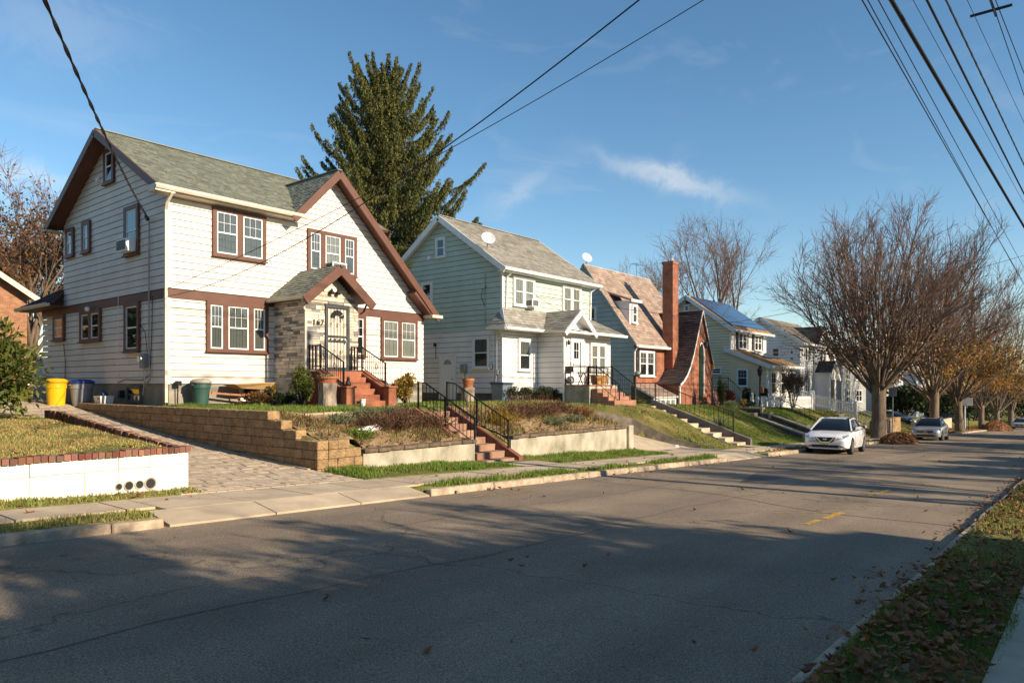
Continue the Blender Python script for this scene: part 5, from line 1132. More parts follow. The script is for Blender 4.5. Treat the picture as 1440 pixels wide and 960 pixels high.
def bare_tree(name, label, cat, loc, H, seed, vase=True, trunk_r=.4, trunk_h=2.4, limbs=9, spread=.42, maxd=5, group=None, leaves=0, leafm=None, leaf_low=.5, lean=(0, 0), bm=None, tm=None, leaf_size=.13, angle=(.15, .62), ratio=.74, upb=.035):
    R = np.random.default_rng(seed); root = thing(name, label, cat, loc, 0, group)
    tb = Tree(); tt = Tree(); lp = []
    tr = [np.array([0, 0, -.25]), np.array([0, 0, .15]), np.array([lean[0]*.3, lean[1]*.3, trunk_h*.5]), np.array([lean[0], lean[1], trunk_h])]
    tb.tube(tr, [trunk_r*1.45, trunk_r*1.12, trunk_r*.95, trunk_r*1.0], 12)
    L0 = (H-trunk_h)*.36
    for k in range(limbs):
        az = 2*PI*k/limbs+R.uniform(-.3, .3); a = R.uniform(*angle) if vase else R.uniform(.3, 1.0)
        d = np.array([math.sin(a)*math.cos(az), math.sin(a)*math.sin(az), math.cos(a)])
        grow(tb, tt, tr[-1]+np.array([math.cos(az), math.sin(az), 0])*trunk_r*.35-np.array([0, 0, R.uniform(.1, .6)]), d, L0*R.uniform(.85, 1.15), trunk_r*R.uniform(.36, .5), 1, maxd, spread, upb, R, lp, ratio=ratio)
    tb.build('trunk', bm or bark, root); tt.build('twigs', tm or bark_tw, root)
    if leaves:
        P_ = np.array(lp); lo = trunk_h*.8; zmax = lo+(H-lo)*leaf_low
        w = np.clip((zmax-P_[:, 2])/(zmax-lo), 0, 1)**1.3+1e-6; idx = R.choice(len(P_), leaves, p=w/w.sum())
        c = P_[idx]+R.normal(size=(leaves, 3))*.16; d = R.normal(size=(leaves, 3)); d[:, 2] -= .8; n = R.normal(size=(leaves, 3))
        quad_obj('leaves', quads_from(c, d, n, R.uniform(.7, 1.4, leaves)*leaf_size, R.uniform(.5, .9, leaves)*leaf_size), leafm, root)
    return root
def zelkova(name, label, loc, H, seed, trunk_r, trunk_h, limbs, sec, ter, qua, group, leaves, leafm, leaf_size=.2, spreadmax=.9, W=1.0, lean=(0, 0), tw=.008):
    R = np.random.default_rng(seed); root = thing(name, label, 'tree', loc, 0, group); tb = Tree(); tt = Tree(); lp = []
    tp = np.array([lean[0], lean[1], trunk_h]); tb.tube([np.array([0, 0, -.3]), np.array([0, 0, .12]), np.array([lean[0]*.3, lean[1]*.3, trunk_h*.5]), tp], [trunk_r*1.5, trunk_r*1.12, trunk_r*.95, trunk_r*1.0], 12)
    def path(p0, d, L, bend, m, wob):
        pts = [np.array(p0)]; dd = np.array(d, float)
        for i in range(m):
            dd = dd+R.normal(size=3)*wob+np.array([0, 0, bend]); dd /= np.linalg.norm(dd); pts.append(pts[-1]+dd*L/m)
        return np.array(pts)
    def dirat(P_, i): 
        v = P_[min(i+1, len(P_)-1)]-P_[max(i-1, 0)]; return v/np.linalg.norm(v)
    def off_dir(d, a):
        ax = R.normal(size=3); ax[2] += .25; ax -= d*ax.dot(d); ax /= np.linalg.norm(ax); return d*math.cos(a)+ax*math.sin(a)
    for k in range(limbs):
        az = k*2.39996+R.uniform(-.3, .3); a = .05+spreadmax*((k+.5)/limbs)**.75+R.uniform(-.05, .05); d = np.array([math.sin(a)*math.cos(az)*W, math.sin(a)*math.sin(az)*W, math.cos(a)])
        L = (H-trunk_h)*(1.0-.12*a)*R.uniform(.86, 1.04); P_ = path(tp+np.array([math.cos(az), math.sin(az), 0])*trunk_r*.45-np.array([0, 0, R.uniform(.0, .9)*min(1, a*1.5)]), d, L, .035+.02*a, 9, .075)
        r0 = trunk_r*R.uniform(.13, .25); rs = r0*(1-np.linspace(0, 1, 10))**.9+.012; tb.tube(P_, rs, 6)
        for j in range(sec):
            s_ = .16+.8*(j+R.random())/sec; i = min(8, int(s_*9)); q = P_[i]+(P_[i+1]-P_[i])*(s_*9-i); d2 = off_dir(dirat(P_, i), R.uniform(.28, .8)); L2 = L*(1-s_)*.5+R.uniform(.7, 1.5)
            P2 = path(q, d2, L2, .06, 5, .09); tt.tube(P2, (rs[i]*.42)*(1-np.linspace(0, 1, 6))**.8+.009, 4); lp.extend(P2[2:])
            for t in range(ter):
                s3 = .2+.8*(t+R.random())/ter; i3 = min(4, int(s3*5)); q3 = P2[i3]+(P2[i3+1]-P2[i3])*(s3*5-i3); P3 = path(q3, off_dir(dirat(P2, i3), R.uniform(.3, .75)), R.uniform(.6, 1.5), .05, 3, .12); tt.tube(P3, np.array([tw*1.5, tw*1.3, tw, tw*.6]), 3); lp.extend(P3[1:])
                for u in range(qua):
                    i4 = R.integers(0, 3); P4 = path(P3[i4]+(P3[i4+1]-P3[i4])*R.random(), off_dir(dirat(P3, i4), R.uniform(.3, .8)), R.uniform(.35, .8), .03, 2, .12); tt.tube(P4, np.array([tw, tw*.8, tw*.5]), 3)
    tb.build('trunk', bark, root); tt.build('twigs', bark_tw, root)
    if leaves:
        P_ = np.array(lp); lo = trunk_h*.75; zmax = lo+(H-lo)*.42; w = np.clip((zmax-P_[:, 2])/(zmax-lo), 0, 1)**1.2+2e-4; idx = R.choice(len(P_), leaves, p=w/w.sum())
        c = P_[idx]+R.normal(size=(leaves, 3))*.22; c[:, 2] -= R.uniform(0, .7, leaves); d = R.normal(size=(leaves, 3)); d[:, 2] -= .6; quad_obj('leaves', quads_from(c, d, R.normal(size=(leaves, 3)), R.uniform(.7, 1.4, leaves)*leaf_size, R.uniform(.45, .8, leaves)*leaf_size), leafm, root)
    return root
zg = 'bare vase-shaped street trees along the kerb'
specs = [(48.6, 10.3, 14.6, 11, .42, 'largest bare vase-shaped street tree, beside the parked white sedan', 1300),
         (66.5, 10.0, 16.0, 12, .36, 'bare vase-shaped street tree just behind the silver parked sedan', 3800),
         (80.5, 10.0, 16.0, 13, .36, 'leaning twin-stemmed street tree with orange leaves, third along the kerb', 5200),
         (99, 10.1, 16.5, 14, .3, 'thin pale-trunked street tree beside the far leaf pile', 3600),
         (116, 10.1, 17, 15, .36, 'street tree behind the far leaf pile, fifth along the kerb', 5000)]
for (x, y, H, sd_, r, lab, nl) in specs:
    q = {11: (34, 11, 7, 3), 12: (28, 9, 7, 2), 13: (24, 9, 6, 2)}.get(sd_, (20, 8, 5, 2))
    zelkova('street_tree', lab, (x, y, walk_z(x)-.05), H, sd_, r, 3.4 if sd_ < 14 else 2.8, *q, zg, nl, br_leaf if sd_ == 11 else or_leaf, lean=((-.5, .1) if sd_ == 13 else (0, 0)), tw=.009 if sd_ < 13 else .013)
bare_tree('street_tree', 'most distant street tree at the right edge of the picture', 'tree', (136, 10, walk_z(136)), 12, 16, trunk_r=.4, limbs=9, spread=.4, maxd=5, group=zg, leaves=5000, leafm=ol_leaf, leaf_low=.7, leaf_size=.3, ratio=.72)
# bare tree behind the solar house
bare_tree('bare_tree', 'tall bare tree rising behind the solar-panel roof', 'tree', (68, 29.6, -2.6), 19.5, 21, trunk_r=.45, trunk_h=4, limbs=11, spread=.5, maxd=5, angle=(.05, .62), ratio=.74, tm=bark_tw, leaves=260, leafm=br_leaf, leaf_low=.9)
bare_tree('bare_tree', 'small bare tree behind the pink shingled roof', 'tree', (57.7, 32.3, -2), 12.6, 22, trunk_r=.25, trunk_h=4, limbs=6, spread=.55, maxd=5, angle=(.1, .7))
bare_tree('bare_tree', 'bare tree among the roofs behind the white gabled house', 'tree', (88, 40, -3), 13.5, 25, trunk_r=.3, trunk_h=4, limbs=7, spread=.55, maxd=5, angle=(.1, .8), leaves=1200, leafm=br_leaf, leaf_low=.7)
# brown leafy trees at far left
for (x, y, H, sd_, nl, lab) in ((15.0, 50, 13.6, 31, 5200, 'brown-leaved tree close behind the rear of the white house'), (9.5, 58, 14.5, 32, 2600, 'thin reddish-brown tree at the left edge above the brick house'), (17.5, 62, 13, 33, 5200, 'brown tree farther back behind the white house'), (4.5, 66, 15, 34, 2600, 'bare brown tree farthest left in the background')):
    bare_tree('autumn_tree', lab, 'tree', (x, y, -.9), H, sd_, trunk_r=.32, trunk_h=3, limbs=11, spread=.6, maxd=5, angle=(.1, .9), leaves=int(nl*1.6), leafm=br_leaf, leaf_low=1.1, leaf_size=.19, group='brown trees behind the houses on the left')
bare_tree('branch_tree', 'overhanging bare branch tips in the top left corner', 'tree', (-1.2, 10.4, -1.5), 13, 35, trunk_r=.3, trunk_h=4, limbs=8, spread=.5, maxd=5, angle=(.2, .62))
# street trees on the near side (behind the camera) whose shadows cross the road
ng = 'street trees on the near side of the street'
for (x, y, H, sd_, nl) in ((25.5, -9, 9.0, 42, 200), (41, -8, 13.0, 43, 900), (9.6, -8.2, 7.2, 44, 1200), (58, -6, 14, 45, 1800), (78, -5, 14, 46, 2500), (47, -9.5, 13.5, 47, 900), (19.6, -7.5, 7.4, 48, 200), (2.5, -8.6, 8.9, 49, 6000), (-3.5, -8.4, 9.0, 50, 6000), (7.0, -7.4, 7.0, 52, 3200)):
    bare_tree('street_tree', {42: 'bare tree on the near lawn across from the mint house', 43: 'leafier tree on the near lawn across from the brick house', 44: 'small tree on the near lawn beside the gray house', 45: 'tree on the near lawn across from the silver sedan', 46: 'farthest tree on the near lawn', 47: 'tall bare tree on the near lawn across from the cream house', 48: 'small bare tree on the near lawn third from the gray house', 49: 'leafy low tree in front of the gray house', 50: 'leafy low tree left of the gray house front', 52: 'smallest leafy tree in front of the gray house'}[sd_], 'tree', (x, y, road_z(x)+.3), H, sd_, trunk_r=.32, trunk_h=2.6, limbs=8, spread=.42, maxd=5, group=ng, leaves=nl, leafm=ol_leaf, leaf_low=.9, leaf_size=.22)
near_house(-7, 12.6, -26, -12.5, 4.7, 7.0, 'gray house across the street from the white house', gray_far, shingle_bk)
near_house(-25, -12, -24, -12, 4.6, 8.4, 'cream house across the street beside the gray one', cream_sid, shingle_bg)
near_house(-9.5, 3.2, 20.5, 31, 5.6, 8.6, 'unseen dark green neighbor house added left of the driveway to cut skylight', M('dark_green_siding', (.05, .065, .055), rough=.6), shingle_bg)  # unseen, added to block sky fill on the side wall; dark to dim reflections
near_house(14, 24, -30, -19, 3.4, 6.2, 'gray house set back across the street from the steps', gray_far, shingle_bk)
near_house(28, 40, -30, -16, 3.0, 6.0, 'cream house across the street from the brick house', cream_sid, shingle_bg)
near_house(44, 58, -22, -11.5, 2.0, 6.0, 'white house across the street from the solar house', white_far, shingle_bk)
near_house(66, 80, -22, -9, 2.2, 6.0, 'gray house across the street near the far trees', gray_far, shingle_bg)

def spruce():
    R = np.random.default_rng(5); root = thing('spruce_tree', 'tall dark green spruce with drooping upturned branches behind the two front houses', 'tree', (26.6, 31.0, -.9))
    H = 18.4; tb = Tree(); tb.tube([(0, 0, -.2), (0, 0, 6), (0.1, 0, 13), (0, .1, H)], [.5, .38, .2, .03], 10)
    Q = []; z = 1.5; lv = 0
    while z < H-.2:
        t_ = H-z; f = t_/H; n = 8 if t_ > 3 else 6
        for k in range(n):
            az = 2*PI*k/n+lv*1.7+R.uniform(-.35, .35); L = float(np.interp(t_, [0, 1, 2.5, 5, 8, 12, 18], [.4, 1.6, 2.9, 4.1, 5.0, 5.3, 5.0]))*R.choice([.84, .95, 1.05, 1.15, 1.42], p=[.25, .3, .28, .13, .04])
            m = 9; s_ = np.linspace(0, 1, m); ang = R.uniform(-.15, .15); steep = float(np.interp(t_, [0, 2, 5, 9], [1.15, .72, .22, -.08]))
            rad = s_*L*(1-.25*min(1, max(0, steep))*s_); zz = z + L*(steep*s_*.75 - float(np.interp(t_, [0, 4, 8], [.0, .18, .34]))*np.sin(s_*PI*.7) + R.uniform(.2, .42)*s_**3)
            pts = np.stack([np.cos(az+ang*s_)*rad, np.sin(az+ang*s_)*rad, zz], 1); tb.tube(pts, np.linspace(.05, .01, m)*(.4+.6*f), 4)
            ns = int(36*L)+16; u = R.uniform(.05, 1.0, ns)**.75; i = np.minimum((u*(m-1)).astype(int), m-2); fr = (u*(m-1)-i)[:, None]; c0 = pts[i]*(1-fr)+pts[i+1]*fr
            dirb = pts[np.minimum(i+1, m-1)]-pts[i]; dirb /= np.linalg.norm(dirb, axis=1, keepdims=True)
            side = np.stack([-dirb[:, 1], dirb[:, 0], 0*dirb[:, 0]], 1); sg = R.choice([-1, 1], ns)[:, None]; reach = (.62*(1-u*.85)+.05)[:, None]*R.uniform(.1, 1.3, (ns, 1))*min(1.2, L*.3+.2)
            c1 = c0+side*sg*reach+dirb*reach*.3-np.array([0, 0, 1])*reach*.3; hang = R.uniform(.1, .55, ns)*(.5+.5*min(1, f*2.5))*(1.15-.5*u)
            for j in range(7):
                t = j/6.0; w_ = .05*(1-.5*t); c = c1+np.stack([R.normal(size=ns)*w_, R.normal(size=ns)*w_, -hang*t+R.normal(size=ns)*.02], 1); d = np.stack([R.normal(size=ns)*.45, R.normal(size=ns)*.45, -np.ones(ns)], 1)
                Q.append(quads_from(c, d, R.normal(size=(ns, 3)), R.uniform(.10, .19, ns), R.uniform(.03, .06, ns)))
            for j in range(3):
                c = c0+(c1-c0)*R.uniform(0, 1, (ns, 1))+R.normal(size=(ns, 3))*.03; Q.append(quads_from(c, (c1-c0)+dirb*.1+R.normal(size=(ns, 3))*.15, R.normal(size=(ns, 3)), R.uniform(.12, .22, ns), R.uniform(.035, .07, ns)))
        z += .40; lv += 1
    tb.build('trunk', bark_dk, root); quad_obj('foliage', np.concatenate(Q), sp_leaf, root)
spruce()
# ---------------------------------------------------------------- shrubs
def shrub(name, label, loc, rx, ry, h, n, m, leaf=(.09, .045), seed=1, lobes=9, stems=14, group=None, cat='shrub', base=0.0, up=.2, core=.55, stem_m=None, shape='round'):
    R = np.random.default_rng(seed); root = thing(name, label, cat, loc, 0, group)
    lc = R.normal(size=(lobes, 3)); lc /= np.linalg.norm(lc, axis=1, keepdims=True); lc[:, 2] = np.abs(lc[:, 2])*1.0
    lc = lc*R.uniform(.35, .75, (lobes, 1))*np.array([rx, ry, h*.6])+np.array([0, 0, base+h*.32]); lr = R.uniform(.32, .52, lobes)
    if shape == 'box': lc = np.stack([R.uniform(-rx*.92, rx*.92, lobes), R.uniform(-ry*.6, ry*.6, lobes), R.uniform(base+h*.2, h*.82, lobes)], 1); 
    k = R.integers(0, lobes, n); dv = rand_dir(n, .15); rad = R.uniform(.55, 1.05, n)**.7
    sc_ = np.array([min(rx, ry*1.6), min(ry, rx*1.6), h*.55]) if shape != 'box' else np.array([.5*h, ry, .34*h])
    c = lc[k]+dv*(lr[k]*rad)[:, None]*sc_; ok = (c[:, 2] > .02)
    if shape == 'box': ok &= (c[:, 2] < h) | (R.random(n) < .25); c[:, 1] = np.clip(c[:, 1], -ry, ry)
    c = c[ok]; dv = dv[ok]; n = len(c); d = dv+R.normal(size=(n, 3))*.7+np.array([0, 0, up]); nr = R.normal(size=(n, 3))
    t = Tree()
    for i in range(stems):
        e = lc[i % lobes]+R.normal(size=3)*.12*np.array([rx, ry, h]); s0 = np.array([R.normal()*.1*rx, R.normal()*.1*ry, -.08]) if shape != 'box' else np.array([e[0]+R.normal()*.1, R.normal()*.1, -.08])
        t.tube([s0, s0*.5+e*.5+R.normal(size=3)*.05, e], [.022*max(h, .6), .014*max(h, .6), .005], 5)
    t.build('stems', stem_m or bark_dk, root)
    quad_obj('foliage', quads_from(c, d, nr, R.uniform(.7, 1.3, n)*leaf[0], R.uniform(.7, 1.3, n)*leaf[1]), m, root)
    return root
shrub('evergreen_shrub', 'big leafy evergreen shrub at the left edge of the picture', (4.3, 18.3, -.9), 1.3, 1.2, 2.95, 9500, gr_leaf, (.17, .06), 3, lobes=26, stems=20)
shrub('boxwood_shrub', 'round clipped green shrub left of the stone porch steps', (13.05, 19.2, -.66), .42, .4, 1.35, 3600, gr_leaf, (.06, .035), 4, lobes=12)
shrub('small_shrub', 'small green shrub right of the red porch steps', (16.05, 18.9, -.66), .32, .3, 1.0, 1700, gr_leaf, (.06, .035), 5)
shrub('yellow_shrub', 'yellow-orange autumn shrub at the right corner of the white house', (17.0, 18.7, -.7), .65, .55, 1.15, 3000, yl_leaf, (.09, .05), 6, lobes=12)
shrub('brown_shrub', 'low rusty brown shrub left of the porch', (12.2, 20.2, -.64), .6, .4, .5, 1500, br_leaf, (.07, .035), 7)
shrub('dark_shrub', 'low dark shrub between the rusty shrub and the round one', (12.7, 19.5, -.64), .5, .35, .5, 1300, dk_leaf, (.07, .04), 8)
shrub('yellow_plant', 'small yellow-leaved plant among the low shrubs by the porch', (12.55, 19.95, -.64), .2, .2, .75, 260, yl_leaf, (.08, .05), 81, lobes=4, stems=6)
shrub('hedge', 'clipped hedge with bare brown base in front of the mint house', (24.75, 19.05, -.86), 1.75, .35, .82, 6500, dk_leaf, (.05, .03), 9, lobes=44, stems=120, shape='box', base=.25, stem_m=twig_dry)
shrub('small_shrub', 'low green shrub right of the brick steps of the mint house', (30.9, 17.4, -1.1), .9, .6, .6, 1800, gr_leaf, (.07, .04), 10)
shrub('red_shrub', 'dark red bushy shrub before the arched brick entry', (42.9, 17.6, -1.4), .9, .7, 1.3, 2600, rd_leaf, (.10, .05), 11)
shrub('conifer_shrub', 'narrow dark conifer beside the arched door', (41.4, 17.4, -1.4), .35, .35, 2.1, 1800, dk_leaf, (.10, .04), 12, lobes=12, up=.9)
shrub('conifer_shrub', 'dark conifer between the red shrub and the lamp post', (45.2, 17.2, -1.5), .42, .42, 1.5, 1700, dk_leaf, (.10, .04), 13, lobes=10, up=.9)
shrub('conifer_shrub', 'slender conifer by the cream house porch', (47.4, 17.0, -1.6), .32, .32, 1.55, 1500, dk_leaf, (.10, .04), 14, lobes=10, up=.9)
shrub('gray_shrub', 'low gray-green mound near the red shrub', (40.9, 16.6, -1.3), .7, .5, .45, 1200, lav_m, (.09, .03), 15)
shrub('yellow_plant', 'small yellow plant at the foot of the red shrub', (42.2, 16.4, -1.35), .25, .25, .5, 400, yl_leaf, (.09, .04), 16)
shrub('gray_shrub', 'dark gray-green mound right of the small yellow plant', (43.2, 16.4, -1.4), .6, .4, .4, 1000, dk_leaf, (.08, .03), 17)
yu = thing('yucca_plant', 'spiky gray-green yucca beside the lawn stairs', 'plant', (31.0, 13.2, ground_z(31.0, 13.2)))
R_ = np.random.default_rng(18); n = 130; az = R_.uniform(0, 2*PI, n); el = R_.uniform(.1, 1.4, n); dd = np.stack([np.cos(az)*np.cos(el), np.sin(az)*np.cos(el), np.sin(el)], 1)
for k in range(n): 
    pass
quad_obj('blades', quads_from(dd*.38, dd, np.cross(dd, R_.normal(size=(n, 3))), np.full(n, .78), np.full(n, .055)), lav_m, yu)
for k, (x, y) in enumerate(((27.5, -6.2), (31.5, -6.0), (35.5, -6.4))): shrub('evergreen_shrub', ['near lawn evergreen closest to the camera', 'middle one of the near lawn evergreens', 'farthest of the near lawn evergreens'][k], (x, y, road_z(x)+.3), 2.2, 2.2, 5.2, 4500, dk_leaf, (.3, .16), 140+k, lobes=16, stems=8, group='evergreens on the near lawn')
shrub('evergreen_shrub', 'unseen tall evergreen added behind the neighbor house to block window reflections', (4.6, 36.5, -.9), 2.6, 2.2, 8.5, 4500, dk_leaf, (.3, .16), 150, lobes=20, stems=8)  # unseen; added to keep the brick house out of the side-window reflections
# dark evergreen mass at the far end of the street
for i, (x, y, rr, h) in enumerate(((92, 16.5, 3, 4.5), (104, 15.8, 3.2, 4.2), (108, 14.5, 3, 3.6), (122, 15.5, 4, 5), (130, 14, 4, 5), (142, 13.5, 4.5, 5.5), (152, 9, 5, 6), (160, 4, 6, 7), (150, -2, 5, 6))):
    shrub('evergreen_shrub', ['dark evergreen bush behind the third street tree', 'dark evergreen bush left of the basketball hoop', 'dark evergreen bush behind the basketball hoop', 'dark evergreen behind the thin pale tree', 'dark evergreen behind the far leaf pile', 'dark evergreen at the end of the street', 'evergreen mass where the road ends', 'evergreen mass beyond the end of the road', 'evergreen at the right end of the street'][i], (x, y, yard_z(min(x, 150))-.2), rr, rr, h, 2600, dk_leaf, (.45, .25), 60+i, lobes=14, stems=8, group='evergreens at the end of the street')
# far-off trees closing the view
Q = []; T = Tree(); R2 = np.random.default_rng(77)
for k in range(46):
    x = R2.uniform(150, 260); y = R2.uniform(-30, 60); h = R2.uniform(7, 13); c = np.array([x, y, -7.6]); T.tube([c, c+[0, 0, h*.5], c+[R2.normal()*.5, R2.normal()*.5, h]], [.3, .2, .03], 5)
    n = 420; dv = rand_dir(n); Q.append(quads_from(c+[0, 0, h*.58]+dv*R2.uniform(.2, 1, (n, 1))*np.array([h*.3, h*.3, h*.42]), rand_dir(n), rand_dir(n), R2.uniform(.3, .8, n), R2.uniform(.2, .5, n)))
    for j in range(14): T.tube([c+[0, 0, h*R2.uniform(.25, .6)], c+[0, 0, h*.6]+rand_dir(1)[0]*h*.4], [.07, .01], 3)
wood = thing('far_wood', None, None, (0, 0, 0)); wood['kind'] = 'stuff'
T.build('trunks', bark_tw, wood); quad_obj('foliage', np.concatenate(Q), ol_leaf, wood)
Q = []; T = Tree()
for k in range(70):
    x = R2.uniform(-10, 150); y = R2.uniform(58, 95); h = R2.uniform(6, 9.5); c = np.array([x, y, -3.0]); T.tube([c, c+[0, 0, h*.5], c+[R2.normal()*.5, R2.normal()*.5, h]], [.3, .2, .03], 5)
    n = 240; dv = rand_dir(n); Q.append(quads_from(c+[0, 0, h*.55]+dv*R2.uniform(.2, 1, (n, 1))*np.array([h*.35, h*.35, h*.42]), rand_dir(n), rand_dir(n), R2.uniform(.25, .6, n), R2.uniform(.15, .35, n)))
    for j in range(22): T.tube([c+[0, 0, h*R2.uniform(.2, .6)], c+[0, 0, h*.6]+rand_dir(1)[0]*h*.42], [.06, .01], 3)
wood2 = thing('far_wood', None, None, (0, 0, 0)); wood2['kind'] = 'stuff'
T.build('trunks', bark_tw, wood2); quad_obj('foliage', np.concatenate(Q), br_leaf, wood2)
# crape-myrtle-like small tree in front of the cream house
bare_tree('ornamental_tree', 'small multi-stemmed ornamental tree with sparse olive leaves before the cream porch', 'tree', (49.6, 15.8, -1.75), 3.3, 51, trunk_r=.10, trunk_h=.3, limbs=7, spread=.35, maxd=4, angle=(.1, .42), leaves=1300, leafm=ol_leaf, leaf_low=1.2, leaf_size=.10, bm=M('pale_bark', (.42, .34, .25), rough=.8))
# ---------------------------------------------------------------- grass and leaf litter (uncountable)
def in_lawn(x, y): return True
def grass(name, rects, dens, h, m, seed, w=.012, mask=None, lean=.35):
    R = np.random.default_rng(seed); P_ = []
    for (x0, x1, y0, y1) in rects:
        n = int((x1-x0)*(y1-y0)*dens); x = R.uniform(x0, x1, n); y = R.uniform(y0, y1, n); P_.append(np.stack([x, y], 1))
    P_ = np.concatenate(P_)
    # clumpy: drop blades where a smooth pattern is low
    pat = np.sin(P_[:, 0]*2.1+1.3*np.sin(P_[:, 1]*1.7))+np.sin(P_[:, 1]*3.1+P_[:, 0]*.7)+np.sin(P_[:, 0]*5.3-P_[:, 1]*4.1)*.6
    keep = R.random(len(P_)) < np.clip(.55+.28*pat, .08, 1); P_ = P_[keep]; pat = pat[keep]
    if mask: k2 = np.array([mask(a, b) for a, b in P_]); P_ = P_[k2]; pat = pat[k2]
    z = np.array([ground_z(a, b) for a, b in P_]); n = len(P_); hh = h*R.uniform(.45, 1.25, n)*(1+.18*pat); a = R.uniform(0, 2*PI, n); ww = w*R.uniform(.7, 1.4, n)
    b = np.stack([P_[:, 0], P_[:, 1], z-.01], 1); s_ = np.stack([np.cos(a)*ww, np.sin(a)*ww, 0*a], 1); la = R.uniform(0, 2*PI, n); ll = R.uniform(0, lean*2, n)*hh
    tip = b+np.stack([np.cos(la)*ll, np.sin(la)*ll, hh], 1); v = np.stack([b-s_, b+s_, tip], 1).reshape(-1, 3)
    return npmesh(name, v, np.arange(n*3).reshape(n, 3), m, None, 'stuff')
grass('verge_grass', [(9.45, 22.4, 9.52, 10.0)], 1300, .11, grass_g, 101)
grass('verge_grass', [(-3, 4.3, 9.55, 10.22)], 1300, .06, grass_m, 102)
grass('strip_grass', [(9.2, 14.1, 11.3, 12.75), (15.9, 23.2, 11.2, 12.75)], 1300, .095, grass_g, 103, mask=lambda x, y: y > 11.25+.35*math.sin(x*2)**2*(1 if x < 14.2 else .4))
grass('strip_grass', [(-3, 5.9, 11.2, 11.82)], 1300, .06, grass_m, 104)
grass('left_lawn', [(1.5, 5.75, 12.0, 19)], 2200, .045, grass_d, 105); grass('left_lawn', [(1.5, 5.75, 12.0, 19)], 1000, .05, grass_m, 106)
grass('front_lawn', [(9.5, 14.0, 15.6, 18.8), (15.6, 22.3, 15.3, 19.0), (9.6, 12.2, 18.8, 21.0)], 900, .10, grass_g, 107)
grass('front_lawn', [(22.3, 30, 14.0, 19.5)], 800, .09, grass_m, 108, mask=lambda x, y: y > interp(x, CX_, CY_)+.25 if x < 26.7 else y > 15.5)
grass('front_lawn', [(22.3, 29, 16.0, 19.0)], 500, .09, grass_g, 109)
grass('slope_lawn', [(26.7, 29.3, 11.5, 16.5)], 1100, .07, grass_m, 110, w=.016); grass('slope_lawn', [(31, 39, 11.4, 18)], 800, .08, grass_g, 111, w=.018); grass('slope_lawn', [(31, 39, 11.4, 18)], 450, .07, grass_m, 112, w=.018)
grass('far_lawn', [(39.3, 48, 11.4, 18)], 500, .09, grass_g, 113, w=.02); grass('far_lawn', [(48, 80, 11.4, 18)], 260, .1, grass_m, 114, w=.025)
grass('near_verge', [(2.5, 8, .45, 1.3)], 5200, .055, grass_g, 115, w=.005); grass('near_verge', [(8, 26, .45, 1.3)], 1900, .06, grass_m, 116, w=.008); grass('near_verge', [(2.5, 8, .45, 1.3)], 2500, .05, grass_m, 117, w=.005)
grass('bed_stalks', [(9.45, 13.95, 13.1, 15.4), (15.8, 22.2, 13.1, 15.5)], 300, .11, grass_d, 118, lean=.6, w=.012)
grass('bed_weeds', [(9.45, 13.95, 13.1, 15.4), (15.8, 22.2, 13.1, 15.5)], 170, .10, grass_g, 119, lean=.5, w=.02)
grass('bed_undergrowth', [(9.45, 13.95, 13.1, 15.4), (15.8, 22.2, 13.1, 15.5)], 260, .2, twig_dry, 121, lean=.6, w=.014); grass('bed_greens', [(9.45, 13.95, 13.1, 15.4), (15.8, 22.2, 13.1, 15.5)], 200, .13, grass_m, 122, lean=.7, w=.02)
grass('terrace_stalks', [(15.8, 24, 15.4, 16.6)], 420, .12, grass_d, 120, lean=.5)
def litter(name, rects, n, m, seed, zf, size=.09, mask=None, pile=None):
    R = np.random.default_rng(seed); P_ = []
    per = np.array([(r[1]-r[0])*(r[3]-r[2])*(r[4] if len(r) > 4 else 1) for r in rects]); per = per/per.sum()
    for r, f in zip(rects, per):
        k = int(n*f); P_.append(np.stack([R.uniform(r[0], r[1], k), R.uniform(r[2], r[3], k)], 1))
    P_ = np.concatenate(P_)
    if mask: P_ = P_[np.array([mask(a, b, R) for a, b in P_])]
    n = len(P_); z = np.array([zf(a, b) for a, b in P_])+R.uniform(.008, .045, n); c = np.stack([P_[:, 0], P_[:, 1], z], 1)
    nm = R.normal(size=(n, 3))*.38+np.array([0, 0, 1]); d = np.cross(nm, R.normal(size=(n, 3))); d /= np.linalg.norm(d, axis=1, keepdims=True); nm /= np.linalg.norm(nm, axis=1, keepdims=True); s_ = np.cross(d, nm)
    L = size*R.uniform(.45, 1.45, n)[:, None]; Wd = L*R.uniform(.35, .6, (n, 1)); cu = nm*L*R.uniform(.08, .6, (n, 1))
    v = np.stack([c-d*L*.5+cu*.6, c-d*L*.15+s_*Wd*.5+cu*.5, c+d*L*.2+s_*Wd*.42+cu*.4, c+d*L*.55+cu, c+d*L*.2-s_*Wd*.42+cu*.4, c-d*L*.15-s_*Wd*.5+cu*.5, c-d*L*.1, c+d*L*.2], 1)
    base = np.arange(n)[:, None]*8; f = np.concatenate([base+np.array(q)[None, :] for q in ((0, 1, 6, 6), (1, 2, 7, 6), (2, 3, 7, 7), (0, 6, 5, 5), (6, 7, 4, 5), (7, 3, 4, 4))])
    tri = np.concatenate([base+np.array(q)[None, :] for q in ((0, 6, 1), (1, 6, 7), (1, 7, 2), (2, 7, 3), (0, 5, 6), (5, 4, 7), (5, 7, 6), (4, 3, 7))])
    return npmesh(name, v.reshape(-1, 3), tri, m, None, 'stuff')
rz0 = lambda x, y: ground_z(x, y) if not (1.3 < y < 9.5) else road_z(x)
litter('fallen_leaves', [(2.6, 9, .5, 1.32, 3.2), (9, 24, .5, 1.32, 1.0), (24, 40, .5, 1.32, .5)], 2300, dry_leaf, 201, lambda x, y: ground_z(x, y)+.03, .075)
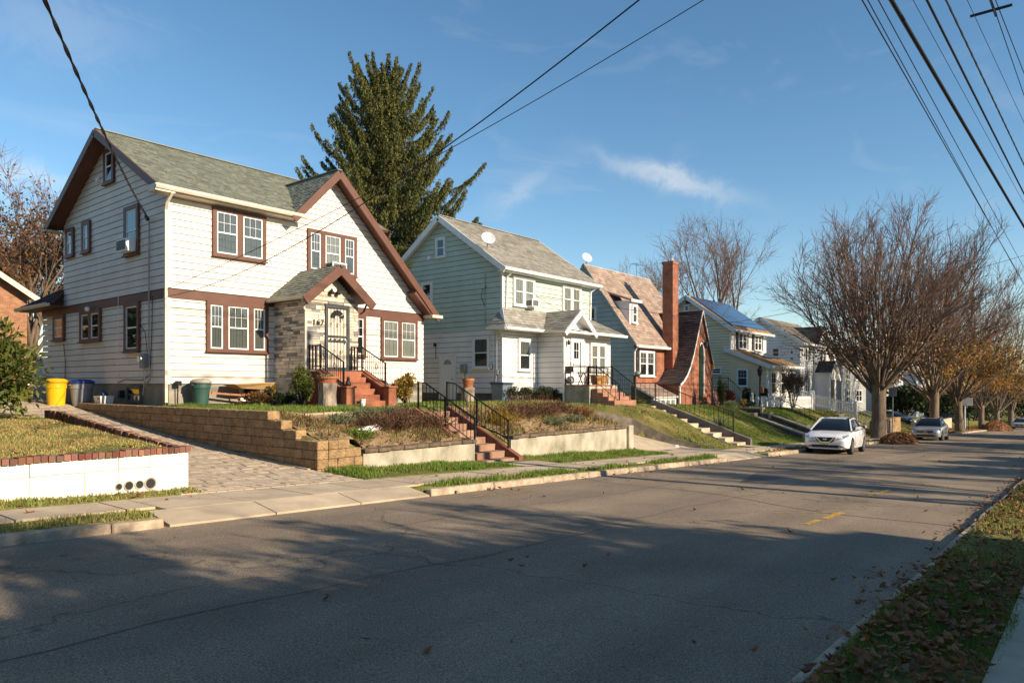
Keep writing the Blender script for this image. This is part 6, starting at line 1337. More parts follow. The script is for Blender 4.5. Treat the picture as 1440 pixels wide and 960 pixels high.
litter('gutter_leaves', [(3.0, 30, 1.44, 2.1)], 2300, dry_leaf, 202, rz0, .068, mask=lambda a, b, R: R.random() < max(0, 1-(b-1.44)/.5)**2*(.25+.75*(math.sin(a*1.7)+math.sin(a*.9+1) > .2)))
litter('road_leaves', [(3, 40, 1.6, 9.2)], 90, dry_leaf, 203, rz0, .08)
litter('gutter_leaves', [(8, 22, 8.6, 9.28), (26, 60, 8.4, 9.25)], 900, dry_leaf, 204, rz0, .09, mask=lambda a, b, R: R.random() < ((b-8.4)/.9)**3*(.3+.7*(math.sin(a*1.3) > .1)))
litter('lawn_leaves', [(1, 5.8, 9.55, 19), (9.4, 14, 9.5, 12.7), (15.5, 26, 9.5, 12.7), (26.4, 48, 9.5, 17)], 1100, dry_leaf, 205, rz0, .09)
litter('bed_leaves', [(9.45, 13.95, 13.1, 15.4), (15.7, 22.2, 13.1, 15.5)], 1300, twig_dry, 206, rz0, .09)
litter('verge_leaves', [(27, 34, 9.5, 10), (50, 130, 9.3, 12.5)], 5200, dry_leaf, 207, rz0, .14)
# dormant perennials in the beds: each clump a plant
R5 = np.random.default_rng(9)
def clump(x, y, r, h, m, label, n=420, lz=(.3, .014), group='dormant clumps in the garden beds'):
    root = thing('garden_clump', label, 'plant', (x, y, ground_z(x, y)), 0, group); az = R5.uniform(0, 2*PI, n); el = R5.uniform(.45, 1.5, n); dd = np.stack([np.cos(az)*np.cos(el), np.sin(az)*np.cos(el), np.sin(el)], 1); L = h*R5.uniform(.5, 1.1, n)
    st_ = np.stack([R5.normal(size=n)*r*.5, R5.normal(size=n)*r*.4, np.zeros(n)], 1); q = quads_from(st_+dd*L[:, None]*.5, dd, R5.normal(size=(n, 3)), L, np.full(n, lz[1]))
    k = n*3; i = R5.integers(0, n, k); c = st_[i]+dd[i]*L[i][:, None]*R5.uniform(.4, 1.05, (k, 1)); q2 = quads_from(c, R5.normal(size=(k, 3)), R5.normal(size=(k, 3)), np.full(k, .06), np.full(k, .025))
    quad_obj('stalks', np.concatenate([q, q2]), m, root)
for i, (x, y, r, h, m, lab) in enumerate([(11.9, 14.3, .45, .5, twig_dry, 'brown dead clump at the left of the first bed, behind the white pipe'), (12.6, 14.2, .45, .55, twig_dry, 'brown dead clump in the middle of the first bed'), (13.2, 14.6, .35, .5, twig_dry, 'brown dead clump right of the middle of the first bed'), (13.75, 14.1, .4, .55, twig_dry, 'dark brown clump beside the red garden steps'), (11.3, 14.9, .35, .3, lav_m, 'gray-green tuft at the left top of the first bed'), (12.3, 15.1, .3, .4, lav_m, 'gray-green tuft at the top of the first bed below the red steps'), (13.4, 15.2, .35, .35, lav_m, 'gray-green tuft at the top right of the first bed'), (11.0, 13.8, .3, .28, grass_g, 'green weeds at the left end of the first bed'),
    (16.6, 14.0, .45, .6, yl_leaf, 'yellowish bush beside the right rail of the garden steps'), (17.6, 14.5, .45, .6, twig_dry, 'dark brown clump at the left of the second bed'), (18.6, 14.6, .45, .6, twig_dry, 'dark brown clump in the second bed below the stump planter'), (19.6, 14.6, .45, .55, twig_dry, 'brown clump in the middle of the second bed'), (20.7, 14.8, .4, .5, twig_dry, 'brown clump toward the right end of the second bed'), (19.0, 13.7, .35, .3, lav_m, 'gray-green tuft at the front of the second bed'), (20.2, 13.8, .35, .3, lav_m, 'gray-green tuft near the right front of the second bed'), (21.6, 14.4, .4, .4, dry_leaf, 'tan grassy clump at the right end of the second bed')]): clump(x, y, r, h, m, lab)
# hand-sized fallen leaves nearest the camera, one by one
lm = None; R6 = np.random.default_rng(12); pro = []
for v in range(4):
    mb = MB(); k = 11; pts = []
    for i in range(k):
        t = 2*PI*i/k; r = (.052 if i % 2 else .03)*R6.uniform(.8, 1.2); pts.append((r*math.cos(t)*1.25, r*math.sin(t), .012+.02*R6.random()))
    mb.add([(0, 0, .004)]+pts, [(0, 1+i, 1+(i+1) % k) for i in range(k)]); o = mb.build('fallen_leaf', dry_leaf, None); pro.append(o.data); bpy.data.objects.remove(o)
for i in range(64):
    o = bpy.data.objects.new('fallen_leaf', pro[i % 4]); COL.objects.link(o); x = 2.7+R6.random()**1.5*5; y = R6.uniform(.55, 1.3); o.location = (x, y, ground_z(x, y)+.045); o.rotation_euler = (R6.normal()*.35, R6.normal()*.35, R6.uniform(0, 6.28)); s = R6.uniform(.8, 1.35); o.scale = (s, s, s)
    tag(o, 'large curled brown fallen leaf on the shaded near verge', 'leaf', 'large fallen leaves on the near verge', 'thing')
# raked leaf piles
def pile(x, y, rx, ry, h, label, n, seed):
    R = np.random.default_rng(seed); root = thing('leaf_pile', label, 'leaf pile', (x, y, road_z(x)), 0, 'leaf piles raked to the kerb'); mb = MB(); K = 22; J = 7; v = []
    for j in range(J+1):
        f = j/J
        for i in range(K): t = 2*PI*i/K; rr = (1-f)*(1+.12*math.sin(3*t+seed)+.08*math.sin(7*t)); v.append((x+rx*rr*math.cos(t), y+ry*rr*math.sin(t), road_z(x)-.03+h*(1-(1-f)**2)**.9*(1 if f < .99 else 1)+R.uniform(-.02, .02)))
    mb.add(v, [(j*K+i, j*K+(i+1) % K, (j+1)*K+(i+1) % K, (j+1)*K+i) for j in range(J) for i in range(K)]); mb.build('heap', dry_leaf, root)
    u = R.random(n)**.5; t = R.uniform(0, 2*PI, n); c = np.stack([rx*u*np.cos(t)*1.12, ry*u*np.sin(t)*1.12, np.maximum(h*(1-u**2), 0)**1.0+R.uniform(.0, .06, n)], 1)
    quad_obj('loose_leaves', quads_from(c, rand_dir(n), R.normal(size=(n, 3))+np.array([0, 0, .7]), R.uniform(.09, .2, n), R.uniform(.06, .12, n)), dry_leaf, root)
pile(46.2, 8.8, 2.5, .85, .55, 'brown raked leaf pile between the two parked sedans', 3000, 3); pile(100, 8.7, 5.0, 1.4, 1.15, 'big raked leaf pile far down the street', 3500, 4)
# ================================================================== cars
def loft(st, prof):
    """st: list of stations -> ring of (x,y,z); returns MB with end caps"""
    mb = MB(); rings = [prof(*s) for s in st]; k = len(rings[0])
    for r in rings: mb.v += r
    for i in range(len(rings)-1):
        for j in range(k): mb.f.append((i*k+j, i*k+(j+1) % k, (i+1)*k+(j+1) % k, (i+1)*k+j))
    mb.f.append(tuple(range(k-1, -1, -1))); mb.f.append(tuple((len(rings)-1)*k+j for j in range(k)))
    return mb
def ring(x, zb, zt, w, crown=.03):
    h = [(w*.80, zb), (w*.95, zb+.06), (w, zb+.22), (w*1.0, zb+(zt-zb)*.55), (w*.985, zt-.13), (w*.93, zt-.035), (w*.80, zt+crown*.3), (w*.4, zt+crown)]
    return [(x, y, z) for y, z in h]+[(x, -y, z) for y, z in reversed(h)]
def car_paint(name, col, metal=.0):
    m = M(name, col, rough=.3, var=.02, bump=0, spec=.5, coat=.8, metal=metal); return m
dark_glass = bpy.data.materials.new('car_glass'); dark_glass.use_nodes = True; b_ = dark_glass.node_tree.nodes['Principled BSDF']; b_.inputs['Base Color'].default_value = (.012, .016, .018, 1); b_.inputs['Roughness'].default_value = .04; b_.inputs['Specular IOR Level'].default_value = .8
lamp_m = M('headlamp', (.55, .57, .6), rough=.08, metal=.6, var=.3, scale=20, bump=0, coat=1)
plate_m = M('license_plate', (.62, .55, .25), rough=.5, var=.12, scale=20, bump=0)
amber = M('amber_lens', (.5, .16, .02), rough=.2, bump=0)
def make_car(label, loc, rz, paint, style, group='cars parked along the far kerb'):
    root = thing('parked_car', label, 'car', (0, 0, 0), 0, group)
    st = [(0.0, .34, .60, .60), (.05, .27, .68, .72), (.16, .22, .745, .80), (.4, .20, .815, .845), (.8, .19, .875, .87), (1.15, .19, .925, .88), (1.45, .19, .955, .885), (2.3, .19, .975, .89), (3.3, .19, 1.0, .89), (3.9, .2, 1.03, .88), (4.25, .22, 1.04, .85), (4.5, .27, .99, .80), (4.62, .36, .84, .70)]
    mb = loft(st, ring); body = mb.build('body', paint, root, smooth=False)
    # wheel openings cut with a boolean
    cut = MB()
    for wx in (.92, 3.66):
        n = 24; v = [(wx+.37*math.cos(2*PI*k/n), sy*1.2, .325+.37*math.sin(2*PI*k/n)) for sy in (-1, 1) for k in range(n)]
        cut.add(v, [tuple(range(n-1, -1, -1)), tuple(range(n, 2*n))]+[(k, (k+1) % n, n+(k+1) % n, n+k) for k in range(n)])
    co = cut.build('cutter', black_pl, None); md = body.modifiers.new('arches', 'BOOLEAN'); md.object = co; md.operation = 'DIFFERENCE'; md.solver = 'EXACT'
    dg = bpy.context.evaluated_depsgraph_get(); me = bpy.data.meshes.new_from_object(body.evaluated_get(dg)); body.modifiers.clear(); body.data = me; bpy.data.objects.remove(co)
    bm = bmesh.new(); bm.from_mesh(me); 
    for e in bm.edges: e.smooth = e.calc_face_angle(0) < .6
    for f in bm.faces: f.smooth = True
    bm.to_mesh(me); bm.free(); me.materials.clear(); me.materials.append(paint)
    MB().box(.5, 4.1, -.62, .62, .16, .6).build('underbody', black_pl, root)
    # greenhouse: glass hull, roof skin and pillars
    gs = [(1.1, .93, .80, .93, .74), (1.95, .97, .80, 1.40, .56), (2.5, .98, .80, 1.47, .575), (3.2, 1.0, .79, 1.445, .56), (3.75, 1.02, .77, 1.27, .56), (4.22, 1.03, .72, 1.04, .62)]
    def gr(x, zb, wb, zt, wt): return [(x, wb, zb-.03), (x, wb*.55+wt*.45+.02, zb+(zt-zb)*.55), (x, wt, zt-.015), (x, wt*.6, zt+.012), (x, -wt*.6, zt+.012), (x, -wt, zt-.015), (x, -wb*.55-wt*.45-.02, zb+(zt-zb)*.55), (x, -wb, zb-.03)]
    gh = loft(gs, gr).build('windows', dark_glass, root, smooth=True)
    rf = MB(); rs = gs[1:4]+[(3.45, 1.0, .78, 1.385, .56)]; v = []
    for (x, zb, wb, zt, wt) in rs: v += [(x, -wt-.03, zt-.035), (x, -wt*.6, zt+.02), (x, wt*.6, zt+.02), (x, wt+.03, zt-.035)]
    rf.add(v, [(i*4+j, i*4+j+1, (i+1)*4+j+1, (i+1)*4+j) for i in range(3) for j in range(3)]); roof = rf.build('roof', paint, root, smooth=True)
    for sy in (-1, 1):
        pl = MB().bar((1.12, sy*.79, .93), (1.97, sy*.585, 1.40), .05, .05); pl.bar((2.52, sy*.83, .96), (2.52, sy*.60, 1.46), .06, .04); pl.bar((1.97, sy*.59, 1.39), (2.5, sy*.605, 1.455), .05, .045); pl.bar((2.5, sy*.605, 1.455), (3.2, sy*.59, 1.43), .05, .045)
        pl.hexa([(3.35, sy*.83, .98), (4.25, sy*.74, 1.02), (4.2, sy*.68, 1.04), (3.4, sy*.78, .98)], [(3.2, sy*.60, 1.44), (3.78, sy*.57, 1.28), (3.75, sy*.53, 1.28), (3.2, sy*.55, 1.45)]) if style == 0 else pl.hexa([(3.6, sy*.81, .99), (4.25, sy*.74, 1.02), (4.2, sy*.68, 1.04), (3.6, sy*.76, .98)], [(3.3, sy*.59, 1.43), (3.78, sy*.57, 1.28), (3.75, sy*.53, 1.28), (3.3, sy*.55, 1.44)])
        pl.build('pillars', paint, root)
        for sx in (1.47, 2.52, 3.42): MB().bar((sx, sy*.892, .34), (sx+(.0 if sx < 3 else -.08), sy*.872, .93), .008, .012).build('door_seam', black_pl, root)
        for sx in (2.3, 3.22): MB().box(sx, sx+.17, sy*.885-.015, sy*.885+.015, .80, .83).build('door_handle', paint, root)
        MB().bar((1.5, sy*.888, .945), (3.7, sy*.868, 1.01), .02, .015).build('window_trim', chrome if style else black_pl, root)
        mr = MB().hexa([(1.55, sy*.86, .98), (1.72, sy*.86, .98), (1.72, sy*1.04, 1.0), (1.6, sy*1.04, 1.0)], [(1.56, sy*.86, 1.1), (1.7, sy*.86, 1.1), (1.7, sy*1.03, 1.13), (1.62, sy*1.03, 1.13)]).build('mirror', paint, root, bevel=.015)
        # headlamps wrap round the nose corner
        if style == 0: q = [(-.01+.0, .44, .60), (.09, .70, .655), (.36, .845, .735), (.34, .80, .80), (.17, .62, .745), (.05, .44, .66)]
        else: q = [(.03, .46, .57), (.08, .70, .60), (.30, .842, .67), (.42, .80, .81), (.22, .66, .77), (.07, .46, .68)]
        c = Vector((.12, .60, .69)); hl = MB().add([(x-.022, sy*(y+.012), z+.008) for x, y, z in q]+[(x+.05, sy*(y-.05), z-.02) for x, y, z in q], [tuple(range(6)), tuple(range(11, 5, -1))]+[(i, (i+1) % 6, 6+(i+1) % 6, 6+i) for i in range(6)]).build('headlight', lamp_m, root)
        MB().hexa([(.005, sy*.52, .30), (.06, sy*.70, .30), (.10, sy*.70, .30), (.05, sy*.52, .30)], [(-.002, sy*.54, .40), (.045, sy*.68, .415), (.09, sy*.68, .415), (.05, sy*.54, .40)]).build('fog_lamp', black_pl, root)
        MB().box(4.42, 4.6, sy*.72-.08, sy*.72+.08, .72, .86).build('tail_light', M('tail_red', (.25, .01, .01), rough=.2, bump=0) if 'tail_red' not in bpy.data.materials else bpy.data.materials['tail_red'], root)
    # face
    gp = [(.40, .69), (.30, .52), (.20, .47), (-.20, .47), (-.30, .52), (-.40, .69)] if style == 0 else [(.47, .66), (.42, .52), (.30, .49), (-.30, .49), (-.42, .52), (-.47, .66)]
    g = MB().prism([(-.012+.03*abs(y)**2, y, z) for y, z in gp], (.05, 0, 0)).build('grille', black_pl, root)
    if style == 0:
        cv = MB()
        for sy in (-1, 1): cv.bar((-.02, sy*.36, .705), (-.026, sy*.155, .49), .03, .045)
        cv.bar((-.026, .16, .49), (-.026, -.16, .49), .028, .03); cv.build('chrome_vee', chrome, root)
    else:
        cv = MB(); cv.bar((-.02, .46, .668), (-.02, -.46, .668), .02, .022)
        for z in (.545, .60): cv.bar((-.018, .40, z), (-.018, -.40, z), .012, .012)
        cv.build('grille_bars', chrome, root)
    em = MB(); em.tube([(-.035, .055*math.cos(t), .615+.055*math.sin(t)) for t in np.linspace(0, 2*PI, 17)], .009, 5, cap=False); em.box(-.045, -.03, -.075, .075, .602, .628); em.build('emblem', chrome, root)
    MB().box(-.02, .04, -.50, .50, .285, .385).build('air_intake', black_pl, root); MB().box(-.036, -.012, -.155, .155, .40, .52).build('license_plate', plate_m, root)
    MB().box(.02, .12, -.60, .60, .225, .262).build('lower_lip', paint, root)
    MB().bar((1.05, -.7, .945), (1.05, .7, .945), .06, .03).build('wiper_cowl', black_pl, root)
    for (wx, sy) in ((.92, 1), (.92, -1), (3.66, 1), (3.66, -1)):
        y0 = sy*.78; w = MB(); n = 28; prof = [(.20, -.10), (.30, -.10), (.325, -.06), (.325, .06), (.30, .10), (.215, .10)]
        v = []; 
        for (r, o) in prof:
            for k in range(n): v.append((wx+r*math.cos(2*PI*k/n), y0+o*sy, .325+r*math.sin(2*PI*k/n)))
        w.add(v, [(i*n+k, i*n+(k+1) % n, (i+1)*n+(k+1) % n, (i+1)*n+k) for i in range(5) for k in range(n)]); wh = w.build('wheel', rubber, root, smooth=True)
        r_ = MB(); yo = y0+sy*.085
        v = [(wx+.218*math.cos(2*PI*k/n), yo+sy*.012, .325+.218*math.sin(2*PI*k/n)) for k in range(n)]+[(wx+.185*math.cos(2*PI*k/n), yo, .325+.185*math.sin(2*PI*k/n)) for k in range(n)]; r_.add(v, [(k, (k+1) % n, n+(k+1) % n, n+k) for k in range(n)])
        for s_ in range(7):
            a = 2*PI*s_/7; r_.bar((wx+.03*math.cos(a), yo, .325+.03*math.sin(a)), (wx+.20*math.cos(a), yo+sy*.005, .325+.20*math.sin(a)), .045, .025, up=(0, 1, 0))
        r_.build('rim', alu, wh); d_ = MB(); d_.add([(wx+.2*math.cos(2*PI*k/n), yo-sy*.03, .325+.2*math.sin(2*PI*k/n)) for k in range(n)], [tuple(range(n))]); d_.build('brake', black_pl, wh)
    root.location = loc; root.rotation_euler = (0, math.atan(.037), rz)
    return root
pw = car_paint('white_car_paint', (.78, .78, .80)); ps = car_paint('silver_car_paint', (.50, .51, .53), .55); pd = car_paint('dark_blue_car_paint', (.012, .018, .03))
make_car('white parked sedan with a V-shaped chrome grille nearest on the far kerb', (30.0, 8.32, road_z(30)+.0), math.radians(4.5), pw, 0)
make_car('silver parked sedan behind the small leaf pile', (52.6, 8.42, road_z(52.6)), math.radians(1.5), ps, 1)
make_car('pale silver car parked at the right edge beyond the big leaf pile', (116, 7.6, road_z(116)), 0, ps, 1)
make_car('dark car in the yard beyond the second street tree', (76, 13.0, ground_z(76, 13.0)), math.radians(70), pd, 1, 'dark cars in the side drives')
make_car('dark car standing left of the basketball hoop', (101, 13.6, ground_z(101, 13.6)), math.radians(20), pd, 0, 'dark cars in the side drives')
# ================================================================== things around the white house
def bin_(name, label, cat, x, y, z, r0, r1, h, m, lid, rim=True, group=None):
    root = thing(name, label, cat, (x, y, z), 0, group)
    MB().lathe((x, y, z), [(r0, 0), (r0*1.01, .02), (r0+(r1-r0)*.72, h*.72), (r0+(r1-r0)*.72+.02, h*.73), (r0+(r1-r0)*.76+.02, h*.77), (r1, h*.93), (r1+.02, h*.94), (r1+.02, h)], 24).build('barrel', m, root, smooth=False)
    if lid is not None: MB().lathe((x, y, z), [(r1+.035, h-.03), (r1+.035, h+.03), (r1*.8, h+.09), (r1*.25, h+.11)], 24).build('lid', lid, root, smooth=True)
    for sy in (-1, 1):
        hb = MB().box(x+sy*(r1+.01)-.03, x+sy*(r1+.01)+.03, y-.09, y+.09, h*.86+z, h*.92+z).build('handle', m, root, bevel=.01)
    return root
yel = M('yellow_plastic', (.75, .44, .01), rough=.4, var=.04, bump=0); blu = M('blue_plastic', (.015, .06, .32), rough=.4, bump=0); gyp = M('gray_plastic', (.28, .29, .31), rough=.55, var=.08, bump=.03); grn = M('green_plastic', (.035, .09, .075), rough=.5, var=.1, bump=.03)
gd = lambda x, y: drive_z(x, y) if x < 9.1 else ground_z(x, y)
bin_('trash_can', 'bright yellow round trash can with lid at the top of the driveway', 'trash can', 8.72, 26.7, gd(8.72, 26.7)-.02, .25, .31, .80, yel, yel)
b2 = bin_('trash_can', 'gray round trash can with a blue lid beside the yellow one', 'trash can', 9.42, 26.5, -.74, .27, .36, .80, gyp, blu)
bin_('trash_can', 'gray round bin half hidden behind the yellow can', 'trash can', 9.5, 30.4, -.78, .27, .36, 1.0, M('light_gray_plastic', (.42, .40, .38), rough=.5, bump=0), M('pale_lid', (.6, .55, .5), rough=.5, bump=0))
bt = thing('spray_bottle', 'white bottle standing on the bin behind the yellow can', 'bottle', (9.5, 30.2, .33)); MB().lathe((9.5, 30.2, .33), [(.06, 0), (.065, .15), (.02, .2), (.02, .27)], 10).build('bottle', white_vinyl, bt, smooth=True); MB().box(9.44, 9.53, 30.18, 30.22, .6, .66).build('spray_head', white_vinyl, bt)
bk = thing('bucket', 'yellow bucket on the driveway beside the evergreen shrub', 'bucket', (8.75, 30.0, gd(8.75, 30.0))); MB().lathe((8.75, 30.0, gd(8.75, 30.0)), [(.15, 0), (.2, .36), (.215, .37), (.215, .4), (.19, .4)], 16).build('pail', M('dull_yellow_plastic', (.42, .30, .03), rough=.5, bump=0), bk); MB().tube([(8.2+.2*math.cos(t), 27.5, gd(8.75, 30.0)+.38+.2*math.sin(t)) for t in np.linspace(0, PI, 9)], .008, 4).build('handle', alu, bk)
wb_ = thing('storage_bin', 'small white plastic bin against the side wall of the white house', 'box', (9.55, 24.9, -.72)); MB().hexa([(9.4, 24.85, -.72), (9.75, 24.85, -.72), (9.75, 25.3, -.72), (9.4, 25.3, -.72)], [(9.36, 24.8, -.38), (9.78, 24.8, -.38), (9.78, 25.35, -.38), (9.36, 25.35, -.38)]).build('tub', white_vinyl, wb_); MB().box(9.365, 9.37, 24.9, 25.05, -.5, -.44).build('handle_slot', blu, wb_)
bb = thing('blue_bag', 'crumpled blue bag on top of the small white bin', 'bag', (9.55, 25.05, -.38)); MB().lathe((9.55, 25.05, -.4), [(.13, 0), (.16, .06), (.08, .14), (.05, .2), (.02, .22)], 9).build('bag', M('blue_gray_bag', (.06, .10, .2), rough=.5, bump=.3), bb, smooth=True)
for k, (x, y) in enumerate(((9.32, 25.9), (9.4, 25.72))):
    sh = thing('shoe', ['dark shoe with white sole left of the pair by the gray trash can', 'dark shoe right of the pair by the gray trash can'][k], 'shoe', (x, y, -.7), .3); MB().hexa([(-.05, -.13, 0), (.05, -.13, 0), (.05, .13, 0), (-.05, .13, 0)], [(-.04, -.12, .05), (.04, -.12, .05), (.035, .12, .11), (-.035, .12, .11)]).build('upper', black_pl, sh, local=True); MB().box(-.053, .053, -.135, .135, -.02, 0.004).build('sole', white_vinyl, sh, local=True)
g = bin_('trash_can', 'dark green round trash can at the front corner of the white house', 'trash can', 10.78, 21.05, -.64, .21, .275, .70, grn, M('greige_lid', (.36, .33, .28), rough=.6, bump=0))
wbw = thing('wheelbarrow', 'tan wheelbarrow with red frame lying against the front of the white house', 'wheelbarrow', (12.3, 21.0, -.6))
MB().hexa([(11.95, 20.8, -.14), (12.95, 20.85, -.2), (12.95, 21.2, -.2), (11.95, 21.25, -.14)], [(11.62, 20.62, .0), (13.15, 20.7, .06), (13.15, 21.35, .06), (11.62, 21.4, .0)]).build('tray', M('tan_tray', (.52, .34, .14), rough=.5, var=.15, bump=.1), wbw, bevel=.02)
fr_ = M('orange_handle', (.42, .17, .08), rough=.6, var=.15, bump=.1)
for yy in (20.72, 21.18): MB().bar((10.95, yy, -.26), (12.9, 20.95, -.42), .05).build('handle_bar', fr_, wbw); MB().bar((12.0, yy, -.3), (12.15, yy, -.62), .035).build('leg', fr_, wbw)
MB().tube([(12.95, 20.98+.0, -.45+.17)]+[(12.95+.17*math.sin(t), 20.98, -.45+.17*math.cos(t)) for t in np.linspace(.3, 6.28, 14)], .045, 6).build('wheel', rubber, wbw)
lp = thing('path_light', 'small black spotlight on the ground by the downspout', 'light', (10.2, 21.3, -.1)); MB().box(10.15, 10.32, 21.28, 21.42, -.04, .1).build('lamp_head', black_pl, lp, bevel=.02); MB().bar((10.24, 21.38, -.05), (10.24, 21.42, -.6), .03).build('stake', black_pl, lp)
def stump(label, x, y, z, r, h, pr, ph, plabel, split=False):
    s_ = thing('tree_stump', label, 'stump', (x, y, z)); R = random.Random(int(x*10)); n = 26; mb = MB(); v = []
    for j, (f, q) in enumerate(((0, 1.25), (.15, 1.05), (.55, .93), (1, 1.0))):
        for k in range(n): rr = r*q*(1+.07*math.sin(5*2*PI*k/n+j)+R.uniform(-.04, .04)); v.append((x+rr*math.cos(2*PI*k/n), y+rr*math.sin(2*PI*k/n), z-.05+h*f))
    mb.add(v, [(j*n+k, j*n+(k+1) % n, (j+1)*n+(k+1) % n, (j+1)*n+k) for j in range(3) for k in range(n)]+[tuple(range(3*n, 4*n))]); mb.build('trunk', M('stump_bark', (.42, .34, .26), rough=.95, col2=(.09, .075, .07), scale=6, bump=.9, bscale=16, stretch=(1, 1, .4)) if 'stump_bark' not in bpy.data.materials else bpy.data.materials['stump_bark'], s_)
    p = thing('flower_pot', plabel, 'flower pot', (x, y, z+h-.05)); zz = z+h-.05
    MB().lathe((x, y, zz), [(pr*.85, 0), (pr*.9, .03), (pr*.8, .04), (pr*.96, ph*.7), (pr*1.06, ph*.72), (pr*1.08, ph), (pr*.97, ph), (pr*.93, ph*.85)], 20).build('pot', terracotta, p)
    m = 90; c = np.stack([R_.normal(size=m)*pr*.4, R_.normal(size=m)*pr*.4, np.full(m, ph)+R_.uniform(-.01, .07, m)], 1); quad_obj('plants', quads_from(c, rand_dir(m, .6), rand_dir(m), np.full(m, .09), np.full(m, .03)), lav_m, p)
stump('cut gray tree stump on the lawn before the stone porch', 13.0, 17.75, -.74, .27, .82, .3, .2, 'wide shallow terracotta pot on the first stump')
stump('pale cut stump by the side door of the mint house', 22.7, 21.0, -.9, .3, .8, .25, .4, 'round terracotta pot on the stump of the mint house')
for a, x, y, z in (('black cat figurine on the left red pillar of the stoop', 13.74, 17.73, -.06),):
    c = thing('cat_figurine', a, 'figurine', (x, y, z)); MB().lathe((x, y, z), [(.08, 0), (.09, .06), (.06, .16), (.04, .2)], 10).build('body', black_pl, c, smooth=True); MB().lathe((x-.02, y-.03, z+.2), [(.02, -.02), (.05, .02), (.05, .06), (.02, .09)], 10).build('head', black_pl, c, smooth=True)
    for sx in (-.03, .03): MB().add([(x-.02+sx-.012, y-.03, z+.27), (x-.02+sx+.012, y-.03, z+.27), (x-.02+sx, y-.03, z+.32), (x-.02+sx, y-.015, z+.27)], [(0, 1, 2), (1, 3, 2), (3, 0, 2), (0, 3, 1)]).build('ear', black_pl, c)
for lab, x, y, z, r, h, m in (('small white pot on the lowest red step', 14.2, 17.6, -.7, .09, .24, white_vinyl), ('square gray planter right of the red stoop', 15.95, 18.1, -.7, .16, .2, gyp), ('low blue tray beside the red stoop', 13.4, 18.1, -.72, .3, .1, blu)):
    p = thing('planter', lab, 'planter', (x, y, z)); MB().lathe((x, y, z), [(r*.75, 0), (r, h*.9), (r*1.1, h*.92), (r*1.1, h), (r*.9, h)], 4 if 'square' in lab else 16).build('pot', m, p)
pp_ = thing('white_pipe', 'white plastic pipe lying in the first garden bed', 'pipe', (11.4, 14.0, -1.0)); MB().tube([(11.1, 13.9, ground_z(11.1, 13.9)+.12), (11.9, 14.2, ground_z(11.9, 14.2)+.1), (12.1, 14.3, ground_z(12.1, 14.3)+.02)], .09, 10).build('pipe', white_vinyl, pp_, smooth=True)
# ================================================================== garden steps of the white house, with two black rails
gsn = thing('garden_steps', 'red-brown garden steps between the two concrete retaining walls', 'steps', (14.8, 12.6, -2.15))
zs = np.linspace(-2.03, -.80, 8); ys = np.linspace(12.4, 14.85, 8)
steps(gsn, 14.14, 15.3, list(ys), list(zs), M('tan_step', (.37, .235, .155), rough=.9, col2=(.23, .11, .075), scale=2, var=.2, bump=.4, bscale=25, orand=.1), -2.6)
for (a, b, yy0) in ((13.98, 14.14, 13.3), (15.3, 15.48, 12.25)):
    f = lambda y: -2.05+(y-12.4)*.5
    MB().prism([(a, yy0, -2.7), (a, 15.1, -2.7), (a, 15.1, f(15.1)+.06), (a, yy0, f(yy0)+.12)], (b-a, 0, 0)).build('stringer', red_step if a < 14 else M('brown_stringer', (.22, .085, .05), rough=.85, var=.2, bump=.4), gsn)
for (x, y0, y1, lab) in ((14.2, 12.9, 15.1, 'left black iron rail of the red garden steps'), (15.38, 12.7, 15.1, 'right black iron rail of the red garden steps')):
    r = thing('handrail', lab, 'handrail', (x, y0, -2), 0, 'black iron handrails'); f = lambda y: -2.05+(y-12.4)*.5+.12
    railing(r, [(x, y0, f(y0)), (x, (y0+y1)/2, f((y0+y1)/2)), (x, y1-.3, f(y1-.3)), (x, y1, f(y1-.3)+.02)], .76, posts=(0, 1, 3), gap=.16, scroll=True, name='rail')
# things at the mint house
rb_ = thing('recycling_bin', 'blue-gray wheeled bin with lid at the front corner of the mint house', 'bin', (23.35, 19.6, -.88)); mslate = M('slate_plastic', (.16, .21, .26), rough=.5, var=.1, bump=.05)
MB().hexa([(23.1, 19.4, -.88), (23.6, 19.4, -.88), (23.6, 19.95, -.88), (23.1, 19.95, -.88)], [(23.02, 19.3, .0), (23.68, 19.3, .0), (23.68, 20.0, .0), (23.02, 20.0, .0)]).build('tub', mslate, rb_, bevel=.02); MB().hexa([(22.98, 19.24, .0), (23.72, 19.24, .0), (23.72, 20.05, .0), (22.98, 20.05, .0)], [(23.02, 19.3, .07), (23.68, 19.3, .07), (23.66, 20.0, .1), (23.04, 20.0, .1)]).build('lid', M('dark_slate_plastic', (.05, .06, .075), rough=.5, bump=0), rb_)
for sx in (23.08, 23.62): MB().tube([(sx-.03, 19.98, -.78), (sx+.03, 19.98, -.78)], .1, 10).build('wheel', rubber, rb_)
tb = thing('bistro_table', 'small folding wooden table on the concrete stoop of the mint house', 'table', (26.75, 17.7, -.02)); MB().box(26.5, 26.98, 17.5, 17.9, .5, .53).build('tabletop', brown, tb)
for yy in (17.54, 17.86): MB().bar((26.55, yy, -.02), (26.93, yy, .5), .03).build('leg', brown, tb); MB().bar((26.93, yy, -.02), (26.55, yy, .5), .03).build('leg', brown, tb)
